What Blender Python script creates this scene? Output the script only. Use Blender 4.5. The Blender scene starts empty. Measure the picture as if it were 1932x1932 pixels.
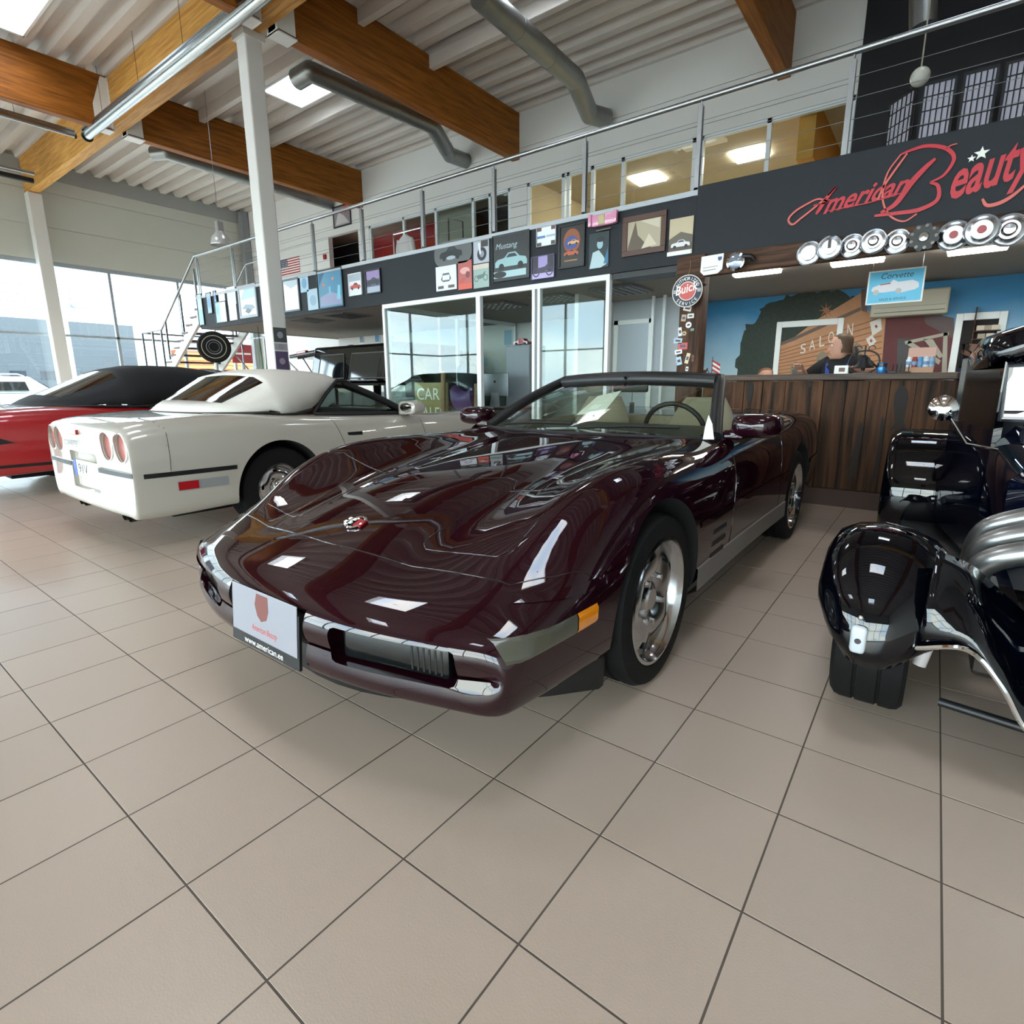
import bpy, bmesh, math, random
from mathutils import Vector, Matrix
from mathutils.bvhtree import BVHTree

random.seed(7)
SC = bpy.context.scene
COL = SC.collection

# ------------------------------------------------------------------ camera
T = 0.335                                   # floor tile pitch in metres
CAM = Vector((9.5733 * T, -1.1026 * T, 3.2279 * T))
YAW, PIT, ROLL = -0.6447, 0.2115, 0.0038
FPX, CXP, CYP = 1036.0, 973.3, 949.6        # focal length and principal point in a 1932 px frame
_fw = Vector((math.sin(YAW) * math.cos(PIT), math.cos(YAW) * math.cos(PIT), -math.sin(PIT)))
_rt = _fw.cross(Vector((0, 0, 1))).normalized()
_dn = _fw.cross(_rt)
_r2 = math.cos(ROLL) * _rt + math.sin(ROLL) * _dn
_d2 = -math.sin(ROLL) * _rt + math.cos(ROLL) * _dn
cam_data = bpy.data.cameras.new('camera')
cam = bpy.data.objects.new('camera', cam_data)
COL.objects.link(cam)
_m = Matrix((_r2, -_d2, -_fw)).transposed().to_4x4()
_m.translation = CAM
cam.matrix_world = _m
cam_data.sensor_width = 36.0
cam_data.sensor_fit = 'HORIZONTAL'
cam_data.lens = FPX / 1932 * 36
cam_data.shift_x = -(CXP - 966) / 1932
cam_data.shift_y = (CYP - 966) / 1932
cam_data.clip_start = 0.05
cam_data.clip_end = 400
SC.camera = cam


def P(u, v, X=None, Y=None, Z=None):
    """point where the line of sight through photo pixel (u, v) meets a wall or floor plane"""
    d = _fw + _r2 * ((u - CXP) / FPX) + _d2 * ((v - CYP) / FPX)
    if X is not None:
        t = (X - CAM.x) / d.x
    elif Y is not None:
        t = (Y - CAM.y) / d.y
    else:
        t = (Z - CAM.z) / d.z
    return CAM + d * t


def proj(p):
    r = Vector(p) - CAM
    c = r.dot(_fw)
    if c < 0.05:
        return None
    return (CXP + FPX * r.dot(_r2) / c, CYP + FPX * r.dot(_d2) / c, c)


# ------------------------------------------------------------------ world, exposure
SC.view_settings.view_transform = 'Standard'
SC.view_settings.look = 'None'
SC.view_settings.gamma = 1.0
SC.view_settings.use_curve_mapping = False
SC.view_settings.exposure = 1.25
SKY_STRENGTH = 6.6

world = bpy.data.worlds.new('cloudy_sky')
SC.world = world
world.use_nodes = True
nt = world.node_tree
nt.nodes.clear()
_o = nt.nodes.new('ShaderNodeOutputWorld')
_b = nt.nodes.new('ShaderNodeBackground')
_t = nt.nodes.new('ShaderNodeTexCoord')
_mp = nt.nodes.new('ShaderNodeMapping')
_mp.inputs['Scale'].default_value = (1.0, 1.0, 2.2)
_n = nt.nodes.new('ShaderNodeTexNoise')
_n.inputs['Scale'].default_value = 3.2
_n.inputs['Detail'].default_value = 6
_r = nt.nodes.new('ShaderNodeValToRGB')
_r.color_ramp.elements[0].position = 0.38
_r.color_ramp.elements[0].color = (0.60, 0.74, 0.92, 1)
_r.color_ramp.elements[1].position = 0.56
_r.color_ramp.elements[1].color = (1.0, 0.97, 0.93, 1)
nt.links.new(_t.outputs['Generated'], _mp.inputs['Vector'])
nt.links.new(_mp.outputs['Vector'], _n.inputs['Vector'])
nt.links.new(_n.outputs['Fac'], _r.inputs['Fac'])
nt.links.new(_r.outputs['Color'], _b.inputs['Color'])
_b.inputs['Strength'].default_value = SKY_STRENGTH
nt.links.new(_b.outputs['Background'], _o.inputs['Surface'])

# hall size (metres): left glass wall, right wall, street-side glass wall, back wall, roof
XL, XR, YN, YB, ZR = -16.5, 9.0, -9.0, 10.4, 6.85
YF, ZS, ZM = 5.30, 2.27, 2.90               # mezzanine front, its soffit and floor height
YG = 4.6                                    # line of the main girder and its columns


def portal(name, loc, rot, sx, sy):
    l = bpy.data.lights.new(name, 'AREA')
    l.shape = 'RECTANGLE'
    l.size, l.size_y = sx, sy
    l.cycles.is_portal = True
    o = bpy.data.objects.new(name, l)
    o.location, o.rotation_euler = loc, rot
    COL.objects.link(o)
    return o


portal('daylight_portal_street', ((XL + XR) / 2, YN - 0.05, 2.2), (math.radians(90), 0, 0), XR - XL, 4.4)
portal('daylight_portal_side', (XL - 0.05, (YN + YB) / 2, 2.2), (math.radians(90), 0, math.radians(-90)), YB - YN, 4.4)
SKYLIGHTS = []
for sx in (-7.7, -2.3, 3.1):
    for sy in (6.95, 1.0, -5.0):
        hx, hy = (0.85, 0.63) if sy == 1.0 else (0.55, 0.56)
        if (sx, sy) == (-7.7, 1.0):
            sx, sy = -8.9, 2.5
        SKYLIGHTS.append((sx, sy, hx, hy))
        portal('daylight_portal_roof', (sx, sy, ZR + 0.3), (0, 0, 0), 2 * hx, 2 * hy)

# ------------------------------------------------------------------ helpers


def lin(c):
    if isinstance(c, str):
        c = tuple(int(c[i:i + 2], 16) / 255 for i in (0, 2, 4))
    return tuple(x / 12.92 if x <= 0.04045 else ((x + 0.055) / 1.055) ** 2.4 for x in c) + (1.0,)


_MATS = {}


def mat(name, color='808080', rough=0.5, metal=0.0, coat=0.0, spec=0.5, emit=None, estr=0.0, alpha=None,
        noise=0.0, nscale=8.0, bump=0.0, bscale=60.0, sheen=0.0, vary=0.0, trans=0.0, ior=None):
    """procedural principled material; colours are sRGB hex. noise = colour mottling, vary = tone change per object"""
    if name in _MATS:
        return _MATS[name]
    m = bpy.data.materials.new(name)
    m.use_nodes = True
    N, L = m.node_tree.nodes, m.node_tree.links
    b = N['Principled BSDF']
    c = lin(color)
    b.inputs['Base Color'].default_value = c
    b.inputs['Roughness'].default_value = rough
    b.inputs['Metallic'].default_value = metal
    b.inputs['Coat Weight'].default_value = coat
    b.inputs['Coat Roughness'].default_value = 0.015
    b.inputs['Coat IOR'].default_value = 1.55
    b.inputs['Specular IOR Level'].default_value = spec
    if sheen:
        b.inputs['Sheen Weight'].default_value = sheen
    if trans:
        b.inputs['Transmission Weight'].default_value = trans
    if ior:
        b.inputs['IOR'].default_value = ior
    if emit:
        b.inputs['Emission Color'].default_value = lin(emit)
        b.inputs['Emission Strength'].default_value = estr
    if alpha is not None:
        b.inputs['Alpha'].default_value = alpha
    col_out = None
    if noise or bump or vary:
        tc = N.new('ShaderNodeTexCoord')
    if noise:
        n = N.new('ShaderNodeTexNoise')
        n.inputs['Scale'].default_value = nscale
        n.inputs['Detail'].default_value = 5
        L.new(tc.outputs['Object'], n.inputs['Vector'])
        mx = N.new('ShaderNodeMix')
        mx.data_type = 'RGBA'
        mx.inputs['A'].default_value = tuple(x * (1 - noise) for x in c[:3]) + (1,)
        mx.inputs['B'].default_value = tuple(min(1, x * (1 + noise)) for x in c[:3]) + (1,)
        L.new(n.outputs['Fac'], mx.inputs['Factor'])
        col_out = mx.outputs['Result']
    if vary:
        oi = N.new('ShaderNodeObjectInfo')
        hs = N.new('ShaderNodeHueSaturation')
        mr = N.new('ShaderNodeMapRange')
        mr.inputs['To Min'].default_value = 1 - vary
        mr.inputs['To Max'].default_value = 1 + vary
        L.new(oi.outputs['Random'], mr.inputs['Value'])
        L.new(mr.outputs['Result'], hs.inputs['Value'])
        if col_out:
            L.new(col_out, hs.inputs['Color'])
        else:
            hs.inputs['Color'].default_value = c
        col_out = hs.outputs['Color']
    if col_out:
        L.new(col_out, b.inputs['Base Color'])
    if bump:
        n2 = N.new('ShaderNodeTexNoise')
        n2.inputs['Scale'].default_value = bscale
        n2.inputs['Detail'].default_value = 4
        L.new(tc.outputs['Object'], n2.inputs['Vector'])
        bp = N.new('ShaderNodeBump')
        bp.inputs['Strength'].default_value = bump
        bp.inputs['Distance'].default_value = 0.01
        L.new(n2.outputs['Fac'], bp.inputs['Height'])
        L.new(bp.outputs['Normal'], b.inputs['Normal'])
    _MATS[name] = m
    return m


def glass_mat(name, tint='f4fbfa', refl=1.0, rough=0.0):
    """thin pane: clear with a Fresnel reflection"""
    if name in _MATS:
        return _MATS[name]
    m = bpy.data.materials.new(name)
    m.use_nodes = True
    N, L = m.node_tree.nodes, m.node_tree.links
    N.clear()
    o = N.new('ShaderNodeOutputMaterial')
    t = N.new('ShaderNodeBsdfTransparent')
    t.inputs['Color'].default_value = lin(tint)
    g = N.new('ShaderNodeBsdfGlossy')
    g.inputs['Roughness'].default_value = rough
    f = N.new('ShaderNodeFresnel')
    ge = N.new('ShaderNodeNewGeometry')          # same reflectance from both faces of the pane
    io = N.new('ShaderNodeMapRange')
    io.inputs['To Min'].default_value = 1.5
    io.inputs['To Max'].default_value = 1 / 1.5
    L.new(ge.outputs['Backfacing'], io.inputs['Value'])
    L.new(io.outputs['Result'], f.inputs['IOR'])
    mu = N.new('ShaderNodeMath')
    mu.operation = 'MULTIPLY'
    mu.inputs[1].default_value = refl
    mu.use_clamp = True
    mix = N.new('ShaderNodeMixShader')
    L.new(f.outputs['Fac'], mu.inputs[0])
    L.new(mu.outputs[0], mix.inputs['Fac'])
    L.new(t.outputs[0], mix.inputs[1])
    L.new(g.outputs[0], mix.inputs[2])
    L.new(mix.outputs[0], o.inputs['Surface'])
    _MATS[name] = m
    return m


def wood_mat(name, c1, c2, axis='Z', scale=1.0, rough=0.55, knots=True, vary=0.12):
    """stretched-noise wood grain along one axis"""
    if name in _MATS:
        return _MATS[name]
    m = bpy.data.materials.new(name)
    m.use_nodes = True
    N, L = m.node_tree.nodes, m.node_tree.links
    b = N['Principled BSDF']
    b.inputs['Roughness'].default_value = rough
    b.inputs['Specular IOR Level'].default_value = 0.25
    tc = N.new('ShaderNodeTexCoord')
    mp = N.new('ShaderNodeMapping')
    s = {'X': (0.6, 9, 9), 'Y': (9, 0.6, 9), 'Z': (9, 9, 0.6)}[axis]
    mp.inputs['Scale'].default_value = tuple(x * scale for x in s)
    n = N.new('ShaderNodeTexNoise')
    n.inputs['Scale'].default_value = 3.0
    n.inputs['Detail'].default_value = 7
    n.inputs['Distortion'].default_value = 0.6
    r = N.new('ShaderNodeValToRGB')
    r.color_ramp.elements[0].position = 0.32
    r.color_ramp.elements[0].color = lin(c1)
    r.color_ramp.elements[1].position = 0.68
    r.color_ramp.elements[1].color = lin(c2)
    L.new(tc.outputs['Object'], mp.inputs['Vector'])
    L.new(mp.outputs['Vector'], n.inputs['Vector'])
    L.new(n.outputs['Fac'], r.inputs['Fac'])
    oi = N.new('ShaderNodeObjectInfo')
    hs = N.new('ShaderNodeHueSaturation')
    mr = N.new('ShaderNodeMapRange')
    mr.inputs['To Min'].default_value = 1 - vary
    mr.inputs['To Max'].default_value = 1 + vary
    L.new(oi.outputs['Random'], mr.inputs['Value'])
    L.new(mr.outputs['Result'], hs.inputs['Value'])
    L.new(r.outputs['Color'], hs.inputs['Color'])
    L.new(hs.outputs['Color'], b.inputs['Base Color'])
    bp = N.new('ShaderNodeBump')
    bp.inputs['Strength'].default_value = 0.15
    bp.inputs['Distance'].default_value = 0.01
    L.new(n.outputs['Fac'], bp.inputs['Height'])
    L.new(bp.outputs['Normal'], b.inputs['Normal'])
    _MATS[name] = m
    return m


def W(o):
    """world matrix of an object from its parents, without waiting for the depsgraph"""
    m = o.matrix_basis.copy()
    if o.parent:
        m = W(o.parent) @ o.matrix_parent_inverse @ m
    return m


def tag(o, label=None, cat=None, group=None, kind=None):
    if label:
        o['label'] = label
    if cat:
        o['category'] = cat
    if group:
        o['group'] = group
    if kind:
        o['kind'] = kind
    return o


def thing(name, label, cat, loc=(0, 0, 0), rotz=0.0, group=None, kind=None):
    o = bpy.data.objects.new(name, None)
    o.empty_display_size = 0.1
    o.location = loc
    o.rotation_euler = (0, 0, rotz)
    COL.objects.link(o)
    return tag(o, label, cat, group, kind)


class MB:
    """collects shapes and links them as ONE mesh object"""

    def __init__(s):
        s.v, s.f, s.mi, s.m = [], [], [], 0

    def add(s, verts, faces):
        k = len(s.v)
        s.v += [tuple(p) for p in verts]
        for f in faces:
            s.f.append(tuple(k + i for i in f))
            s.mi.append(s.m)
        return s

    def box(s, x0, x1, y0, y1, z0, z1, M=None):
        c = [Vector((x, y, z)) for z in (z0, z1) for y in (y0, y1) for x in (x0, x1)]
        if M:
            c = [M @ p for p in c]
        return s.add(c, [(0, 2, 3, 1), (4, 5, 7, 6), (0, 1, 5, 4), (2, 6, 7, 3), (0, 4, 6, 2), (1, 3, 7, 5)])

    def cbox(s, x0, x1, y0, y1, z0, z1, b=0.01, M=None):
        """box with chamfered edges on every side"""
        bm = bmesh.new()
        bmesh.ops.create_cube(bm, size=1)
        for p in bm.verts:
            p.co = Vector(((x0 + x1) / 2 + p.co.x * (x1 - x0), (y0 + y1) / 2 + p.co.y * (y1 - y0), (z0 + z1) / 2 + p.co.z * (z1 - z0)))
        bmesh.ops.bevel(bm, geom=bm.edges[:], offset=b, segments=2, profile=0.5, affect='EDGES')
        return s.bm(bm, M)

    def bm(s, bm, M=None):
        bm.verts.index_update()
        s.add([(M @ p.co if M else p.co.copy()) for p in bm.verts], [[q.index for q in f.verts] for f in bm.faces])
        bm.free()
        return s

    def ring(s, c, ax, r, n=12, ry=None, up=None):
        ax = Vector(ax).normalized()
        u = Vector(up) if up else (Vector((0, 0, 1)) if abs(ax.z) < 0.9 else Vector((1, 0, 0)))
        a = ax.cross(u).normalized()
        b = ax.cross(a).normalized()
        ry = ry if ry is not None else r
        return [Vector(c) + a * (r * math.cos(t * 2 * math.pi / n)) + b * (ry * math.sin(t * 2 * math.pi / n)) for t in range(n)]

    def loft(s, rings, cap=True, closed=True, loop=False):
        k = len(s.v)
        n = len(rings[0])
        for r in rings:
            s.v += [tuple(p) for p in r]
        R = len(rings)
        for i in range(R if loop else R - 1):
            j2 = (i + 1) % R
            for j in range(n if closed else n - 1):
                jn = (j + 1) % n
                s.f.append((k + i * n + j, k + i * n + jn, k + j2 * n + jn, k + j2 * n + j))
                s.mi.append(s.m)
        if cap and not loop:
            s.f.append(tuple(k + j for j in range(n))[::-1])
            s.f.append(tuple(k + (R - 1) * n + j for j in range(n)))
            s.mi += [s.m, s.m]
        return s

    def cyl(s, p0, p1, r0, r1=None, n=12, cap=True):
        p0, p1 = Vector(p0), Vector(p1)
        r1 = r0 if r1 is None else r1
        ax = p1 - p0
        return s.loft([s.ring(p0, ax, r0, n), s.ring(p1, ax, r1, n)], cap)

    def tube(s, pts, r, n=8, cap=True, loop=False, up=None):
        pts = [Vector(p) for p in pts]
        rings = []
        K = len(pts)
        prev = None
        for i, p in enumerate(pts):
            if loop:
                t = pts[(i + 1) % K] - pts[i - 1]
            else:
                t = pts[min(i + 1, K - 1)] - pts[max(i - 1, 0)]
            t.normalize()
            if prev is None:
                u = Vector(up) if up else (Vector((0, 0, 1)) if abs(t.z) < 0.9 else Vector((1, 0, 0)))
                a = t.cross(u).normalized()
            else:
                a = (prev - t * prev.dot(t)).normalized()
            prev = a
            b = t.cross(a)
            rr = r[i] if isinstance(r, (list, tuple)) else r
            rings.append([p + a * (rr * math.cos(q * 2 * math.pi / n)) + b * (rr * math.sin(q * 2 * math.pi / n)) for q in range(n)])
        return s.loft(rings, cap, True, loop)

    def lathe(s, prof, n=24, M=None, cap=False):
        """profile of (radius, height) turned about local z"""
        rings = []
        for r, h in prof:
            q = [Vector((r * math.cos(t * 2 * math.pi / n), r * math.sin(t * 2 * math.pi / n), h)) for t in range(n)]
            rings.append([M @ p for p in q] if M else q)
        return s.loft(rings, cap)

    def prism(s, poly, M, d):
        """2-D polygon in M's xy plane, thickness d along M's z"""
        n = len(poly)
        a = [M @ Vector((x, y, 0)) for x, y in poly]
        b = [M @ Vector((x, y, d)) for x, y in poly]
        return s.add(a + b, [tuple(range(n))[::-1], tuple(range(n, 2 * n))] + [(i, (i + 1) % n, n + (i + 1) % n, n + i) for i in range(n)])

    def sphere(s, c, r, n=12, m=8, sc=(1, 1, 1), M=None):
        c = Vector(c)
        prof = []
        for i in range(1, m):
            t = math.pi * i / m
            prof.append([Vector((r * math.sin(t) * math.cos(q * 2 * math.pi / n) * sc[0], r * math.sin(t) * math.sin(q * 2 * math.pi / n) * sc[1], -r * math.cos(t) * sc[2])) for q in range(n)])
        prof = [[(M @ p if M else p) + c for p in ring] for ring in prof]
        return s.loft(prof, True)

    def build(s, name, mats, parent=None, smooth=None, local=False, kind=None):
        me = bpy.data.meshes.new(name)
        me.from_pydata(s.v, [], s.f)
        if not isinstance(mats, (list, tuple)):
            mats = [mats]
        for m in mats:
            me.materials.append(m)
        if len(mats) > 1:
            me.polygons.foreach_set('material_index', s.mi)
        me.validate()
        me.update()
        bmx = bmesh.new()
        bmx.from_mesh(me)
        bmesh.ops.recalc_face_normals(bmx, faces=bmx.faces[:])
        bmx.to_mesh(me)
        bmx.free()
        if smooth:
            me.shade_smooth()
            me.set_sharp_from_angle(angle=math.radians(smooth))
        o = bpy.data.objects.new(name, me)
        COL.objects.link(o)
        if parent:
            o.parent = parent
            if not local:
                o.matrix_parent_inverse = W(parent).inverted()
        if kind:
            o['kind'] = kind
        return o


def copy_tree(o, parent=None):
    c = o.copy()
    COL.objects.link(c)
    if parent:
        c.parent = parent
        c.matrix_parent_inverse = o.matrix_parent_inverse.copy()
    for ch in list(o.children):
        copy_tree(ch, c)
    return c


def frame_M(o, x, y):
    """matrix with origin o, local x and y axes"""
    x, y = Vector(x).normalized(), Vector(y).normalized()
    z = x.cross(y).normalized()
    m = Matrix((x, y, z)).transposed().to_4x4()
    m.translation = Vector(o)
    return m


def text_mesh(body, size=1.0, shear=0.0, extrude=0.0, font_off=0.0, spacing=1.0):
    """outline letters as bmesh, baseline at origin, left aligned; returns (bmesh, width)"""
    cu = bpy.data.curves.new('lettering', 'FONT')
    cu.body = body
    cu.size = size
    cu.shear = shear
    cu.extrude = extrude
    cu.offset = font_off
    cu.space_character = spacing
    cu.resolution_u = 3
    o = bpy.data.objects.new('lettering', cu)
    COL.objects.link(o)
    bpy.context.view_layer.update()
    dg = bpy.context.evaluated_depsgraph_get()
    me = bpy.data.meshes.new_from_object(o.evaluated_get(dg))
    bm = bmesh.new()
    bm.from_mesh(me)
    bpy.data.objects.remove(o)
    bpy.data.curves.remove(cu)
    bpy.data.meshes.remove(me)
    w = max((v.co.x for v in bm.verts), default=0)
    return bm, w


def letters(name, body, M, height, material, parent, width=None, shear=0.0, extrude=0.001, off=0.0, spacing=1.0):
    bm, w = text_mesh(body, 1.0, shear, 0.0, off, spacing)
    sx = (width / w) if (width and w) else height / 0.7
    sy = height / 0.7
    for v in bm.verts:
        v.co.x *= sx
        v.co.y *= sy
    mb = MB().bm(bm, M)
    return mb.build(name, material, parent)


def bezier_chain(pts, closed=False, n=6):
    """Catmull-Rom through points"""
    pts = [Vector(p) for p in pts]
    out = []
    K = len(pts)
    for i in range(K if closed else K - 1):
        p1, p2 = pts[i], pts[(i + 1) % K]
        p0 = pts[i - 1] if (closed or i > 0) else p1 * 2 - p2
        p3 = pts[(i + 2) % K] if (closed or i + 2 < K) else p2 * 2 - p1
        for k in range(n):
            t = k / n
            out.append(0.5 * ((2 * p1) + (p2 - p0) * t + (2 * p0 - 5 * p1 + 4 * p2 - p3) * t * t + (3 * p1 - p0 - 3 * p2 + p3) * t ** 3))
    if not closed:
        out.append(pts[-1])
    return out


# common materials
M_STEEL = mat('brushed_steel', 'a4a7aa', rough=0.32, metal=1.0)
M_CHROME = mat('chrome', 'e6e8ea', rough=0.06, metal=1.0)
M_WHITE = mat('white_paint', 'e9e9e6', rough=0.5)
M_WHITEWALL = mat('white_wall_paint', 'd9d8d4', rough=0.75, noise=0.03, nscale=2)
M_BLACK = mat('black_plastic', '121214', rough=0.45)
M_RUBBER = mat('tyre_rubber', '0d0d0e', rough=0.7, spec=0.25, bump=0.1, bscale=120)
M_GLASS = glass_mat('clear_glass')
M_DARKGREY = mat('anthracite_paint', '1d2126', rough=0.6, spec=0.3, noise=0.04, nscale=3)
M_ALU = mat('white_aluminium_frame', 'dfe4e6', rough=0.4)
M_PAPER = mat('white_paper', 'eceae4', rough=0.7)
# ------------------------------------------------------------------ floor
g = MB().box(XL, XR, YN, YB, -0.08, -0.0005)
floor = g.build('floor', mat('grey_grout', '5a5048', rough=0.8))
tag(floor, 'beige square ceramic floor tiles with dark grout', kind='structure')
M_TILE = mat('beige_ceramic_tile', 'b7a596', rough=0.33, spec=0.45, noise=0.03, nscale=3, bump=0.04, bscale=220, vary=0.03)
GAP = 0.0023
b = 0.0003
t0, t1 = GAP, T - GAP


def tile_geo(mb, ox, oy):
    o = [(t0, t0), (t1, t0), (t1, t1), (t0, t1)]
    i = [(t0 + b, t0 + b), (t1 - b, t0 + b), (t1 - b, t1 - b), (t0 + b, t1 - b)]
    vs = [(ox + x, oy + y, -0.0030) for x, y in o] + [(ox + x, oy + y, -0.0003) for x, y in o] + [(ox + x, oy + y, 0) for x, y in i]
    fs = [(8, 9, 10, 11)] + [(k, (k + 1) % 4, 4 + (k + 1) % 4, 4 + k) for k in range(4)] + [(4 + k, 4 + (k + 1) % 4, 8 + (k + 1) % 4, 8 + k) for k in range(4)]
    mb.add(vs, fs)


cells = []
for i in range(int(XL / T), int(XR / T)):
    for j in range(int(YN / T), int(YB / T)):
        q = proj(((i + .5) * T, (j + .5) * T, 0))
        vis = q and -60 < q[0] < 1990 and -60 < q[1] < 1990 and (j + .5) * T < 5.3
        cells.append((q[2] if vis else 1e9, i, j))
cells.sort()
proto = None
rest = MB()
for k, (d, i, j) in enumerate(cells):
    if k < 300 and d < 1e8:
        if proto is None:
            mb = MB()
            tile_geo(mb, 0, 0)
            proto = mb.build('tile', M_TILE, floor)
            o = proto
        else:
            o = bpy.data.objects.new('tile', proto.data)
            COL.objects.link(o)
            o.parent = floor
        o.location = (i * T, j * T, random.uniform(-0.0003, 0.0003))
    else:
        tile_geo(rest, i * T, j * T)
rest.build('tile', M_TILE, floor, kind='stuff')

# ------------------------------------------------------------------ roof: trapezoid steel sheet, ribs along x
M_ROOF = mat('white_steel_sheet', 'cfc8c2', rough=0.45, noise=0.03, nscale=1.5)
RIB = 0.42
roof = MB()
ny = int((YB - YN) / RIB) + 1
seg_edges = sorted({XL, XR} | {q[0] + s * q[2] for q in SKYLIGHTS for s in (-1, 1)})
for a, c in zip(seg_edges[:-1], seg_edges[1:]):
    xm = (a + c) / 2
    for k in range(ny):
        y = YN + k * RIB
        if any(abs(xm - sx) < hx and abs(y + RIB / 2 - sy) < hy for sx, sy, hx, hy in SKYLIGHTS):
            continue
        prof = [(y, 0), (y + 0.15, 0), (y + 0.20, 0.15), (y + 0.37, 0.15), (y + RIB, 0)]
        for (ya, za), (yb, zb) in zip(prof[:-1], prof[1:]):
            roof.add([(a, ya, ZR + za), (c, ya, ZR + za), (c, yb, ZR + zb), (a, yb, ZR + zb)], [(0, 1, 2, 3)])
ro = roof.build('ceiling', M_ROOF)
tag(ro, 'white corrugated steel roof deck', kind='structure')

# skylights: curb and pane
for k, (sx, sy, hx, hy) in enumerate(SKYLIGHTS):
    ys = [YN + q * RIB for q in range(ny) if abs(YN + q * RIB + RIB / 2 - sy) < hy]
    y0, y1 = ys[0], ys[-1] + RIB
    m = MB()
    for x0, x1, ya, yb in ((sx - hx - .03, sx - hx + .02, y0 - .03, y1 + .03), (sx + hx - .02, sx + hx + .03, y0 - .03, y1 + .03), (sx - hx - .03, sx + hx + .03, y0 - .04, y0), (sx - hx - .03, sx + hx + .03, y1, y1 + .04)):
        m.box(x0, x1, ya, yb, ZR - .03, ZR + .32)
    w_ = m.build('window_%d' % (k + 20), M_WHITE)
    tag(w_, 'square roof skylight with white curb', kind='structure')
    MB().box(sx - hx + .01, sx + hx - .01, y0, y1, ZR + .25, ZR + .26).build('pane', glass_mat('skylight_pane', 'fbfdff', 0.6), w_)
    m = MB()
    m.cyl((sx + .1, (y0 + y1) / 2, ZR + .25), (sx + .1, (y0 + y1) / 2, ZR - .05), 0.012, n=6)
    m.box(sx + .06, sx + .14, (y0 + y1) / 2 - .02, (y0 + y1) / 2 + .02, ZR + .02, ZR + .1)
    m.build('opener', M_STEEL, w_)

# ------------------------------------------------------------------ walls
M_PANEL = mat('sandwich_panel_grey', 'c3c4bb', rough=0.6, noise=0.02, nscale=1)
WT = 4.42                                    # top of the daylight windows


def panel_wall(name, axis, c, a0, a1, z0, z1, rows, m, th=0.12, side=1):
    """wall of stacked horizontal sandwich panels with recessed joints; side is the outward direction"""
    base = MB()
    if axis == 'X':
        base.box(min(c + side * .02, c + side * th), max(c + side * .02, c + side * th), a0, a1, z0, z1)
    else:
        base.box(a0, a1, min(c + side * .02, c + side * th), max(c + side * .02, c + side * th), z0, z1)
    w = base.build(name, m)
    tag(w, None, kind='structure')
    h = (z1 - z0) / rows
    for r in range(rows):
        p = MB()
        lo, hi = sorted((c, c + side * .03))
        if axis == 'X':
            p.cbox(lo, hi, a0, a1, z0 + r * h + .006, z0 + (r + 1) * h - .006, .005)
        else:
            p.cbox(a0, a1, lo, hi, z0 + r * h + .006, z0 + (r + 1) * h - .006, .005)
        p.build('panel', m, w)
    return w


wl = panel_wall('wall_left', 'X', XL, YN, YB, WT, ZR + .2, 3, M_PANEL, side=-1)
wl['label'] = 'grey sandwich panels above the side windows'
MB().box(XL, XL + .06, YN, YB, ZR - .35, ZR + .05).build('flashing', mat('grey_flashing', '9a9c9a', rough=.5), wl)


def window_wall(name, axis, c, a0, a1, muls, label, zmid=2.5, ztop=WT):
    fr = MB()
    th = .06

    def bx(p0, p1, q0, q1, d=.10):
        if axis == 'X':
            fr.box(c - d, c, p0, p1, q0, q1)
        else:
            fr.box(p0, p1, c - d, c, q0, q1)
    bx(a0, a1, 0, .12)
    bx(a0, a1, ztop - .1, ztop)
    bx(a0, a1, zmid - .03, zmid + .03)
    for y in muls:
        bx(y - .035, y + .035, .12, ztop - .1)
    w = fr.build(name, mat('grey_window_frame', '9aa3aa', rough=.4))
    tag(w, label, kind='structure')
    ed = [a0] + list(muls) + [a1]
    for p0, p1 in zip(ed[:-1], ed[1:]):
        if p1 - p0 < .1:
            continue
        for q0, q1 in ((.12, zmid - .03), (zmid + .03, ztop - .1)):
            g = MB()
            if axis == 'X':
                g.box(c - .06, c - .05, p0 + .03, p1 - .03, q0, q1)
            else:
                g.box(p0 + .03, p1 - .03, c - .06, c - .05, q0, q1)
            g.build('pane', M_GLASS, w)
    return w


window_wall('window_1', 'X', XL, YN, YB, [-7.2, -5.4, -3.6, -1.8, 0, 1.6, 3.2, 4.6, 6.15, 8.0, 9.6], 'tall side windows flooded with daylight')
window_wall('window_2', 'Y', YN, XL, XR, [-14.7 + 1.8 * k for k in range(13)], 'street side glass wall')
wf = MB().box(XL, XR, YN - .12, YN, WT, ZR + .2).build('wall_front', M_PANEL)
tag(wf, None, kind='structure')
wr = MB().box(XR, XR + .12, YN, YB, 0, ZR + .2).build('wall_right', M_WHITEWALL)
tag(wr, None, kind='structure')

# outside ground
og = MB().box(-90, 60, -90, 60, -.14, -.09).build('ground', mat('outside_asphalt', '8e8f8f', rough=.9, noise=.1, nscale=.5))
tag(og, 'grey asphalt yard outside the windows', kind='structure')
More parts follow.
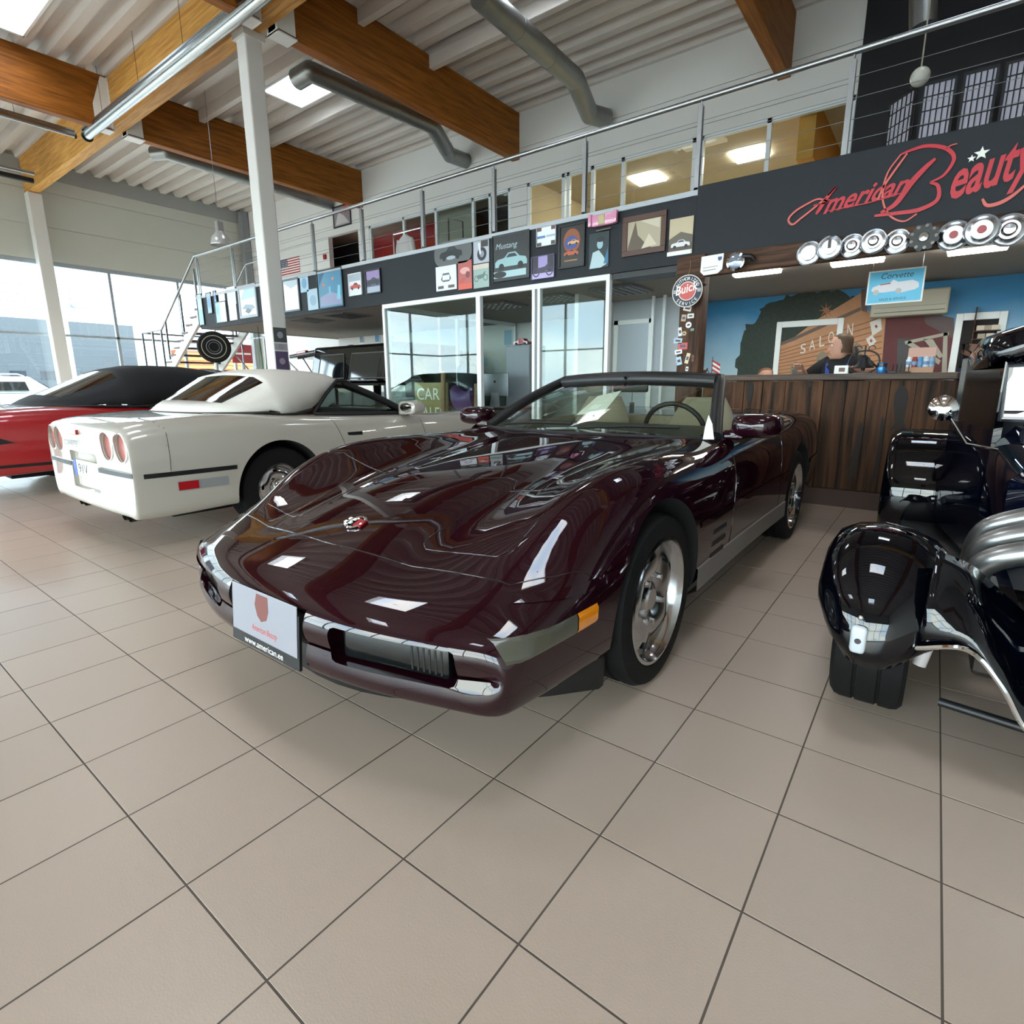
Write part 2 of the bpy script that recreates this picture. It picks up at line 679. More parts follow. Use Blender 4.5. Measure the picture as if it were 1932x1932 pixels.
# ------------------------------------------------------------------ back wall above the mezzanine, with office openings
M_BACKW = mat('white_back_wall', 'dcdbd8', rough=.7, noise=.02, nscale=1.5)
ZT = 5.42                                     # head of the upper office openings
OPEN = [(-11.85, -10.45), (-9.97, -5.02), (-4.55, 1.66)]
wb = MB()
wb.box(XL, XR, YB + .03, YB + .15, ZT, ZR + .15)
wb.box(XL, XR, YB + .03, YB + .15, 0, ZM)
ex = [XL] + [x for o in OPEN for x in o]
wb.box(XL, OPEN[0][0], YB + .03, YB + .15, ZM, ZT)
wb.box(OPEN[0][1], OPEN[1][0], YB + .03, YB + .15, ZM, ZT)
wb.box(OPEN[1][1], OPEN[2][0], YB + .03, YB + .15, ZM, ZT)
wb.box(OPEN[2][1], XR, YB + .03, YB + .15, ZM, ZT)
wback = wb.build('wall_back', M_BACKW)
tag(wback, 'white back wall above the mezzanine', kind='structure')
for z0, z1 in ((ZT, ZT + .18), (ZT + .18, 6.15), (6.15, ZR + .14)):
    MB().cbox(XL, 1.68, YB, YB + .035, z0 + .004, z1 - .004, .004).build('panel', M_BACKW, wback)
n = 6
for k in range(n):
    z0, z1 = ZM + (ZT - ZM) * k / n, ZM + (ZT - ZM) * (k + 1) / n
    for a, c in ((XL, OPEN[0][0]), (OPEN[0][1], OPEN[1][0]), (OPEN[1][1], OPEN[2][0])):
        MB().cbox(a, c, YB, YB + .035, z0 + .005, z1 - .005, .004).build('panel', M_BACKW, wback)
M_BLACKWALL = mat('black_wall_paint', '0e0d14', rough=.6)
o = MB().box(1.68, XR, YB - .02, YB + .03, ZM, ZR + .14).build('wall_black', M_BLACKWALL)
tag(o, 'black painted upper wall behind the lattice screens', kind='structure')

# upper office rooms behind the glass
M_BEIGE = mat('beige_room_paint', 'd6c5a6', rough=.8)
M_TAUPE = mat('taupe_ceiling', 'b3a896', rough=.8)
rm = MB()
rm.box(-15, 1.9, YB + 3.4, YB + 3.5, ZM, 5.7)
rm.box(-4.75, -4.65, YB + .15, YB + 3.4, ZM, 5.7)
rm.box(1.7, 1.8, YB + .15, YB + 3.4, ZM, 5.7)
rm.box(-15.1, -15.0, YB + .15, YB + 3.4, ZM, 5.7)
o = rm.build('wall_office', M_BEIGE)
tag(o, None, kind='structure')
o = MB().box(-15, 1.9, YB + .15, YB + 3.5, 5.6, 5.7).build('ceiling_office', M_TAUPE)
tag(o, None, kind='structure')
o = MB().box(-15, 1.9, YB + .15, YB + 3.5, ZM - .1, ZM).build('floor_office', M_TAUPE)
tag(o, None, kind='structure')
o = MB().box(P(690, 430, Y=YB + 1.3).x, P(824, 430, Y=YB + 1.3).x, YB + 1.3, YB + 1.36, ZM, 5.6).build('wall_red', mat('red_wall_paint', 'b31224', rough=.55))
tag(o, 'red painted office wall behind upper glass', kind='structure')
o = MB().box(P(824, 430, Y=YB + .5).x, P(894, 430, Y=YB + .5).x, YB + .5, YB + .56, ZM, 5.6).build('wall_taupe', mat('taupe_wall', 'a59c90', rough=.8))
tag(o, None, kind='structure')
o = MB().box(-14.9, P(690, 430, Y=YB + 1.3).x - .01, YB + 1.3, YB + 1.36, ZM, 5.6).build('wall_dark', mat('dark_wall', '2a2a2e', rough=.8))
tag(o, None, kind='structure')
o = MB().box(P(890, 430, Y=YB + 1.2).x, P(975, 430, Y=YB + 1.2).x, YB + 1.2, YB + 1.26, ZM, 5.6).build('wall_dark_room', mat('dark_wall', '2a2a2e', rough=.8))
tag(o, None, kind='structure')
M_LAMP = mat('lamp_panel_glow', 'ffffff', emit='fff6e6', estr=20.0)
for k, (u, v) in enumerate(((1222, 337), (1415, 291))):
    c = P(u, v, Z=5.59)
    o = MB().cbox(c.x - .32, c.x + .32, c.y - .3, c.y + .3, 5.565, 5.60, .005).build('ceiling_panel_lamp', [M_LAMP])
    tag(o, ['square lit ceiling panel lamp in the upper office, nearer the plain wall', 'square lit ceiling panel lamp in the upper office, nearer the orange beam'][k], 'lamp', 'upper office ceiling lamps')
c = P(1325, 265, Z=5.59)
o = MB().cbox(c.x - .4, c.x + .4, c.y - .25, c.y + .25, 5.55, 5.60, .005).build('ceiling_cassette', M_WHITE)
tag(o, 'white flush ceiling cassette inside the upper office', 'air vent')
a, c = P(1535, 250, Y=YB + .9), P(1570, 300, Y=YB + .9)
M_GLULAM = wood_mat('glulam_timber', '74420f', 'a2621f', axis='Y', scale=.8, vary=.05)
M_GLULAMX = wood_mat('glulam_timber_light', 'b07c38', 'd8a55c', axis='X', scale=.8, vary=.05)
o = MB().box(.85, 1.1, YB + .2, YB + 3.3, 4.75, 5.6).build('office_beam', mat('orange_timber', 'c98a35', rough=.6))
tag(o, 'orange lit timber beam inside the upper office', 'beam')

# upper glazing frames and panes
def glazing(n, x0, x1, muls, z0, z1, y, label):
    m = MB()
    for xa in [x0 + .03] + list(muls) + [x1 - .03]:
        m.box(xa - .035, xa + .035, y - .03, y + .05, z0, z1)
    m.box(x0, x1, y - .03, y + .05, z1 - .07, z1)
    m.box(x0, x1, y - .03, y + .05, z0, z0 + .05)
    w = m.build('window_%d' % n, M_ALU)
    tag(w, label, kind='structure')
    e = [x0 + .03] + list(muls) + [x1 - .03]
    for p0, p1 in zip(e[:-1], e[1:]):
        MB().box(p0 + .03, p1 - .03, y, y + .008, z0 + .05, z1 - .07).build('pane', M_GLASS, w)
    return w
glazing(3, OPEN[1][0], OPEN[1][1], [P(u, 430, Y=YB + .04).x for u in (763, 824, 894, 926)], ZM, ZT, YB + .04, 'upper glass front before the red wall')
glazing(4, OPEN[2][0], OPEN[2][1], [-3.62, -3.5, -2.92, -2.24, -.83, -.7, .43], ZM, ZT, YB + .04, 'upper office glass band with white frames')

# ------------------------------------------------------------------ mezzanine
M_SOFFIT = mat('soffit_grey_white', '98928a', rough=.85)
sl = MB().box(-9.28, XR, YF + .03, YB, ZS, ZM).build('floor_mezzanine', M_SOFFIT)
tag(sl, None, kind='structure')
fa = MB().box(-9.3, 1.17, YF, YF + .035, ZS - .01, ZM - .04).build('wall_fascia', M_DARKGREY)
tag(fa, 'dark grey mezzanine front hung with car pictures', kind='structure')
MB().box(-9.3, -9.265, YF, YB, ZS - .01, ZM - .04).build('panel', M_DARKGREY, fa)
MB().cbox(-9.33, 1.17, YF - .02, YF + .06, ZM - .045, ZM + .005, .004).build('edge_trim', mat('light_grey_trim', 'a9afb5', rough=.45), fa)
MB().box(.25, 1.2, YF + .035, YF + .3, ZS - .07, ZS + .0).build('soffit_edge', M_BLACK, fa)
# sign board
sb = MB().cbox(1.15, XR, YF - .03, YF + .02, 2.29, ZM + .03, .006).build('wall_signboard', M_DARKGREY)
tag(sb, 'dark grey sign board of the showroom bar', kind='structure')

# ------------------------------------------------------------------ timber structure
def glulam(name, x0, x1, y0, y1, z0, z1, m, label, lam=.12):
    t = thing(name, label, 'beam', ((x0 + x1) / 2, (y0 + y1) / 2, z0), group='glulam roof beams')
    MB().cbox(x0, x1, y0, y1, z0, z1, .012).build('beam_body', m, t)
    return t
g = glulam('timber_girder', XL + .1, XR, YG - .11, YG + .11, 6.0, ZR - .005, M_GLULAMX, 'long pale timber girder resting on the white columns')
g['category'] = 'girder'
del g['group']
BX = (-10.25, -4.85, .6, 6.0)
for k, x in enumerate(BX):
    lab = ['brown timber roof beam crossing behind the white column', 'brown timber roof beam from the white column top to the back wall', 'brown timber roof beam above the upper office glass', 'brown timber roof beam above the black wall'][k]
    glulam('roof_beam', x - .1, x + .1, YG + .11, YB, 5.93, ZR - .005, M_GLULAM, lab)
    lab = ['brown timber roof beam on the street side, nearest the side windows', 'brown timber roof beam overhead on the street side, left of the middle', 'brown timber roof beam overhead on the street side, right of the middle', 'brown timber roof beam overhead by the right wall'][k]
    glulam('roof_beam', x - .1, x + .1, YN, YG - .11, 5.93, ZR - .005, M_GLULAM, lab)
    # steel hanger at the girder
    for s, lab2 in ((1, 'back'), (-1, 'street')):
        m = MB()
        for q in (-1, 1):
            m.prism([(0, 0), (.3, 0), (.3, .35), (.12, .86), (0, .86)], frame_M((x + q * .115, YG + s * .1, 5.95), (0, s, 0), (0, 0, 1)), .01)
        m.box(x - .13, x + .13, min(YG + s * .11, YG + s * .125), max(YG + s * .11, YG + s * .125), 5.9, 6.83)
        m.box(x - .13, x + .13, min(YG + s * .11, YG + s * .42), max(YG + s * .11, YG + s * .42), 5.905, 5.925)
        tag(m.build('beam_hanger', M_WHITE), 'white steel hanger on the %s side of the girder at %s' % (lab2, ['the outermost beam', 'the column beam', 'the office beam', 'the right beam'][k]), 'bracket', 'steel beam hangers')
M_COL = mat('white_column_paint', 'd9d7d3', rough=.5)
# central column and window-side column
cx = -5.28
col = thing('steel_column', 'white square steel column in front of the mezzanine with stickers', 'column', (cx, YG, 0))
MB().cbox(cx - .125, cx + .125, YG - .125, YG + .125, 0, 5.98, .02).build('shaft', M_COL, col)
MB().box(cx - .2, cx + .2, YG - .2, YG + .2, 0, .02).build('base_plate', M_COL, col)
MB().box(cx - .16, cx + .16, YG - .16, YG + .16, 5.9, 5.99).build('cap_plate', M_COL, col)
col2 = thing('steel_column', 'white steel column standing against the side windows', 'column', (XL + .35, YG, 0))
MB().cbox(XL + .2, XL + .5, YG - .15, YG + .15, 0, 5.99, .02).build('shaft', M_COL, col2)
MB().box(XL + .1, XL + .6, YG - .2, YG + .2, 0, .02).build('base_plate', M_COL, col2)
# trimmer joists along x at the skylights
k = 0
for y in (6.2, 7.75):
    o = MB().cbox(BX[0] + .11, XR, y - .06, y + .06, ZR - .22, ZR - .003, .01).build('trimmer_joist', M_ROOF)
    tag(o, ['white trimmer joist on the near edge of the back skylights', 'white trimmer joist on the far edge of the back skylights'][k], 'joist')
    k += 1
# corner post of the far wall
o = MB().box(XL + .08, XL + .3, YB - .25, YB - .02, 0, ZR - .01).build('corner_post', mat('grey_post', '8d9194', rough=.5))
tag(o, 'grey steel post in the far window corner', 'column')

# ------------------------------------------------------------------ ventilation ducts
M_DUCT = mat('galvanised_duct', '8d8f8e', rough=.38, metal=.9, noise=.12, nscale=5)
def duct(label, pts, r, cap0=True):
    t = thing('air_duct', label, 'duct', pts[0], group='ceiling air ducts')
    pp = bezier_chain(pts, n=4)
    m = MB()
    for a, c in zip(pts[:-1], pts[1:]):
        m.cyl(a, c, r, n=24)
    for p in pts[1:-1]:
        m.sphere(p, r * 1.003, 24, 14)
    m.build('pipe', M_DUCT, t, smooth=35)
    for a, c in zip(pts[:-1], pts[1:]):
        a, c = Vector(a), Vector(c)
        L_ = (c - a).length
        for q in range(1, int(L_ / .9) + 1):
            s = a + (c - a) * (q * .9 / L_)
            d = (c - a).normalized() * .015
            if q * .9 < L_ - .05:
                MB().cyl(s - d, s + d, r * 1.03, n=24).build('joint_band', M_DUCT, t, smooth=35)
    return t
zd = 6.35
duct('galvanised duct with round nozzle hanging under the skylight', [P(560, 150, Z=zd), P(585, 135, Z=zd + .02), P(815, 236, Z=zd), P(848, 292, Y=YB - .55), P(880, 304, Y=YB - .02)], .16)
duct('galvanised duct running under the middle roof bay', [P(905, -10, Z=zd), P(1085, 150, Z=zd), P(1112, 215, Y=YB - .5), P(1145, 224, Y=YB - .10)], .17)
e = P(290, 290, Z=6.25)
duct('galvanised duct beyond the second timber beam', [e, (e.x + .30, e.y + .15, 6.25), (e.x + .1, YB - .06, 6.25)], .15)
duct('vertical dark duct in front of the black wall', [P(1742, -30, Y=8.6), P(1742, 52, Y=8.6)], .14)

# ------------------------------------------------------------------ hanging light trunking along the girder
M_TRAY = mat('galvanised_tray', 'b7bcbd', rough=.25, metal=.95)
def tray(label, a, c, w=.2):
    a, c = Vector(a), Vector(c)
    d = (c - a).normalized()
    sd = d.cross(Vector((0, 0, 1))).normalized()
    t = thing('light_trunking', label, 'light', a, group='hanging galvanised light trunking')
    M = frame_M(a, d, Vector((0, 0, 1)))
    L_ = (c - a).length
    m = MB()
    for z0, z1, yw in ((0, .03, w / 2), (.07, .1, w / 2)):
        m.box(0, L_, z0, z1, -yw, yw, M)
    m.box(0, L_, .03, .07, -.02, .02, M)
    m.build('rail', M_TRAY, t)
    MB().cyl(a + Vector((0, 0, .0)), c + Vector((0, 0, 0)), w * .36, n=16).build('tube', M_TRAY, t, smooth=40)
    MB().cyl(a - d * .02, a + d * .004, w * .5, n=20).build('end_cap', M_BLACK, t, smooth=40)
    k = 0
    s = .9
    while s < L_:
        p = a + d * s
        MB().cyl(p + Vector((0, 0, .1)), Vector((p.x, p.y, ZR)), .004, n=5).build('hanger_wire', mat('dark_wire', '3a332c', rough=.6), t)
        s += 1.7
    return t
tray('galvanised light trunking hung along the pale girder', P(165, 257, Y=YG - .35), P(165, 257, Y=YG - .35) + Vector((14, 0, 0)))
a = P(158, 256, Y=YG - .35)
tray('galvanised light trunking hung across toward the side windows', a + Vector((-.1, -.12, -.02)), Vector((a.x - .1, -5, a.z - .02)), .09)
# roof heater units seen past the trunking
t = thing('cable_tray', 'dark cable tray and pipes under the roof by the window wall', 'cable tray', P(20, 262, X=-14.5))
for k, (z, y0, y1, r) in enumerate(((5.85, 2.2, 4.2, .05), (5.95, 2.2, 4.2, .04), (5.72, 2.4, 4.1, .06))):
    MB().cyl((-14.5 + k * .25, y0, z), (-14.5 + k * .25, y1, z), r, n=10).build('pipe', M_BLACK if k == 2 else M_STEEL, t, smooth=40)
MB().box(-14.7, -13.8, 3.0, 3.06, 5.6, ZR).build('bracket', M_STEEL, t)

# ------------------------------------------------------------------ mezzanine railing
ZH = 3.69
BALX = [8.5, 7.25, 6.0, 4.8, 3.57, 2.35, 1.12, -.12, -1.38, -2.62, -3.9, -5.15, -6.42, -7.76, -9.2]
rail = thing('mezzanine_railing', 'stainless railing with wires along the mezzanine edge', 'railing', (-9.2, YF + .04, ZM))
MB().tube([(XR - .05, YF + .02, ZH), (-9.25, YF + .02, ZH)], .024, 12).build('handrail', M_STEEL, rail, smooth=40)
for x in BALX:
    b_ = MB()
    b_.cbox(x - .022, x + .022, YF - .002, YF + .010, ZM + .005, ZH - .06, .002)
    b_.cbox(x - .022, x + .022, YF + .032, YF + .044, ZM + .005, ZH - .06, .002)
    b_.box(x - .022, x + .022, YF - .002, YF + .044, ZM + .005, ZM + .03)
    b_.cyl((x, YF + .02, ZH - .1), (x, YF + .02, ZH - .01), .008, n=8)
    b_.build('baluster', M_STEEL, rail)
for k in range(4):
    z = ZM + .14 + k * .155
    MB().tube([(XR - .05, YF + .02, z), (-9.2, YF + .02, z)], .0022, 5).build('wire', mat('rail_wire', '77797b', rough=.5, metal=.6), rail)

# ------------------------------------------------------------------ stairs at the far end
st = thing('staircase', 'white open staircase with dark treads at the mezzanine end', 'staircase', (-12, 6.2, 0))
M_TREAD = mat('dark_tread', '5b5350', rough=.5)
def flight(x0, z0, x1, z1, y0, y1, nst):
    for y in (y0 + .04, y1 - .04):
        d = Vector((x1 - x0, 0, z1 - z0)).normalized()
        up = Vector((-d.z, 0, d.x))
        if up.z < 0:
            up = -up
        MB().prism([(0, -.02), ((Vector((x1 - x0, 0, z1 - z0))).length, -.02), ((Vector((x1 - x0, 0, z1 - z0))).length, -.24), (0, -.24)], frame_M((x0, y - .03, z0), d, up), .06).build('stringer', M_COL, st)
    for k in range(1, nst):
        x, z = x0 + (x1 - x0) * k / nst, z0 + (z1 - z0) * k / nst
        MB().cbox(x - .15, x + .15, y0 + .0, y1 - .0, z - .02, z + .02, .005).build('tread', M_TREAD, st)
flight(-9.35, 2.85, -11.6, 1.5, 5.4, 6.6, 9)
MB().cbox(-12.75, -11.6, 5.4, 7.9, 1.42, 1.5, .01).build('landing', M_TREAD, st)
flight(-11.6, 1.5, -9.2, 0, 6.75, 7.9, 9)
for x, y in ((-12.6, 5.5), (-12.6, 7.8), (-11.7, 6.7)):
    MB().box(x - .05, x + .05, y - .05, y + .05, 0, 1.42).build('support_post', M_COL, st)
hr = [(-9.28, YF + .02, ZH), (-11.55, 5.42, 2.4), (-12.7, 5.42, 2.38)]
MB().tube(hr, .022, 10).build('stair_handrail', M_STEEL, st, smooth=40)
MB().tube([(-9.0, 6.62, ZH + .12), (-9.7, 6.62, ZH + .1), (-11.6, 6.66, 2.45), (-9.4, 6.7, .95)], .02, 10).build('stair_handrail', M_STEEL, st, smooth=40)
MB().tube([(-12.7, 5.42, 2.38), (-12.7, 7.9, 2.38), (-11.5, 7.9, 2.38), (-9.2, 7.9, .95)], .022, 10).build('stair_handrail', M_STEEL, st, smooth=40)
for x, y, z0, z1 in ((-9.6, 5.42, 2.7, 3.5), (-10.4, 5.42, 2.2, 3.07), (-11.3, 5.42, 1.7, 2.55), (-11.6, 5.42, 1.5, 2.4), (-12.1, 5.42, 1.5, 2.38), (-12.7, 5.42, 1.5, 2.38), (-12.7, 7.9, 1.5, 2.38), (-11.5, 7.9, 1.5, 2.38), (-10.4, 7.9, .75, 1.7), (-9.4, 7.9, .1, 1.1), (-9.7, 6.62, 2.65, ZH + .1), (-10.5, 6.64, 2.2, 3.2)):
    MB().box(x - .018, x + .018, y - .018, y + .018, z0, z1).build('stair_baluster', M_STEEL, st)

# ------------------------------------------------------------------ under the mezzanine
o = MB().box(.31, XR, 8.125, 8.2, 0, ZS - .003).build('wall_bar', M_WHITEWALL)
tag(o, 'bar back wall carrying the painted mural', kind='structure')
o = MB().box(-9.2, -.75, 8.6, 8.7, 0, ZS - .003).build('wall_office_back', M_WHITEWALL)
tag(o, None, kind='structure')
for k, (u, v) in enumerate(((587, 604), (655, 595))):
    c = P(u, v, Z=ZS)
    m = MB()
    m.box(c.x - .3, c.x + .3, c.y - .3, c.y + .3, ZS - .012, ZS - .002)
    o = thing('ceiling_vent', ['dark grille in the mezzanine soffit, nearer the column', 'dark grille in the mezzanine soffit, nearer the glass office'][k], 'air vent', c)
    m.build('vent_frame', mat('vent_grey', '77777a', rough=.5), o)
    for q in range(8):
        MB().box(c.x - .28 + q * .07, c.x - .24 + q * .07, c.y - .28, c.y + .28, ZS - .018, ZS - .011).build('slat', M_BLACK, o)
# ------------------------------------------------------------------ low wedge sports car, shared by three convertibles
# local axes: x forward, y left, z up; origin on the floor midway between the axles
AXF, AXR, WZ, WRAD = 1.21, -1.21, .312, .318
ROWF = [0, .45, .80, .94, .985, 1.0, .985, .935, .82, .66, .46, .23, 0]
#        xc    sweep  w     bot   low   rub   up    shld  crown inner bulge q     centre
STN = [
    (2.225, .17, .800, .35, .35, .352, .356, .36, .36, .36, .36, .36, .36),
    (2.232, .17, .822, .295, .325, .36, .39, .405, .41, .41, .41, .41, .41),
    (2.205, .17, .838, .255, .305, .38, .42, .447, .456, .46, .462, .464, .465),
    (2.140, .17, .850, .245, .305, .42, .455, .478, .492, .500, .505, .508, .51),
    (1.950, .16, .868, .24, .305, .46, .51, .545, .575, .572, .566, .572, .575),
    (1.700, .11, .880, .23, .30, .49, .578, .652, .715, .675, .636, .648, .652),
    (1.450, .06, .890, .21, .30, .51, .628, .728, .788, .738, .690, .706, .712),
    (1.200, .03, .893, .22, .30, .515, .655, .76, .812, .766, .724, .744, .750),
    (.900, .0, .890, .23, .31, .52, .66, .765, .814, .782, .757, .780, .786),
    (.600, .0, .885, .245, .315, .52, .67, .77, .810, .800, .795, .815, .820),
    (.350, .0, .882, .25, .32, .52, .675, .78, .818, .822, .826, .838, .842),
    (.050, .0, .880, .25, .32, .52, .68, .785, .825, .832, .84, .845, .85),
    (-.400, .0, .882, .25, .32, .52, .68, .79, .835, .842, .845, .85, .85),
    (-.800, .0, .888, .25, .32, .522, .685, .80, .850, .860, .862, .864, .865),
    (-1.200, .0, .893, .25, .32, .525, .69, .815, .872, .884, .886, .888, .889),
    (-1.600, -.0, .888, .25, .33, .525, .69, .82, .876, .888, .890, .892, .893),
    (-2.000, -.02, .868, .24, .34, .525, .69, .805, .855, .866, .870, .872, .873),
    (-2.180, -.02, .850, .24, .34, .525, .68, .785, .828, .838, .842, .845, .846),
    (-2.245, -.03, .842, .26, .36, .53, .665, .755, .792, .800, .803, .806, .807),
    (-2.240, -.03, .835, .36, .42, .535, .63, .68, .70, .705, .705, .705, .705),
    (-2.235, -.03, .825, .54, .54, .54, .545, .55, .55, .55, .55, .55, .55),
]


def _cr(p0, p1, p2, p3, t):
    return 0.5 * ((2 * p1) + (p2 - p0) * t + (2 * p0 - 5 * p1 + 4 * p2 - p3) * t * t + (3 * p1 - p0 - 3 * p2 + p3) * t ** 3)


def body_grid(nst=5, nrow=4):
    pts = []
    for s in STN:
        xc, sw, w = s[:3]
        zz = [s[3], s[3], s[3], s[3]] + list(s[4:])
        row = []
        for j, f in enumerate(ROWF):
            y = f * w
            row.append(Vector((xc - sw * f ** 2.4, y, zz[j])))
        pts.append(row)
    # along stations
    S = []
    K = len(pts)
    for i in range(K - 1):
        for k in range(nst):
            t = k / nst
            row = []
            for j in range(len(ROWF)):
                p1, p2 = pts[i][j], pts[i + 1][j]
                p0 = pts[i - 1][j] if i > 0 else p1
                p3 = pts[i + 2][j] if i + 2 < K else p2
                row.append(_cr(p0, p1, p2, p3, t))
            S.append(row)
    S.append(pts[-1])
    out = []
    for row in S:
        r2 = []
        n = len(row)
        for j in range(n - 1):
            p1, p2 = row[j], row[j + 1]
            p0 = row[j - 1] if j > 0 else Vector((row[1].x, -row[1].y, row[1].z))
            p3 = row[j + 2] if j + 2 < n else Vector((row[n - 2].x, -row[n - 2].y, row[n - 2].z))
            for k in range(nrow):
                r2.append(_cr(p0, p1, p2, p3, k / nrow))
        r2.append(row[-1])
        for q in (r2[0], r2[-1]):
            q.y = 0
        # full loop: +y side bottom->top, then mirrored top->bottom
        loop = r2 + [Vector((p.x, -p.y, p.z)) for p in r2[-2:0:-1]]
        out.append(loop)
    return out


def evaluated_mesh(o):
    bpy.context.view_layer.update()
    dg = bpy.context.evaluated_depsgraph_get()
    return bpy.data.meshes.new_from_object(o.evaluated_get(dg))


def carve(o, cutters):
    """cut real recesses out of a solid; cutters are helper solids that are removed again"""
    for c in cutters:
        md = o.modifiers.new('cut', 'BOOLEAN')
        md.operation = 'DIFFERENCE'
        md.solver = 'EXACT'
        md.material_mode = 'TRANSFER'
        md.object = c
    me = evaluated_mesh(o)
    o.modifiers.clear()
    old = o.data
    o.data = me
    bpy.data.meshes.remove(old)
    for c in cutters:
        d = c.data
        bpy.data.objects.remove(c)
        bpy.data.meshes.remove(d)
    return o


M_WELL = mat('wheel_well_black', '0a0a0b', rough=.9)
M_SEAM = mat('gap_bead', '060505', rough=.8)
M_CABIN = mat('cabin_trim_beige', '8d8370', rough=.7, noise=.05, nscale=20)
M_PAINT0 = mat('paint_placeholder', '888888')


def make_c4_body():
    rings = body_grid()
    m = MB()
    m.loft(rings, cap=False)
    # zip the collapsed ends
    for r in (rings[0], rings[-1]):
        n = len(r)
        k = len(m.v)
        m.v += [tuple(p) for p in r]
        h = n // 2
        for j in range(h):
            a, b_ = j, (j + 1)
            c, d = (n - j - 1) % n, (n - j) % n
            f = [k + a, k + b_, k + c, k + d]
            f = list(dict.fromkeys(f))
            if len(f) > 2:
                m.f.append(tuple(f))
                m.mi.append(0)
    o = m.build('car_body', [M_PAINT0, M_WELL, M_CABIN])
    bmx = bmesh.new()
    bmx.from_mesh(o.data)
    bmesh.ops.remove_doubles(bmx, verts=bmx.verts[:], dist=.0006)
    bmesh.ops.dissolve_degenerate(bmx, edges=bmx.edges[:], dist=.0004)
    bmesh.ops.holes_fill(bmx, edges=[e for e in bmx.edges if e.is_boundary], sides=40)
    bmesh.ops.recalc_face_normals(bmx, faces=bmx.faces[:])
    bmx.to_mesh(o.data)
    bmx.free()
    bvh = BVHTree.FromPolygons([v.co.copy() for v in o.data.vertices], [tuple(p.vertices) for p in o.data.polygons])
    cut = []

    def cutter(mb, mi):
        mb.mi = [mi] * len(mb.f)
        c = mb.build('cutter', [M_PAINT0, M_WELL, M_CABIN])
        cut.append(c)
    for ax, r in ((AXF, .366), (AXR, .36)):
        for s in (-1, 1):
            cutter(MB().cyl((ax, s * .58, WZ + .012), (ax, s * 1.1, WZ + .012), r, n=56), 1)
    # cockpit
    c = MB()
    pl = [(.28, .60), (.10, .70), (-.30, .74), (-.62, .74), (-.78, .70), (-.80, 0)]
    pl = pl + [(x, -y) for x, y in pl[-2::-1]]
    c.loft([[Vector((x * 1 + .0, y * .95, .28)) for x, y in pl], [Vector((x, y, 1.2)) for x, y in pl]])
    cutter(c, 2)
    # plate recess at the nose, lamp pockets
    cutter(MB().box(2.10, 2.5, -.215, .215, .20, .452), 1)
    for s in (-1, 1):
        M = frame_M((2.13, s * .50, .375), (math.cos(s * .22) if False else 1, -s * .30, 0), (0, 0, 1))
        b_ = MB()
        Mf = Matrix.Translation((2.12, s * .50, .378)) @ Matrix.Rotation(s * .24, 4, 'Z')
        b_.cbox(-.05, .22, -.20, .20, -.052, .052, .02, Mf)
        cutter(b_, 0)
    # tail plate recess
    cutter(MB().cbox(-2.6, -2.20, -.275, .275, .36, .63, .02), 0)
    # round tail lamp wells
    for y in (-.71, -.50, .50, .71):
        cutter(MB().cyl((-2.12, y, .70), (-2.6, y, .70), .093, n=32), 0)
    carve(o, cut)
    o.data.shade_smooth()
    o.data.set_sharp_from_angle(angle=math.radians(32))
    return o, bvh


CAR_BODY, CAR_BVH = make_c4_body()


def drop(x, y):
    h = CAR_BVH.ray_cast(Vector((x, y, 3)), Vector((0, 0, -1)))
    return h[0], h[1]


def side(x, z, s):
    h = CAR_BVH.ray_cast(Vector((x, s * 3, z)), Vector((0, -s, 0)))
    return h[0], h[1]


def ribbon(mb, path, w=.004, lift=.0008):
    """thin strip lying on the body along projected (point, normal) pairs"""
    L, R = [], []
    for i, (p, n) in enumerate(path):
        a = path[max(i - 1, 0)][0]
        c = path[min(i + 1, len(path) - 1)][0]
        t = (c - a)
        if t.length < 1e-6:
            continue
        if n.dot(p - Vector((p.x * .3, 0, .4))) < 0:
            n = -n
        sd = t.normalized().cross(n).normalized()
        L.append(p + n * lift + sd * w / 2)
        R.append(p + n * lift - sd * w / 2)
    k = len(mb.v)
    for a, c in zip(L, R):
        mb.v += [tuple(a), tuple(c)]
    for i in range(len(L) - 1):
        mb.f.append((k + 2 * i, k + 2 * i + 1, k + 2 * i + 3, k + 2 * i + 2))
        mb.mi.append(mb.m)


def line2(pts, n=10):
    out = []
    for a, c in zip(pts[:-1], pts[1:]):
        for k in range(n):
            t = k / n
            out.append(tuple(p + (q - p) * t for p, q in zip(a, c)))
    out.append(pts[-1])
    return out


def top_path(pts, n=10):
    return [q for q in (drop(x, y) for x, y in line2(pts, n)) if q[0]]


def side_path(pts, s, n=10):
    return [q for q in (side(x, z, s) for x, z in line2(pts, n)) if q[0]]


M_RIM = mat('polished_alloy', 'c9ccd0', rough=.13, metal=1.0)
M_RIMD = mat('alloy_shadow', '222326', rough=.5, metal=.4)
M_BRAKE = mat('brake_disc', '6a6664', rough=.4, metal=.9)


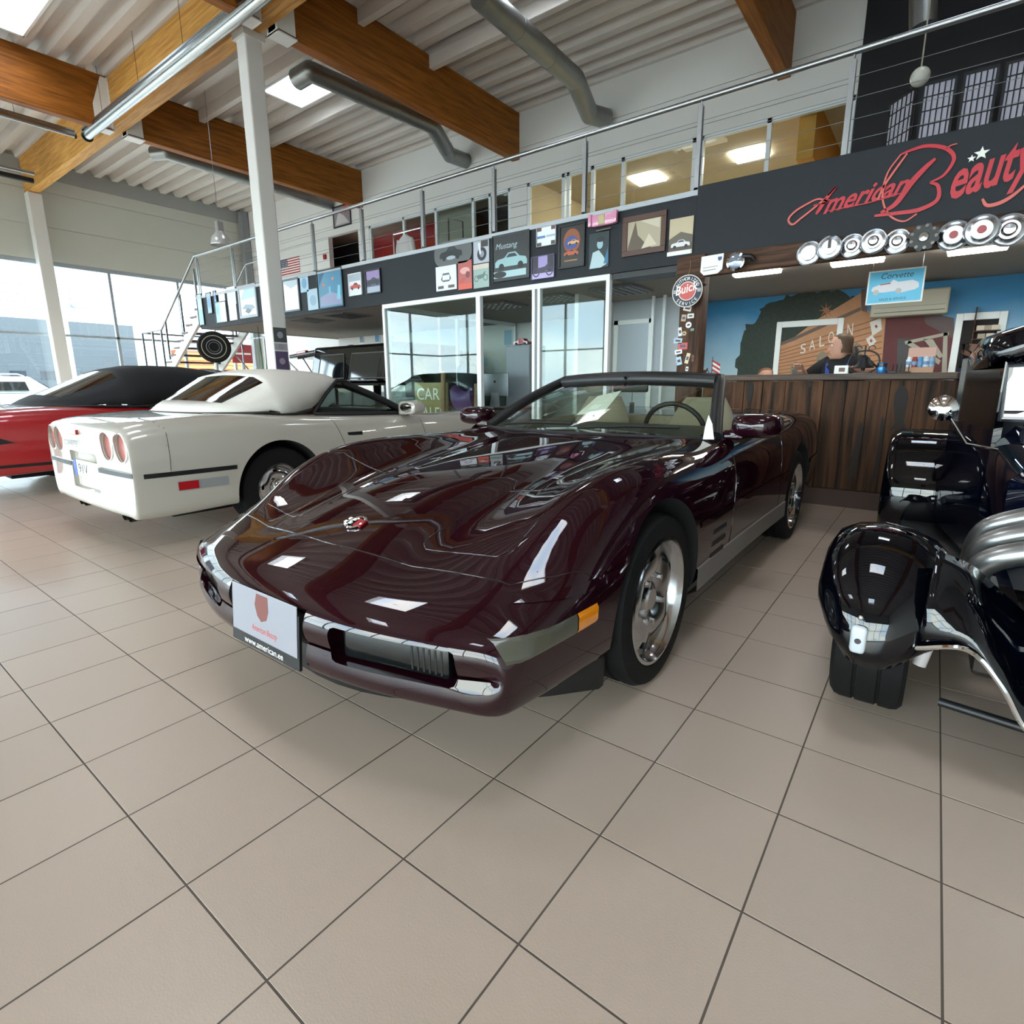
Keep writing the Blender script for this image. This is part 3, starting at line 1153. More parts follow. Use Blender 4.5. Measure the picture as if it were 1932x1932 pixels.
def make_wheel(parent, x, y, s, rad=WRAD, wid=.25, rim=.230):
    """alloy wheel with swept spokes; outer face towards s*y"""
    w = thing('wheel', None, None)
    w.parent = parent
    w.location = (x, y, WZ if rad < .33 else rad)
    if s < 0:
        w.rotation_euler = (0, 0, math.pi)
    M = Matrix.Rotation(-math.pi / 2, 4, 'X')       # lathe axis z -> +y outward
    h = wid / 2
    prof = [(rim - .006, -h * .86), (rim + .012, -h * .98), (rad - .045, -h), (rad - .012, -h * .93), (rad, -h * .74)]
    g = []
    for q in (-.45, 0, .45):
        g += [(rad, h * (q - .10)), (rad - .008, h * (q - .07)), (rad - .008, h * (q + .07)), (rad, h * (q + .10))]
    prof += g + [(rad, h * .74), (rad - .012, h * .93), (rad - .045, h), (rim + .012, h * .98), (rim - .006, h * .86)]
    MB().lathe(prof, 56, M).build('tyre', M_RUBBER, w, smooth=35, local=True)
    r = MB()
    r.lathe([(rim + .004, h * .90), (rim + .006, h * .97), (rim - .006, h * .985), (rim - .014, h * .88), (rim - .022, h * .80), (rim - .026, h * .62), (rim - .045, h * .30), (rim - .045, -h * .9)], 56, M)
    r.build('rim', M_RIM, w, smooth=30, local=True)
    MB().lathe([(.02, -.02), (.15, -.02), (.15, -.045), (.02, -.045)], 32, M).build('brake_disc', M_BRAKE, w, smooth=30, local=True)
    # broad swept spokes with window slots near the rim
    f = MB()
    N = 80
    inner, outer = .062, rim - .020
    rings = []
    sp = 9
    for k in range(N):
        a = 2 * math.pi * k / N
        row = []
        for q in range(7):
            rr = inner + (outer - inner) * q / 6
            z = h * (.60 + .16 * math.sin(q / 6 * math.pi)) - .007 * math.cos(5 * (a - rr * 3.2)) * (q / 6)
            row.append(M @ Vector((rr * math.cos(a), rr * math.sin(a), z)))
        rings.append(row)
    k0 = len(f.v)
    for row in rings:
        f.v += [tuple(p) for p in row]
    for k in range(N):
        k2 = (k + 1) % N
        ph = (k % 16) / 16
        for q in range(6):
            if q in (4,) and ph > .80:
                continue
            f.f.append((k0 + k * 7 + q, k0 + k2 * 7 + q, k0 + k2 * 7 + q + 1, k0 + k * 7 + q + 1))
            f.mi.append(0)
    f.build('spoke_disc', M_RIM, w, smooth=40, local=True)
    MB().lathe([(0, h * .72), (.038, h * .72), (.046, h * .66), (.064, h * .60)], 32, M).build('hub_cap', M_RIM, w, smooth=35, local=True)
    for k in range(5):
        a = 2 * math.pi * k / 5 + .3
        p = Vector((.088 * math.cos(a), .088 * math.sin(a), 0))
        MB().cyl(M @ (p + Vector((0, 0, h * .55))), M @ (p + Vector((0, 0, h * .80))), .012, n=6).build('lug_nut', M_CHROME, w, local=True)
    return w


def grid_surface(f, nu, nv):
    m = MB()
    P_ = [[f(i / nu, j / nv) for j in range(nv + 1)] for i in range(nu + 1)]
    m.loft(P_, cap=False, closed=False)
    return m


WSK, WSX = 1.0, 0.0
# windscreen surface: u across (-1..1), v base (0) to header (1)
def ws(u, v):
    base = Vector((.47 - .24 * u * u, .73 * u, .835 - .012 * u * u))
    top = Vector((-.34 - .07 * u * u, .545 * u, 1.135 - .022 * u * u))
    p = base.lerp(top, v)
    p += Vector((.03, 0, .035)) * (math.sin(v * math.pi) * .5)
    p.z = .83 + (p.z - .83) * WSK
    p.x = p.x * (1 if WSK == 1 else .8) + WSX
    return p


M_SMOKE = glass_mat('tinted_windscreen', 'dfe8de', 1.0)


def strip_on(name, pts_a, pts_b, m, parent, th=.008, local=True):
    """solid strip between two polylines"""
    mb = MB()
    n = len(pts_a)
    ra = []
    for a, c in zip(pts_a, pts_b):
        a, c = Vector(a), Vector(c)
        ra.append([a, c])
    mb.loft(ra, cap=False, closed=False)
    return mb.build(name, m, parent, smooth=40, local=local)


def sports_car(name, label, loc, rotz, paint, opts):
    """opts: top (None or material), strip material, rear/nose details"""
    root = thing(name, label, 'car', loc, rotz)
    B = CAR_BODY.copy() if opts.get('copy') else CAR_BODY
    if opts.get('copy'):
        COL.objects.link(B)
    B.name = 'body'
    B.parent = root
    B.material_slots[0].link = 'OBJECT'
    B.material_slots[0].material = paint
    cab = opts.get('cabin', M_CABIN)
    # ------------ panel gaps drawn as raised beads
    def gap(path, w):
        q = MB()
        q.tube([p + (n if n.dot(p - Vector((p.x * .3, 0, .4))) > 0 else -n) * .0002 for p, n in path], w * .42, 6)  # raised bead along the joint, shaped to catch a line of highlight
        q.build('gap_bead', opts.get('seam', M_SEAM), root, smooth=60, local=True)
    if opts.get('nose', True):
        gap(top_path([(1.90, -.72), (1.965, -.4), (1.985, 0), (1.965, .4), (1.90, .72)], 14), .005)
        for s in (-1, 1):
            gap(top_path([(1.90, s * .72), (1.80, s * .80), (1.70, s * .86)], 6), .005)
            lid = [(1.86, .34), (1.88, .37), (1.84, .62), (1.80, .66), (1.46, .68), (1.42, .66), (1.40, .40), (1.43, .35), (1.83, .33), (1.86, .34)]
            gap(top_path([(x, s * y) for x, y in lid], 6), .004)
    for s in (-1, 1):
        gap(side_path([(.30, .80), (.36, .52), (.36, .30)], s), .005)
        gap(side_path([(-.70, .83), (-.62, .60), (-.66, .30)], s), .005)
        gap(side_path([(-1.98, .86), (-2.0, .54)], s, 8), .004)
    gap(top_path([(-.84, -.74), (-.84, .74)], 12), .006)
    gap(top_path([(-2.0, -.85), (-2.03, 0), (-2.0, .85)], 12), .004)
    for s in (-1, 1):
        gap(top_path([(-.84, s * .74), (-1.30, s * .73), (-1.62, s * .62), (-1.70, 0)], 8), .005)
    # ------------ rub strip all round
    def rub(path):
        q = MB()
        ribbon(q, path, .030, .004)
        q.build('rub_strip', opts.get('strip', M_BLACK), root, local=True)
    for s in (-1, 1):
        for x0, x1 in ((1.93, AXF + .36), (AXF - .36, AXR + .36), (AXR - .36, -2.16)):
            rub([q for q in (side(x0 + (x1 - x0) * k / 10, opts.get('rubz', .522), s) for k in range(11)) if q[0]])
    if opts.get('tail'):
        for s in (-1, 1):
            pa = []
            for k in range(13):
                h = CAR_BVH.ray_cast(Vector((-4, s * (.285 + .555 * k / 12), .525)), Vector((1, 0, 0)))
                if h[0]:
                    pa.append((h[0], h[1]))
            rub(pa)
    # ------------ rocker panel, front gills
    for s in (-1, 1):
        rk = MB()
        pa = [side(AXF - .37 + (AXR + .36 - AXF + .37) * k / 12, .36, s)[0] for k in range(13)]
        rk.loft([[Vector((p.x, s * (.83), .20)), Vector((p.x, s * (abs(p.y) + .004), .235)), Vector((p.x, s * (abs(p.y) + .004), .33)), Vector((p.x, s * (abs(p.y) - .02), .345))] for p in pa], cap=False, closed=False)
        rk.build('rocker_panel', opts.get('rocker', M_DARKGREY), root, smooth=40, local=True)
        if opts.get('gills', True):
            for k in range(4):
                q = side(.56, .455 - k * .055, s)[0]
                MB().cbox(.47, .66, min(s * (abs(q.y) - .02), s * (abs(q.y) + .004)), max(s * (abs(q.y) - .02), s * (abs(q.y) + .004)), q.z - .017, q.z + .008, .004).build('side_gill', M_BLACK, root, local=True)
    if opts.get('tail'):
        for s in (-1, 1):
            q = side(-.50, .68, s)[0]
            MB().cbox(-.58, -.42, min(s * (abs(q.y) - .03), s * (abs(q.y) + .002)), max(s * (abs(q.y) - .03), s * (abs(q.y) + .002)), .665, .70, .006).build('door_handle', M_BLACK, root, local=True)
    # ------------ wheels
    for ax in (AXF, AXR):
        for s in (-1, 1):
            make_wheel(root, ax, s * opts.get('wy', .755), s, rim=opts.get('rim', .230))
    MB().box(-1.9, 1.9, -.55, .55, .17, .22).build('underbody', M_WELL, root, local=True)
    for ax in (AXF, AXR):
        MB().cyl((ax, -.7, WZ), (ax, .7, WZ), .03, n=8).build('axle', M_WELL, root, local=True)
    # ------------ windscreen
    fr = opts.get('frame', M_BLACK)
    edge = [ws(-1, k / 10) for k in range(11)] + [ws(-1 + 2 * k / 16, 1) for k in range(1, 17)] + [ws(1, 1 - k / 10) for k in range(1, 11)]
    MB().tube(edge, .034, 8).build('windscreen_frame', fr, root, smooth=50, local=True)
    MB().tube([ws(-.94 + 1.88 * k / 12, .94) for k in range(13)], .042, 8).build('header_rail', M_BLACK, root, smooth=50, local=True)
    grid_surface(lambda a, c: ws(-1 + 2 * a, c), 16, 8).build('windscreen', M_SMOKE, root, smooth=60, local=True)
    MB().tube([ws(-1 + 2 * k / 16, -.02) for k in range(17)], .012, 6).build('cowl_seal', M_BLACK, root, smooth=50, local=True)
    for s, y0 in ((1, .1), (1, -.45)):
        a, c = ws(y0 / .73, .02), ws((y0 + .48) / .73, .05)
        MB().tube([a + Vector((.06, 0, .02)), (a + c) / 2 + Vector((.05, 0, .03)), c + Vector((.02, 0, .025))], .008, 6).build('wiper', M_BLACK, root, local=True)
    # ------------ door mirrors
    for s in (-1, 1):
        mm = MB()
        yc_ = s * .90
        mm.loft([[Vector((x, yc_ + a_ * .112 * k_ * (abs(math.cos(t)) ** .55) * (1 if math.cos(t) > 0 else -1), .883 + .06 * k_ * (abs(math.sin(t)) ** .65) * (1 if math.sin(t) > 0 else -1))) for t in [q * 2 * math.pi / 28 for q in range(28)] for a_ in (1,)] for x, k_ in ((.075, .94), (.085, 1.0), (.15, 1.0), (.20, .93), (.235, .78), (.255, .5), (.26, .1))])
        mo = mm.build('door_mirror', paint, root, smooth=60, local=True)
        MB().sphere((.080, s * .90, .885), 1, 16, 8, (.012, .095, .050)).build('mirror_glass', M_CHROME, mo, smooth=60, local=True)
        MB().cbox(.10, .22, min(s * .76, s * .86), max(s * .76, s * .86), .815, .86, .012).build('mirror_foot', paint, mo, local=True)
    # ------------ cabin
    d = MB()
    dash = [(.34, .80), (.12, .865), (-.02, .86), (-.06, .80), (-.02, .62), (.1, .45), (.34, .45)]
    d.loft([[Vector((x, y, z)) for x, z in dash] for y in (-.66, -.3, 0, .3, .66)])
    d.build('dashboard', opts.get('dash', mat('dash_dark_green', '3b3f36', rough=.6)), root, smooth=40, local=True)
    MB().cbox(-.75, .05, -.13, .13, .3, .52, .03).build('centre_console', cab, root, smooth=40, local=True)
    for s in (-1, 1):
        seat = thing('seat', None, None)
        seat.parent = root
        y = s * .37
        sm = MB()
        sm.cbox(-.58, -.08, y - .22, y + .22, .30, .47, .05)
        sm.build('cushion', cab, seat, smooth=50, local=True)
        sm = MB()
        prof = []
        for k in range(9):
            z = .42 + .58 * k / 8
            w = .23 - .10 * max(0, (k - 5) / 3) ** 1.5
            x = -.52 - .16 * k / 8
            prof.append([Vector((x + .07 * math.cos(t) * (1 if math.cos(t) > 0 else .7), y + w * math.sin(t), z)) for t in [q * 2 * math.pi / 16 for q in range(16)]])
        sm.loft(prof)
        sm.build('backrest', cab, seat, smooth=50, local=True)
        MB().cbox(-.30, -.08, s * .70 - .02, s * .70 + .02, .45, .80, .015).build('door_trim', cab, root, local=True)
    tor = [Vector((-.16 + .055 * math.sin(t), .37 + .185 * math.cos(t), .80 + .175 * math.sin(t))) for t in [q * 2 * math.pi / 28 for q in range(28)]]
    sw_ = MB().tube(tor, .015, 8, loop=True).build('steering_wheel', M_BLACK, root, smooth=60, local=True)
    MB().cyl((-.15, .37, .79), (.1, .37, .72), .05, .035, n=12).build('steering_column', M_BLACK, sw_, smooth=40, local=True)
    MB().box(-.175, -.15, .20, .54, .785, .815).build('spoke', M_BLACK, sw_, local=True)
    c = ws(0, .86)
    mr = MB().cbox(c.x - .12, c.x - .085, -.12, .12, c.z - .065, c.z - .0, .012).build('rear_view_mirror', M_BLACK, root, smooth=40, local=True)
    MB().cyl((c.x - .09, 0, c.z - .01), (c.x - .0, 0, c.z + .035), .008, n=6).build('mirror_stalk', M_BLACK, mr, local=True)
    return root


def front_details(root, paint):
    """lamps, plate and emblem on the nose"""
    M_LENS = mat('lamp_lens_dark', '0d1112', rough=.2, spec=.5, coat=.3)
    M_AMBER = mat('amber_lens', 'e88a12', rough=.15, coat=1.0)
    M_CLEARL = mat('corner_lens_olive', '4b4b40', rough=.35, coat=.3)
    for s in (-1, 1):
        Mf = Matrix.Translation((2.12, s * .50, .378)) @ Matrix.Rotation(s * .24, 4, 'Z')
        lm = MB().cbox(-.06, .022, -.172, .172, -.046, .046, .012, Mf).build('fog_lamp', M_LENS, root, smooth=40, local=True)
        for k in range(6):
            yy = s * (.06 + k * .018)
            MB().box(.021, .0235, yy - .003, yy + .003, -.034, .034, Mf).build('lens_rib', M_LENS, lm, local=True)
        # cornering lamp wrapped on the side
        for nm, x0, x1, mm in (('cornering_lamp', 2.055, 1.795, M_CLEARL), ('side_marker', 1.79, 1.69, M_AMBER)):
            rows = []
            for k in range(9):
                x = x0 + (x1 - x0) * k / 8
                col_ = []
                for z in (.402, .415, .452, .465):
                    q = side(x, z, s)
                    n = q[1] if q[1].y * s > 0 else -q[1]
                    col_.append(q[0] + n * (.006 if z in (.415, .452) else -.001))
                rows.append(col_)
            MB().loft(rows, cap=False, closed=False).build(nm, mm, root, smooth=40, local=True)
    rows = []
    for k in range(17):
        y = -.82 + 1.64 * k / 16
        x = 2.06 - .50 * (abs(y) / .82) ** 2.2
        rows.append([Vector((x, y, .27)), Vector((x + .015, y, .16)), Vector((x, y, .105)), Vector((x - .03, y, .105)), Vector((x - .05, y, .27))])
    MB().loft(rows, cap=True, closed=False).build('air_dam', M_BLACK, root, smooth=40, local=True)
    # licence plate
    Mp = frame_M((2.236, -.195, .262), (0, 1, 0), (-.08, 0, 1)) @ Matrix.Scale(.75, 4)
    pl = MB().box(0, .52, -.0, .225, -.012, 0, Mp).build('licence_plate', M_BLACK, root, local=True)
    MB().cbox(.01, .51, .052, .262, 0, .004, .003, Mp).build('plate_face', mat('plate_white', '8b8b93', rough=.4), pl, local=True)
    M_RED = mat('sign_red', 'b8382c', rough=.5)
    Mt = Mp @ Matrix.Translation((0, 0, .0045))
    letters('plate_lettering', 'www.american.ee', Mt @ Matrix.Translation((.11, .014, .0)), .028, M_WHITE, pl, width=.30).matrix_parent_inverse.identity()
    letters('plate_lettering', 'American Beauty', Mt @ Matrix.Translation((.17, .085, .0)), .028, M_RED, pl, width=.20, shear=.35).matrix_parent_inverse.identity()
    em = MB()
    poly = [(.20, .20), (.215, .25), (.30, .25), (.305, .19), (.29, .15), (.25, .135), (.22, .155)]
    em.prism(poly, Mt, .0006)
    em.build('plate_picture', mat('plate_crest_brown', '6e3a33', rough=.5), pl, local=True)
    # round crossed-flag emblem on the hood
    p, n = drop(1.86, 0)
    n = n if n.z > 0 else -n
    x = Vector((1, 0, 0))
    x = (x - n * x.dot(n)).normalized()
    Me = frame_M(p + n * .002, x, n.cross(x))
    e = MB()
    e.tube([Me @ Vector((.036 * math.cos(t), .034 * math.sin(t), .003)) for t in [q * 2 * math.pi / 24 for q in range(24)]], .006, 6, loop=True)
    eo = e.build('hood_emblem', M_CHROME, root, smooth=50, local=True)
    f = MB()
    for i in range(4):
        for j in range(3):
            if (i + j) % 2 == 0:
                f.box(-.02 + i * .011, -.009 + i * .011, -.052 + j * .013, -.039 + j * .013, .003, .007, Me)
    f.build('checker_flag', M_WHITE, eo, local=True)
    MB().prism([(-.02, .0), (.02, .008), (.018, .045), (-.02, .038)], Me, .007).build('red_flag', mat('flag_red', 'a01820', rough=.4), eo, local=True)


def tail_details(root):
    M_PINK = mat('tail_lens_sheen', 'b06a62', rough=.25, coat=.6)  # lens paled to pink, reflected light is put into its colour
    M_REDL = mat('red_lens', 'a3121a', rough=.2, coat=1.0)
    for y in (-.71, -.50, .50, .71):
        h = CAR_BVH.ray_cast(Vector((-4, y, .70)), Vector((1, 0, 0)))[0]
        lamp = MB().cyl((h.x + .022, y, .70), (h.x + .05, y, .70), .091, n=32).build('tail_lamp', M_PINK, root, smooth=30, local=True)
        MB().lathe([(.091, 0), (.098, .004), (.098, .010), (.091, .012)], 32, frame_M((h.x - .003, y, .70), (0, 1, 0), (0, 0, 1))).build('lamp_ring', M_WHITE, lamp, smooth=40, local=True)
    def rear_x(y, z):
        return CAR_BVH.ray_cast(Vector((-4, y, z)), Vector((1, 0, 0)))[0].x
    bx_ = min(rear_x(y, z) for y in (-.02, .1, .2) for z in (.765, .78, .79))
    b = MB().cbox(bx_ - .016, bx_ + .05, -.04, .26, .755, .79, .004).build('brake_lamp', M_REDL, root, local=True)
    bx_ = min(rear_x(y, z) for y in (0, .1, .2, .3) for z in (.665, .69, .71))
    letters('name_lettering', 'CORVETTE', frame_M((bx_ - .014, .29, .672), (0, -1, 0), (0, 0, 1)), .038, mat('dark_letters', '3a3a3c', rough=.4), root, width=.30).matrix_parent_inverse.identity()
    pl = MB().cbox(-2.225, -2.205, -.26, .26, .445, .56, .004).build('licence_plate', M_PAPER, root, local=True)
    MB().box(-2.228, -2.224, .205, .26, .445, .56).build('blue_band', mat('plate_blue', '1c4fb4', rough=.4), pl, local=True)
    letters('plate_lettering', '91V', frame_M((-2.2265, .17, .468), (0, -1, 0), (0, 0, 1)), .07, M_BLACK, pl, width=.20).matrix_parent_inverse.identity()
    for s in (-1, 1):
        mk = MB()
        ribbon(mk, side_path([(-1.97, .436), (-1.64, .436)], s, 8), .062, .004)
        mk = mk.build('side_marker', mat('marker_grey', '8a8d8e', rough=.3, coat=.5), root, local=True)
        ml = MB()
        ribbon(ml, side_path([(-1.968, .436), (-1.84, .436)], s, 6), .056, .006)
        ml.build('marker_lens', M_REDL, mk, local=True)
        for k in range(2):
            y = s * (.40 + k * .10)
            MB().cyl((-2.16, y, .215), (-1.8, y, .22), .042, n=16, cap=False).build('exhaust_tip', mat('dull_exhaust', '4a463f', rough=.35, metal=.9), root, smooth=40, local=True)


def soft_top(root, cloth, window_m, dark, zk=1.0, xk=1.0):
    """folding top: header, rear bow, sloping rear window, side windows"""
    def sec(x, zt, wt, zb, wb, sq=.62):
        pts = [(-wb, zb), (-wb * .985, zb + (zt - zb) * .45), (-wt, zt - .06), (-wt * .8, zt - .015), (-wt * .4, zt), (0, zt + .006)]
        pts = pts + [(-y, z) for y, z in pts[-2::-1]]
        return pts
    S = [(-.36, 1.13, .545, 1.06, .575), (-.46, 1.155, .57, 1.07, .60), (-.62, 1.175, .60, .99, .66), (-.80, 1.18, .61, .90, .71), (-.98, 1.175, .62, .875, .74), (-1.10, 1.15, .62, .872, .745)]
    m = MB()
    lift = lambda z: .86 + (z - .86) * zk
    ext = lambda x: -1.66 + (x + 1.66) * xk
    rings = [[Vector((ext(s[0]), y, lift(z))) for y, z in sec(*s)] for s in S]
    m.loft(rings, cap=False, closed=False)
    # rear slope from the bow to the deck
    a = rings[-1]
    n = len(a)
    base = []
    for i, p in enumerate(a):
        t = i / (n - 1) * 2 - 1
        base.append(Vector((-1.66 + .46 * abs(t) ** 3.0, .74 * max(-1, min(1, t * 1.12)), .895)))
    mid1 = [p.lerp(q, .10) + Vector((0, 0, .012)) for p, q in zip(a, base)]
    mid2 = [p.lerp(q, .90) + Vector((0, 0, .012)) for p, q in zip(a, base)]
    m.loft([a, mid1], cap=False, closed=False)
    m.loft([mid2, base], cap=False, closed=False)
    top = None
    # side parts of the slope (cloth), centre is the plastic window
    steps = [[p.lerp(q, .10 + .80 * k / 6) + Vector((0, 0, .012)) for p, q in zip(a, base)] for k in range(7)]
    lo, hi = 2, n - 3
    m.loft([r[lo:hi + 1] for r in steps[5:]], cap=False, closed=False)
    for sl in (slice(0, lo + 1), slice(hi, n)):
        m.loft([r[sl] for r in steps], cap=False, closed=False)
    top = m.build('soft_top', cloth, root, local=True)
    bmx = bmesh.new()
    bmx.from_mesh(top.data)
    bmesh.ops.remove_doubles(bmx, verts=bmx.verts[:], dist=.0015)
    bmesh.ops.recalc_face_normals(bmx, faces=bmx.faces[:])
    bmx.to_mesh(top.data)
    bmx.free()
    top.data.shade_smooth()
    top.data.set_sharp_from_angle(angle=math.radians(60))
    rim = [r[0] for r in rings[3:]] + base + [r[-1] for r in rings[:2:-1]]
    MB().tube([p + Vector((0, 0, -.012)) for p in rim], .014, 6).build('top_seal', dark, top, smooth=50, local=True)
    md = top.modifiers.new('thickness', 'SOLIDIFY')
    md.thickness = .008
    MB().loft([[p + Vector((0, 0, -.004)) for p in r[lo:hi + 1]] for r in steps[:6]], cap=False, closed=False).build('rear_window', window_m, top, smooth=60, local=True)
    for s in (-1, 1):
        w = [(.20, .70, .84), (-.36, .575, 1.075), (-.46, .60, 1.085), (-.60, .655, 1.00), (-.78, .712, .865), (-.74, .72, .845), (.2, .74, .83)]
        mm = MB()
        mm.add([(ext(x), s * y, lift(z)) for x, y, z in w], [tuple(range(len(w)))])
        sw_ = mm.build('side_window', glass_mat('side_glass', 'aab4b0'), root, local=True)
        MB().tube([(ext(x), s * y, lift(z)) for x, y, z in ((.22, .73, .84), (-.34, .575, 1.09), (-.46, .602, 1.095), (-.62, .665, 1.0), (-.80, .72, .86))], .016, 6).build('window_seal', dark, sw_, smooth=50, local=True)
        MB().tube([(ext(-.80), s * .735, .856), (ext(.24), s * .752, .828)], .018, 6).build('belt_seal', dark, sw_, smooth=50, local=True)
    return top


PAINT_PURPLE = mat('aubergine_metallic', '1f0710', rough=.5, metal=.0, coat=1.0, spec=.0)
PAINT_WHITE = mat('white_gloss_paint', 'aea99f', rough=.3, coat=1.0)
PAINT_RED = mat('red_gloss_paint', 'a00a16', rough=.3, coat=1.0)
PURPLE_X, PURPLE_Y = 1.62, 2.66
car1 = sports_car('convertible_car', 'dark aubergine open-top sports car with bright alloy wheels in the middle', (PURPLE_X, PURPLE_Y, 0), math.radians(-90), PAINT_PURPLE, dict(strip=PAINT_PURPLE, seam=mat('glossy_seam', '0a0406', rough=.25, coat=1.0), rocker=mat('rocker_grey', '77706c', rough=.5)))
front_details(car1, PAINT_PURPLE)
car2 = sports_car('convertible_car', 'white soft-top sports car showing its four round tail lamps', (-1.6, 3.07, 0), math.radians(90), PAINT_WHITE, dict(copy=True, wy=.715, rim=.185, tail=True, nose=False, rocker=PAINT_WHITE, strip=M_BLACK, cabin=mat('cabin_red', '5a1a1c', rough=.6), dash=M_BLACK))
car2.scale = (.975, 1, 1)
tail_details(car2)
soft_top(car2, mat('white_vinyl', 'cfcbc4', rough=.65, bump=.1, bscale=40), glass_mat('plastic_window_brown', '8d7d70', 1.2, .05), M_BLACK, zk=1.14)
WSK, WSX = 1.48, .62
car3 = sports_car('convertible_car', 'red sports car with black soft top behind the white one', (-4.75, 2.86, 0), math.radians(90), PAINT_RED, dict(copy=True, tail=False, nose=False, gills=False, rubz=.33, rocker=PAINT_RED, strip=M_BLACK, cabin=M_BLACK, dash=M_BLACK))
soft_top(car3, mat('black_canvas', '101013', rough=.8, bump=.15, bscale=80), glass_mat('plastic_window_clear', 'c8ccce', 1.6, .08), M_BLACK, zk=1.48, xk=1.55)
v_ = MB()
a_, b_, c_ = side(-2.0, .61, -1)[0], side(-1.88, .555, -1)[0], side(-2.0, .545, -1)[0]
off_ = Vector((0, -.004, 0))
v_.add([a_ + off_, b_ + off_, c_ + off_, a_ - off_, b_ - off_, c_ - off_], [(0, 1, 2), (5, 4, 3), (0, 3, 4, 1), (1, 4, 5, 2), (2, 5, 3, 0)])
v_.build('side_vent', M_BLACK, car3, local=True)
# ------------------------------------------------------------------ bar counter
YC = 5.25
M_PLANK = wood_mat('dark_stained_plank', '180d07', '5e3d26', axis='Z', scale=.7, rough=.65, vary=.25)
M_TOPW = wood_mat('counter_top_wood', '2c211b', '503d30', axis='X', scale=1.0, rough=.4)
M_RUSTIC = wood_mat('rustic_beam_wood', '2a1c15', '5d4130', axis='X', scale=1.2, rough=.7)
M_RUSTICZ = wood_mat('rustic_post_wood', '2a1c15', '5d4130', axis='Z', scale=1.2, rough=.7)
ctr = thing('bar_counter', 'rustic bar counter clad in dark vertical planks', 'counter', (2.4, YC + .3, 0))
MB().box(1.36, 3.36, YC + .03, YC + .22, 0, 1.11).build('carcass', M_TOPW, ctr)
edges = [1.33] + [P(u, 800, Y=YC).x for u in (1398, 1433, 1475, 1546, 1589, 1631, 1670, 1719, 1765)] + [3.36]
for k, (a, c) in enumerate(zip(edges[:-1], edges[1:])):
    MB().cbox(a + .002, c - .002, YC + random.uniform(-.004, .004), YC + .03, .16, 1.11, .003).build('plank', M_PLANK, ctr)
MB().cbox(1.33, 3.36, YC - .004, YC + .03, 0, .155, .004).build('kick_board', mat('kick_board_brown', '3a231b', rough=.6, noise=.1, nscale=6), ctr)
MB().cbox(1.28, 3.40, YC - .06, YC + .54, 1.115, 1.17, .008).build('counter_top', M_TOPW, ctr)
# charred knots on the planks
for blob in ([(1700, 727), (1710, 734), (1713, 752), (1709, 772), (1706, 792), (1708, 806), (1714, 816), (1694, 811), (1678, 810), (1688, 800), (1687, 778), (1686, 760), (1690, 740)],
             [(1412, 724), (1421, 722), (1420, 745), (1414, 764), (1409, 750)], [(1527, 720), (1532, 724), (1528, 731), (1524, 724)],
             [(1790, 742), (1796, 735), (1797, 765), (1790, 760)], [(1663, 790), (1668, 796), (1664, 850), (1650, 905), (1646, 900), (1655, 850)], [(1622, 800), (1628, 806), (1622, 850), (1606, 905), (1600, 900), (1612, 845)]):
    pts = bezier_chain([P(u, v, Y=YC) for u, v in blob], closed=True, n=3)
    c = pts[0]
    MB().prism([(p.x - c.x, p.z - c.z) for p in pts], frame_M((c.x, YC - .0055, c.z), (1, 0, 0), (0, 0, 1)), .001).build('scorch_mark', mat('scorched_wood', '1c130f', rough=.7), ctr)

# ------------------------------------------------------------------ post and beam of the bar
bt = thing('bar_beam', 'rustic dark timber beam under the sign, hung with hubcaps', 'beam', (3, 5.24, 2.09))
MB().cbox(1.05, XR, 5.19, 5.27, 2.10, 2.285, .012).build('timber', M_RUSTIC, bt)
MB().cbox(1.02, 1.30, 5.17, 5.27, 2.02, 2.30, .012).build('end_block', M_RUSTIC, bt)
po = thing('bar_post', 'rustic timber post covered in stickers beside the bar', 'post', (1.14, 5.32, 0))
MB().cbox(1.03, 1.26, 5.28, 5.46, 0, 2.26, .015).build('timber', M_RUSTICZ, po)
STK = [(1297, 582, 15, 9, 'd9d4cc'), (1290, 600, 9, 12, 'b39a80'), (1303, 596, 12, 8, 'e4e0dc'), (1283, 626, 7, 16, 'cfd4d8'), (1299, 613, 11, 11, 'f0efec'), (1291, 629, 8, 8, 'bfa27a'), (1279, 643, 16, 10, '9fb6cc'), (1288, 653, 18, 12, 'c0504a'),
       (1280, 664, 14, 8, 'e6e3df'), (1281, 681, 10, 15, 'a9c6e0'), (1297, 676, 7, 19, 'd8c7a0'), (1296, 696, 5, 8, 'e8e8e8'), (1307, 676, 4, 12, '6b4030'), (1306, 622, 6, 4, '7fb098')]
for k, (u, v, w_, h_, c_) in enumerate(STK):
    c = P(u, v, Y=5.278)
    M = frame_M((c.x, 5.279, c.z), (math.cos((k % 5 - 2) * .12), 0, math.sin((k % 5 - 2) * .12)), (-math.sin((k % 5 - 2) * .12), 0, math.cos((k % 5 - 2) * .12)))
    hw, hh = w_ * .0027, h_ * .0027
    if w_ == h_:
        poly = [(hw * math.cos(t * math.pi / 8), hh * math.sin(t * math.pi / 8)) for t in range(16)]
    else:
        poly = [(-hw, -hh), (hw, -hh), (hw, hh), (-hw, hh)]
    s_ = MB().prism(poly, M, .0015).build('sticker', mat('sticker_' + c_, c_, rough=.5), po)
    MB().prism([(x * .6, y * .35) for x, y in poly], M @ Matrix.Translation((0, 0, .0014)), .0008).build('sticker_print', mat('sticker_print_%d' % (k % 3), ['5a2a22', '3a4a66', '444444'][k % 3], rough=.5), s_)

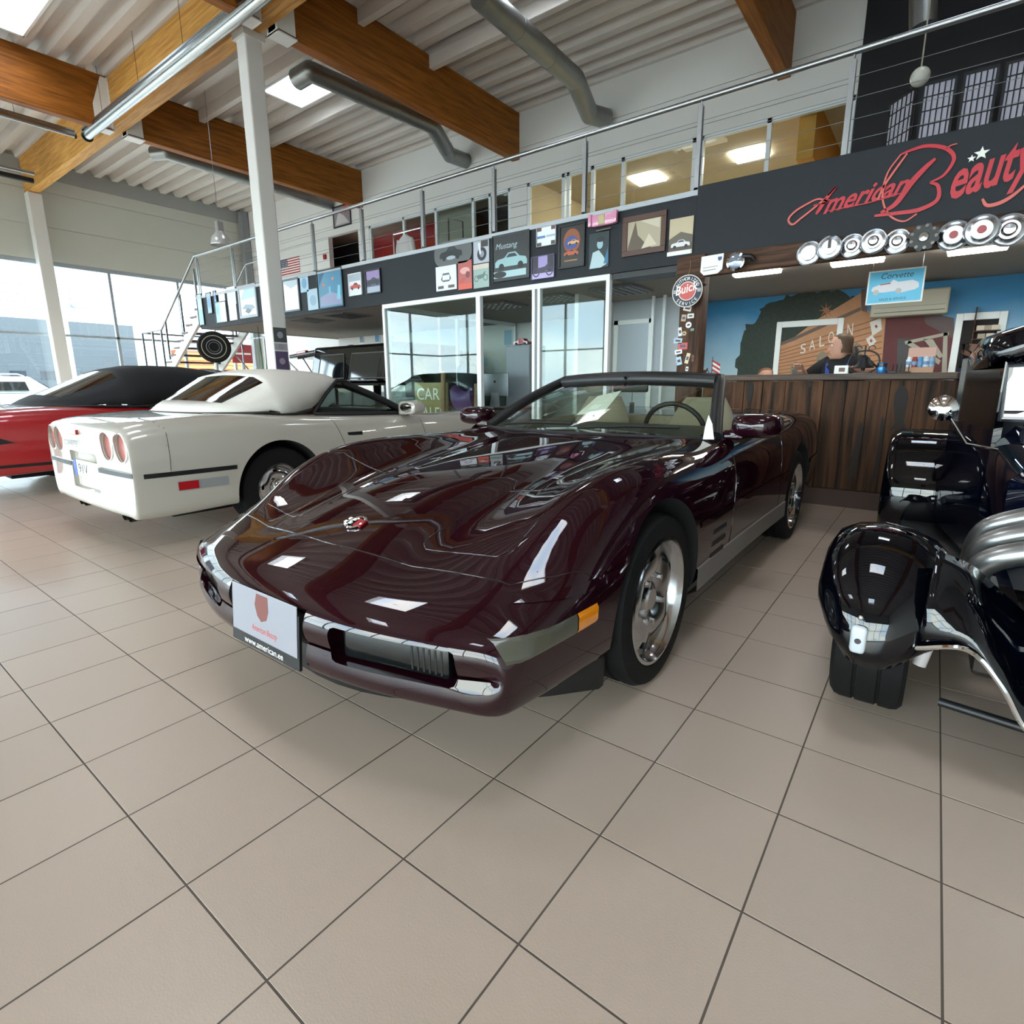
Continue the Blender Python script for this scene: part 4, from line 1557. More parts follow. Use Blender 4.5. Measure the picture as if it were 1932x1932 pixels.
# hubcaps and a black gear on the beam
M_HUB = mat('spun_aluminium', 'c4c6ca', rough=.22, metal=1.0)
HUB = [(1526, 478, .100, 'first hubcap on the bar beam from the post, flat brushed face with a square crest', 'crest'), (1568, 470, .094, 'hubcap with a pale ring and dark upright badge', 'badge'), (1608, 464, .094, 'third hubcap on the bar beam, plain with raised centre, beside the badge one', 'dome'),
       (1650, 459, .094, 'fourth hubcap on the bar beam, between two plain ones', 'dome'), (1693, 456, .094, 'plain hubcap right beside the black gear disc', 'dome'), (1799, 444, .108, 'large hubcap right after the black gear disc, red and white centre', 'red'), (1851, 438, .108, 'large hubcap with red centre, between two large ones', 'red'), (1904, 434, .112, 'largest hubcap, at the far right of the bar beam', 'dome')]
for k, (u, v, r, lab, kind_) in enumerate(HUB):
    c = P(u, v, Y=5.18)
    yo = 5.188 - (.075 if k in (1, 3, 6) else 0)
    M = frame_M((c.x, yo, c.z), (1, 0, 0), (0, 0, 1))
    t = thing('hubcap', lab, 'hubcap', (c.x, 5.188, c.z - r), group='hubcaps on the bar beam')
    MB().lathe([(r, 0), (r * 1.01, .010), (r * .96, .024), (r * .86, .014), (r * .62, .020), (r * .56, .026), (r * .40, .026)], 36, M).build('dish', M_HUB, t, smooth=30)
    if yo < 5.18:
        MB().cyl((c.x, 5.189, c.z), (c.x, yo - .005, c.z), r * .3, n=12).build('mount', M_BLACK, t)
    if kind_ == 'crest':
        MB().lathe([(r * .41, .022), (r * .40, .030), (0, .030)], 28, M).build('centre_cap', mat('pale_alloy', 'd6d9dc', rough=.3, metal=.7), t, smooth=30)
        MB().prism([(-.05, -.02), (.05, -.02), (.05, .02), (-.05, .02)], M @ Matrix.Translation((0, 0, .030)), .003).build('crest', M_HUB, t)
    elif kind_ == 'badge':
        MB().lathe([(r * .60, .022), (r * .58, .030), (0, .030)], 28, M).build('centre_cap', mat('pale_alloy', 'd6d9dc', rough=.3, metal=.7), t, smooth=30)
        MB().prism([(-.012, -.01), (.012, -.01), (.012, .055), (0, .065), (-.012, .055)], M @ Matrix.Translation((0, 0, .030)), .004).build('badge', mat('badge_dark', '2a1d1d', rough=.4), t)
    elif kind_ == 'red':
        MB().lathe([(r * .60, .024), (r * .56, .034), (0, .034)], 28, M).build('centre_cap', mat('hub_white', 'dfe3ea', rough=.25, metal=.3), t, smooth=30)
        MB().lathe([(r * .26, .034), (r * .24, .042), (0, .042)], 18, M).build('crest', mat('hub_red', '9b2a33', rough=.3), t, smooth=30)
    else:
        MB().lathe([(r * .42, .024), (r * .40, .044), (r * .30, .056), (0, .060)], 28, M).build('centre_cap', M_HUB, t, smooth=30)
c = P(1743, 451, Y=5.18)
t = thing('gear_disc', 'black toothed disc with chrome bolts among the hubcaps', 'hubcap', (c.x, 5.13, c.z - .13))
MB().cyl((c.x, 5.189, c.z), (c.x, 5.12, c.z), .03, n=12).build('mount', M_BLACK, t)
M = frame_M((c.x, 5.12, c.z), (1, 0, 0), (0, 0, 1))
poly = []
for q in range(48):
    a = q * 2 * math.pi / 48
    r = .100 if (q // 3) % 2 else .086
    poly.append((r * math.cos(a), r * math.sin(a)))
MB().prism(poly, M, .02).build('disc', M_BLACK, t)
MB().lathe([(.036, .02), (.030, .035), (0, .036)], 20, M).build('hub', M_CHROME, t, smooth=30)
for q in range(9):
    a = q * 2 * math.pi / 9
    MB().cyl(M @ Vector((0.078 * math.cos(a), 0.078 * math.sin(a), .018)), M @ Vector((0.078 * math.cos(a), 0.078 * math.sin(a), .03)), .012, n=10).build('bolt', M_CHROME, t)
# white shield and old headlamp
c = P(1343, 499, Y=5.17)
t = thing('shield_plaque', 'white shield plaque with small blue crest on the bar beam', 'plaque', (c.x, 5.165, c.z - .09))
M = frame_M((c.x, 5.188, c.z), (1, 0, 0), (0, 0, 1))
MB().prism([(-.10, .08), (-.105, -.055), (-.07, -.09), (.06, -.085), (.10, -.05), (.105, .085)], M, .02).build('board', M_PAPER, t)
MB().prism([(.055, .06), (.055, .035), (.072, .022), (.09, .035), (.09, .06)], M @ Matrix.Translation((0, 0, .02)), .002).build('crest', mat('crest_blue', '24456e', rough=.4), t)
MB().prism([(-.08, -.02), (.06, -.015), (.06, -.022), (-.08, -.027)], M @ Matrix.Translation((0, 0, .02)), .001).build('text_line', mat('text_grey', 'a0a0a0'), t)
MB().prism([(-.08, -.045), (.04, -.04), (.04, -.05), (-.08, -.055)], M @ Matrix.Translation((0, 0, .02)), .001).build('text_line', mat('text_grey', 'a0a0a0'), t)
c = P(1387, 493, Y=5.1)
t = thing('old_headlamp', 'old round chrome headlamp fixed to the bar beam', 'headlamp', (c.x, 5.1, c.z - .08))
M = frame_M((c.x, 5.13, c.z), (1, 0, 0), (0, 0, 1))
MB().lathe([(.02, -.05), (.06, -.03), (.078, .01), (.08, .022), (.066, .028)], 28, M).build('bucket', M_CHROME, t, smooth=40)
MB().lathe([(.066, .024), (.04, .036), (0, .04)], 24, M).build('lens', mat('lamp_glass', '9aa6b4', rough=.08, metal=.6), t, smooth=50)
MB().tube([(c.x + .05, 5.12, c.z + .04), (c.x + .13, 5.13, c.z + .03), (c.x + .15, 5.15, c.z)], .022, 10).build('bracket', M_BLACK, t, smooth=40)

# ------------------------------------------------------------------ round service sign on the post
c = P(1296, 549, Y=5.14)
t = thing('round_sign', 'round navy and red car service sign hung on the post', 'sign', (c.x, 5.14, c.z - .15))
M = frame_M((c.x, 5.15, c.z), (1, 0, 0), (0, 0, 1))
def disc(name, r, z, m, par, th=.003, n=40):
    return MB().lathe([(r, z), (r, z + th), (0, z + th)], n, M).build(name, m, par, smooth=20)
disc('rim', .150, 0, mat('sign_cream', 'd8cfc4', rough=.5), t, .004)
disc('ring', .142, .004, mat('sign_navy', '1b2238', rough=.5), t, .002)
disc('inner_ring', .088, .006, mat('sign_cream', 'd8cfc4'), t, .001)
disc('centre', .080, .007, mat('sign_salmon', 'c2504a', rough=.5), t, .001)
def arc_text(body, r, a0, a1, size, z, m, par, flip=False):
    n = len(body)
    for i, ch in enumerate(body):
        if ch == ' ':
            continue
        a = a0 + (a1 - a0) * i / (n - 1)
        ang = a - math.pi / 2 if not flip else a + math.pi / 2
        bm, w = text_mesh(ch, size)
        Mt = M @ Matrix.Translation((r * math.cos(a), r * math.sin(a), z)) @ Matrix.Rotation(ang, 4, 'Z') @ Matrix.Translation((-w / 2, 0 if not flip else -size * .35, 0))
        MB().bm(bm, Mt).build('letter', m, par)
arc_text('AUTHORIZED', .100, math.radians(152), math.radians(28), .042, .0065, M_PAPER, t)
arc_text('SERVICE', .118, math.radians(222), math.radians(318), .046, .0065, M_PAPER, t, True)
letters('script', 'Buick', M @ Matrix.Translation((-.115, -.035, .0095)) @ Matrix.Rotation(.2, 4, 'Z'), .078, M_PAPER, t, width=.235, shear=.3, off=.015)
for s in (-1, 1):
    for q in range(3):
        MB().prism([(s * .10, -.014 + q * .012), (s * .136, -.014 + q * .012), (s * .136, -.009 + q * .012), (s * .10, -.009 + q * .012)], M @ Matrix.Translation((0, 0, .0062)), .001).build('stripe', M_PAPER, t)
MB().tube([(c.x, 5.15, c.z + .14), (c.x + .02, 5.15, c.z + .22), (c.x + .01, 5.165, c.z + .28)], .003, 5).build('hanging_cord', mat('cord_brown', '8a6a4a'), t)

# ------------------------------------------------------------------ mural on the bar back wall
YM = 8.118
mu = thing('saloon_mural', 'wall mural of a western saloon under blue sky', 'mural', (3, YM, 0))
M_SKYP = bpy.data.materials.new('mural_sky')
M_SKYP.use_nodes = True
N_, L_ = M_SKYP.node_tree.nodes, M_SKYP.node_tree.links
tc = N_.new('ShaderNodeTexCoord')
sx_ = N_.new('ShaderNodeSeparateXYZ')
nz = N_.new('ShaderNodeTexNoise')
nz.inputs['Scale'].default_value = 1.3
nz.inputs['Detail'].default_value = 4
ad = N_.new('ShaderNodeMath')
ad.operation = 'MULTIPLY_ADD'
ad.inputs[1].default_value = .55
rp = N_.new('ShaderNodeValToRGB')
rp.color_ramp.elements[0].position = .95
rp.color_ramp.elements[0].color = lin('b4cbd4')
rp.color_ramp.elements[1].position = 1.45
rp.color_ramp.elements[1].color = lin('2f7fae')
mrp = N_.new('ShaderNodeMapRange')
mrp.inputs['From Min'].default_value = 1.3
mrp.inputs['From Max'].default_value = 2.5
L_.new(tc.outputs['Object'], nz.inputs['Vector'])
L_.new(tc.outputs['Object'], sx_.inputs[0])
L_.new(nz.outputs['Fac'], ad.inputs[0])
L_.new(sx_.outputs['Z'], ad.inputs[2])
L_.new(ad.outputs[0], mrp.inputs['Value'])
rp.color_ramp.elements[0].position = .1
rp.color_ramp.elements[1].position = .85
L_.new(mrp.outputs[0], rp.inputs['Fac'])
L_.new(rp.outputs['Color'], N_['Principled BSDF'].inputs['Base Color'])
N_['Principled BSDF'].inputs['Roughness'].default_value = .6
MB().box(.31, XR, YM - .002, YM + .004, 0, ZS - .005).build('painted_sky', M_SKYP, mu)
_layer = [0]
def paint(name, pix, m, par=None, lay=None):
    """flat painted patch on the mural wall from photo pixels"""
    if lay is None:
        _layer[0] += 1
        lay = _layer[0]
    y = YM - .003 - .0006 * lay
    pts = [P(u, v, Y=YM) for u, v in pix]
    c = pts[0]
    return MB().prism([(p.x - c.x, p.z - c.z) for p in pts], frame_M((c.x, y, c.z), (1, 0, 0), (0, 0, 1)), .0005).build(name, m, par or mu)
M_TREE = mat('mural_tree_green', '2b352c', rough=.7, noise=.5, nscale=25)
random.seed(3)
crown = []
for u, v in ((1392, 720), (1390, 680), (1398, 640), (1408, 615), (1428, 603), (1438, 580), (1462, 566), (1490, 556), (1530, 550), (1570, 548), (1600, 556), (1618, 566), (1632, 580), (1632, 720)):
    crown.append((u, v))
jag = []
for a, c in zip(crown[:-1], crown[1:]):
    for k in range(4):
        t = k / 4
        jag.append((a[0] + (c[0] - a[0]) * t + random.uniform(-4, 4), a[1] + (c[1] - a[1]) * t + random.uniform(-4, 4)))
paint('painted_tree', jag + [crown[-1]], M_TREE)
M_BOARD = mat('mural_orange_boards', 'b5835f', rough=.7, noise=.15, nscale=10)
M_BOARD2 = mat('mural_board_shadow', '8a5433', rough=.7)
paint('painted_gable', [(1494, 640), (1543, 602), (1626, 552), (1628, 600)], M_BOARD)
paint('painted_front', [(1466, 720), (1468, 652), (1500, 640), (1624, 584), (1672, 592), (1661, 720)], M_BOARD)
for k in range(10):
    t = k / 10
    paint('painted_board_line', [(1468, 662 + 6 * k), (1664, 598 + 11.5 * k), (1664, 600 + 11.5 * k), (1468, 663.5 + 6 * k)], M_BOARD2, lay=4)
paint('painted_cornice', [(1466, 655), (1500, 642), (1624, 586), (1624, 579), (1500, 635), (1466, 649)], mat('mural_cornice', '5a3d2c'))
paint('painted_corner', [(1625, 545), (1634, 545), (1636, 590), (1625, 586)], mat('mural_cornice', '5a3d2c'))
M_WHL = mat('mural_white', 'd8d0c6', rough=.7)
for i, ch in enumerate('SALOON'):
    u, v = 1509 + i * 17.5, 668 - i * 6.4
    p = P(u, v, Y=YM)
    letters('painted_letter', ch, frame_M((p.x, YM - .0075, p.z), (1, 0, .24), (-.05, 0, 1)), .125 + i * .007, M_WHL, mu, width=.072)
M_MWIN = mat('mural_window_dark', '4c4842')
for q in ([(1492, 712), (1492, 690), (1502, 682), (1513, 688), (1513, 712)], [(1540, 712), (1541, 672), (1552, 662), (1562, 668), (1562, 712)], [(1606, 712), (1606, 655), (1616, 646), (1626, 652), (1626, 712)]):
    w_ = paint('painted_window', q, mat('mural_window_trim', '7d6a52'), lay=6)
    x0, x1 = q[0][0] + 3, q[-1][0] - 3
    paint('painted_pane', [(x0, 712), (x0, q[1][1] + 7), (x1, q[1][1] + 6), (x1, 712)], M_MWIN, w_, lay=8)
for q in ([(1641, 608), (1662, 600), (1664, 622), (1646, 634)], [(1634, 640), (1645, 632), (1654, 644), (1642, 656)]):
    w_ = paint('painted_card_sign', q, M_WHL, lay=7)
    cu, cv = sum(a for a, _ in q) / 4, sum(b_ for _, b_ in q) / 4
    paint('card_mark', [(cu - 3, cv), (cu, cv - 4), (cu + 3, cv), (cu, cv + 4)], mat('mural_card_red', '9a3a34'), w_, lay=9)
paint('painted_wheel_hub', [(1552, 584), (1560, 580), (1566, 586), (1560, 593)], mat('mural_wheel', '9a6238'), lay=7)
for k in range(8):
    a = k * math.pi / 4
    paint('painted_spoke', [(1559 + 2 * math.cos(a + 1.5), 586 + 2 * math.sin(a + 1.5)), (1559 + 16 * math.cos(a), 586 + 16 * math.sin(a)), (1559 + 2 * math.cos(a - 1.5), 586 + 2 * math.sin(a - 1.5))], mat('mural_wheel', '9a6238'), lay=6)
M_BARN = mat('mural_barn_red', '5d2a2b', rough=.7, noise=.12, nscale=6)
paint('painted_barn', [(1661, 720), (1672, 593), (1752, 590), (1752, 606), (1800, 612), (1796, 720)], M_BARN, lay=5)
paint('painted_barn_roof', [(1745, 588), (1800, 600), (1800, 640), (1745, 610)], mat('mural_barn_roof', '4a3330'), lay=6)
paint('painted_doorway', [(1690, 720), (1694, 638), (1722, 640), (1718, 720)], mat('mural_dark', '2a2022'), lay=7)
M_PLK = mat('mural_grey_plank', '9d9482')
for q in ([(1707, 644), (1790, 626), (1790, 632), (1708, 650)], [(1715, 642), (1775, 680), (1771, 688), (1711, 650)], [(1742, 640), (1760, 640), (1780, 672), (1772, 676)], [(1780, 628), (1788, 627), (1786, 720), (1776, 720)]):
    paint('painted_plank', q, M_PLK, lay=8)
# door frames on the mural wall
def door_frame(n, L, R, top, label, room=False):
    a, c = P(L, 650, Y=YM).x, P(R, 650, Y=YM).x
    zt = P((L + R) / 2, top, Y=YM).z
    m = MB()
    m.cbox(a, a + .07, YM - .03, YM - .006, 0, zt, .006)
    m.cbox(c - .07, c, YM - .03, YM - .006, 0, zt, .006)
    m.cbox(a + .07, c - .07, YM - .03, YM - .006, zt - .08, zt, .006)
    d = m.build('door_%d' % n, M_WHITE)
    tag(d, label, kind='structure')
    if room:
        MB().box(a + .07, c - .07, YM - .008, YM - .0045, 0, zt - .08).build('dark_sheet', mat('storeroom_shade', '1b1613', rough=.8), d)  # flat dark sheet on the wall, painted as the dark room behind
    else:
        MB().cyl((a + .12, YM - .04, 1.0), (a + .22, YM - .04, 1.0), .012, n=8).build('handle', M_STEEL, d)
    return d
door_frame(1, 1463, 1588, 604, 'white door frame in the mural wall, door painted over')
door_frame(2, 1796, 1892, 590, 'white framed storeroom doorway', True)
_zs = [P(1850, 624, Y=YM - .05).z, P(1835, 640, Y=YM - .05).z]
ZB = [_zs[0] + .001] * 3 + [_zs[1] + .001] * 2
for k, (u, v) in enumerate(((1850, 618), (1864, 616), (1878, 620), (1852, 630), (1868, 632))):
    c = P(u, v, Y=YM - .08)
    o = MB().cbox(c.x - .035, c.x + .035, YM - .09, YM - .012, ZB[k], ZB[k] + .055, .003).build('storage_box', mat('storage_box_%d' % (k % 2), ['c9b9a4', '9b8a76'][k % 2]))
    tag(o, ['small pale box highest on the storeroom shelf', 'small brown box highest beside the pale one', 'small pale box at the door frame edge', 'small brown box lower on the storeroom shelf', 'small pale box lowest on the storeroom shelf'][k], 'box', 'boxes on the storeroom shelf')
o = MB()
a, c = P(1835, 640, Y=YM - .05), P(1885, 640, Y=YM - .05)
sh = thing('storeroom_shelf', 'dark shelf seen in the storeroom doorway', 'shelf', (a.x, YM - .05, a.z))
MB().box(a.x, c.x, YM - .095, YM - .01, a.z - .01, a.z + .0).build('shelf_board', M_RUSTIC, sh)
z2 = P(1850, 624, Y=YM - .05).z
MB().box(a.x, c.x, YM - .095, YM - .01, z2 - .012, z2).build('shelf_board', M_RUSTIC, sh)
MB().box(a.x - .012, a.x, YM - .095, YM - .01, a.z - .3, a.z + .35).build('shelf_side', M_RUSTIC, sh)

# ------------------------------------------------------------------ air conditioner, hanging sign, strip lamps
a, c = P(1646, 553, Y=7.9), P(1788, 590, Y=7.9)
ac = thing('air_conditioner', 'pale wall air conditioner above the mural barn', 'air conditioner', (a.x, 8.0, c.z))
MB().cbox(a.x, c.x, 7.9, YM - .012, c.z, a.z, .02).build('casing', mat('ac_cream', 'b9b4a0', rough=.5), ac)
MB().box(a.x + .04, c.x - .03, 7.894, 7.901, c.z + .04, c.z + .05).build('louvre', mat('ac_slot', '6e6a5c'), ac)
MB().box(a.x + .04, c.x - .03, 7.896, 7.901, c.z + .10, c.z + .103).build('front_seam', mat('ac_slot', '6e6a5c'), ac)
YS = 6.0
a, c = P(1640, 513, Y=YS), P(1739, 568, Y=YS)
sg = thing('hanging_sign', 'light blue hanging sign with white convertible drawing', 'sign', (a.x, YS, c.z))
M = frame_M((a.x, YS, c.z), (1, 0, 0), (0, 0, 1))
W_, H_ = c.x - a.x, a.z - c.z
MB().box(0, W_, 0, H_, -.006, 0, M).build('board', M_PAPER, sg)
MB().box(.012, W_ - .012, .012, H_ - .012, 0, .001, M).build('blue_field', mat('sign_cyan', '4fb3d6', rough=.4), sg)
letters('title', 'Corvette', M @ Matrix.Translation((W_ * .22, H_ * .74, .0015)), H_ * .17, mat('sign_ink', '1d2a3c'), sg, width=W_ * .58, shear=.25)
letters('caption', 'SALES & SERVICE', M @ Matrix.Translation((W_ * .24, H_ * .10, .0015)), H_ * .07, mat('sign_ink', '1d2a3c'), sg, width=W_ * .48)
carp = [(.08, .42), (.10, .52), (.22, .58), (.40, .60), (.46, .70), (.55, .62), (.80, .64), (.90, .56), (.92, .42), (.85, .36), (.62, .30), (.55, .36), (.30, .34), (.14, .36)]
MB().prism([(x * W_, y * H_) for x, y in carp], M @ Matrix.Translation((0, 0, .001)), .001).build('car_drawing', mat('sign_car_white', 'd9d5d8'), sg)
for x in (.17, .57):
    MB().prism([((x + .055 * math.cos(t)) * W_, .36 * H_ + .055 * W_ * math.sin(t)) for t in [q * math.pi / 8 for q in range(16)]], M @ Matrix.Translation((0, 0, .002)), .001).build('wheel_drawing', mat('sign_wheel', 'b8b4b0'), sg)
MB().prism([(.22 * W_, .56 * H_), (.42 * W_, .58 * H_), (.42 * W_, .61 * H_), (.24 * W_, .59 * H_)], M @ Matrix.Translation((0, 0, .0021)), .0006).build('red_seat_drawing', mat('sign_red', 'b8382c'), sg)
for x in (.03, W_ - .03):
    MB().cyl((a.x + x, YS, a.z), (a.x + x, YS, ZS), .0025, n=5).build('cord', M_STEEL, sg)
M_TUBE = mat('fluorescent_glow', 'ffffff', emit='fff8ee', estr=16.0)
for k, (u0, u1, v0, v1) in enumerate(((1382, 1475, 519, 512), (1568, 1668, 500, 490), (1788, 1902, 478, 467))):
    a, c = P(u0, v0, Z=2.22), P(u1, v1, Z=2.22)
    ym = (a.y + c.y) / 2
    t = thing('strip_lamp', ['lit strip lamp on the bar ceiling nearest the post', 'lit strip lamp on the bar ceiling above the hanging sign', 'lit strip lamp on the bar ceiling farthest from the post'][k], 'lamp', (a.x, ym, 2.2), group='strip lamps on the bar ceiling')
    MB().cbox(a.x - .01, c.x + .01, ym - .07, ym + .07, 2.235, ZS - .002, .006).build('housing', M_WHITE, t)
    MB().cbox(a.x, c.x, ym - .06, ym + .06, 2.205, 2.236, .01).build('diffuser', M_TUBE, t)

# ------------------------------------------------------------------ red script lettering on the sign board
sl = thing('script_sign', 'big red script lettering with two stars on the dark sign board', 'sign', (2.4, YF - .035, 2.4))
M_SRED = mat('script_red', 'b5152a', rough=.4)
M_SRED2 = mat('script_red_edge', 'c9574f', rough=.4)
YSG = YF - .031
def px_path(pts, n=6):
    return [P(u, v, Y=YSG) for u, v in [(q.x, q.y) for q in bezier_chain([(u, v, 0) for u, v in pts], n=n)]]
def stroke(name, pts, w0, w1=None, m=M_SRED, n=6, th=.012):
    """brush stroke: flat ribbon with varying width, standing off the board"""
    pth = px_path(pts, n)
    K = len(pth)
    L1, R1 = [], []
    for i, p in enumerate(pth):
        t = pth[min(i + 1, K - 1)] - pth[max(i - 1, 0)]
        sd = Vector((-t.z, 0, t.x)).normalized()
        f = i / (K - 1)
        w = w0 + ((w1 if w1 is not None else w0) - w0) * math.sin(f * math.pi)
        L1.append(p + sd * w / 2)
        R1.append(p - sd * w / 2)
    mb = MB()
    rings = [[a, c, c + Vector((0, -th, 0)), a + Vector((0, -th, 0))] for a, c in zip(L1, R1)]
    mb.loft(rings)
    return mb.build(name, m, sl)
# big swash of the first capital
stroke('stroke', [(1563, 381), (1545, 376), (1524, 385), (1500, 400), (1488, 415), (1496, 424), (1512, 412), (1530, 398), (1556, 376), (1578, 352)], .012, .016, M_SRED2)
stroke('stroke', [(1578, 352), (1560, 375), (1545, 398), (1540, 405)], .016, .03)
stroke('stroke', [(1535, 388), (1555, 384), (1566, 377)], .01, .012)
def script_word(body, p0, p1, x_h, shear, m):
    """lettering set along a rising baseline on the board, from photo pixels"""
    a, c = P(*p0, Y=YSG), P(*p1, Y=YSG)
    d_ = (c - a)
    letters('word', body, frame_M((a.x, YSG - .006, a.z), d_.normalized(), Vector((-d_.z, 0, d_.x)).normalized()), x_h, m, sl, width=d_.length, shear=shear, off=.02)
script_word('merican', (1552, 404), (1716, 363), .145, .62, M_SRED)
stroke('stroke', [(1560, 399), (1640, 383), (1710, 362)], .006, .008)
stroke('stroke', [(1655, 380), (1668, 352), (1690, 320), (1712, 290)], .012, .016, M_SRED2)
# the large second capital
stroke('stroke', [(1662, 402), (1690, 385), (1720, 345), (1745, 318), (1765, 300)], .020, .042)
stroke('stroke', [(1700, 292), (1720, 284), (1750, 276), (1785, 281), (1800, 300), (1782, 330), (1755, 345)], .012, .026, M_SRED)
stroke('stroke', [(1755, 345), (1770, 352), (1768, 378), (1735, 396), (1700, 402), (1665, 406), (1650, 408)], .016, .030)
stroke('stroke', [(1700, 292), (1676, 325), (1666, 360), (1668, 388), (1682, 410), (1706, 418), (1730, 404)], .010, .014, M_SRED2)
stroke('stroke', [(1785, 281), (1795, 275), (1806, 272)], .006, .008, M_SRED2)
script_word('eauty', (1786, 378), (1968, 318), .27, .62, M_SRED)
stroke('stroke', [(1853, 376), (1862, 388), (1885, 384), (1910, 370), (1940, 345)], .014, .026, M_SRED2)
for u, v, r in ((1852, 290, 9), (1833, 300, 5)):
    c = P(u, v, Y=YSG)
    poly = []
    for q in range(10):
        a = q * math.pi / 5 + math.pi / 2
        rr = r * .0052 * (1 if q % 2 == 0 else .42)
        poly.append((rr * math.cos(a), rr * math.sin(a)))
    MB().prism(poly, frame_M((c.x, YSG - .004, c.z), (1, 0, 0), (0, 0, 1)), .008).build('star', M_PAPER, sl)
# ------------------------------------------------------------------ glass office under the mezzanine
YP = YF + .005
M_PGLASS = glass_mat('office_glass', 'eef6f4', 1.0)
xs = [P(u, 600, Y=YP).x for u in (722, 902, 1006, 1016, 1141, 1148)]
gp = MB()
x0, x1 = xs[0], xs[5]
gp.box(x0, x1, YP, YP + .06, ZS - .07, ZS - .012)
gp.box(x0, x1, YP, YP + .06, 0, .09)
for x, w in ((xs[0] + .02, .025), (xs[1], .035), (xs[2], .02), (xs[3], .018), (xs[5] - .02, .022)):
    gp.box(x - w, x + w, YP, YP + .06, .09, ZS - .07)
pw = gp.build('window_5', M_ALU)
tag(pw, 'white framed glass office front under the mezzanine', kind='structure')
for a, c in ((xs[0] + .04, xs[1] - .035), (xs[3] + .018, xs[5] - .042)):
    MB().box(a, c, YP + .025, YP + .033, .09, ZS - .07).build('pane', M_PGLASS, pw)
# side glass of the office, running back
gp = MB()
for y in (YP + .08, 6.9, 8.55):
    gp.box(x0 + .0, x0 + .05, y - .025, y + .025, 0, ZS - .012)
gp.box(x0, x0 + .05, YP + .06, 8.58, ZS - .07, ZS - .012)
gp.box(x0, x0 + .05, YP + .06, 8.58, 0, .09)
pw2 = gp.build('window_6', M_ALU)
tag(pw2, 'white framed side glass of the office', kind='structure')
for a, c in ((YP + .11, 6.87), (6.93, 8.52)):
    MB().box(x0 + .02, x0 + .028, a, c, .09, ZS - .07).build('pane', M_PGLASS, pw2)
# passage between office and bar
o = MB().box(-.75, .31, 7.3, 7.36, 0, ZS - .003).build('wall_passage', mat('passage_wall', 'b9bec4', rough=.7))
tag(o, None, kind='structure')
o = MB().box(.25, .31, 7.36, 8.12, 0, ZS - .003).build('wall_passage_side', M_WHITEWALL)
tag(o, None, kind='structure')
o = MB().box(-.81, -.75, 6.3, 8.6, 0, ZS - .003).build('wall_office_side', M_WHITEWALL)
tag(o, None, kind='structure')
d = MB()
xa, xb = P(1160, 650, Y=7.29).x, P(1232, 650, Y=7.29).x
d.box(xa, xa + .06, 7.25, 7.3, 0, 2.0)
d.box(xb - .06, xb, 7.25, 7.3, 0, 2.0)
d.box(xa, xb, 7.25, 7.3, 1.94, 2.0)
d3 = d.build('door_3', M_WHITE)
tag(d3, 'white framed pale door in the passage by the office', kind='structure')
MB().box(xa + .06, xb - .06, 7.27, 7.3, 0, 1.94).build('leaf', mat('door_leaf', 'b5bcc6', rough=.5), d3)
for k, u in enumerate((1231, 1252)):
    x = P(u, 620, Y=7.1).x
    o = MB().box(x - .018, x + .018, 7.08, 7.12, 0, ZS - .004).build('trim_%d' % (k + 1), M_ALU)
    tag(o, None, kind='structure')
c = P(1158, 560, Y=7.2)
o = thing('fluorescent_louvre', 'unlit louvred ceiling lamp in the passage by the office', 'lamp', (P(1172, 548, Z=ZS).x, P(1172, 548, Z=ZS).y, ZS - .03))
q = P(1172, 548, Z=ZS - .02)
MB().box(q.x - .3, q.x + .3, q.y - .3, q.y + .3, ZS - .03, ZS - .004).build('lamp_tray', mat('vent_grey', '77777a'), o)
for k in range(6):
    MB().box(q.x - .28 + k * .1, q.x - .26 + k * .1, q.y - .28, q.y + .28, ZS - .04, ZS - .03).build('louvre', M_STEEL, o)
# lamps in the office ceiling
for k, (u, v) in enumerate(((945, 577), (1052, 563))):
    q = P(u, v, Z=ZS - .02)
    t = thing('office_lamp', ['louvred office ceiling lamp behind the middle pane', 'louvred office ceiling lamp behind the right pane'][k], 'lamp', (q.x, q.y, ZS - .03), group='louvred office lamps')
    MB().box(q.x - .3, q.x + .3, q.y - .3, q.y + .3, ZS - .03, ZS - .004).build('lamp_tray', mat('vent_grey', '77777a'), t)
    for i in range(5):
        for j in range(5):
            MB().box(q.x - .25 + i * .11, q.x - .21 + i * .11, q.y - .25 + j * .11, q.y - .23 + j * .11, ZS - .035, ZS - .03).build('reflector', M_PAPER, t)

# office furniture
M_GREYMET = mat('grey_cabinet_paint', '8c9097', rough=.5)
a, c = P(953, 652, Y=6.9), P(999, 652, Y=6.9)
cb = thing('metal_cabinet', 'tall grey metal cabinet inside the glass office', 'cabinet', ((a.x + c.x) / 2, 7.1, 0))
MB().cbox(a.x, c.x, 6.92, 7.35, 0, a.z, .01).build('body', M_GREYMET, cb)
dr = MB().cbox(a.x + .01, c.x - .01, 6.905, 6.92, .05, a.z - .02, .004).build('door', M_GREYMET, cb)
MB().box(a.x + .03, a.x + .05, 6.893, 6.905, .9, 1.05).build('handle', M_STEEL, dr)
zt = a.z
q = P(985, 641, Y=7.1)
mc = thing('model_car', 'small red model car on top of the grey cabinet', 'toy car', (q.x, 7.1, zt + .001))
MB().prism([(-.14, .02), (-.14, .06), (-.06, .07), (-.03, .11), (.05, .11), (.08, .07), (.14, .06), (.14, .02)], frame_M((q.x, 7.17, zt + .001), (1, 0, 0), (0, 0, 1)), .12).build('shell', PAINT_RED, mc)
for x in (-.08, .08):
    MB().cyl((q.x + x, 7.04, zt + .026), (q.x + x, 7.18, zt + .026), .025, n=14).build('wheel', M_BLACK, mc, smooth=40)
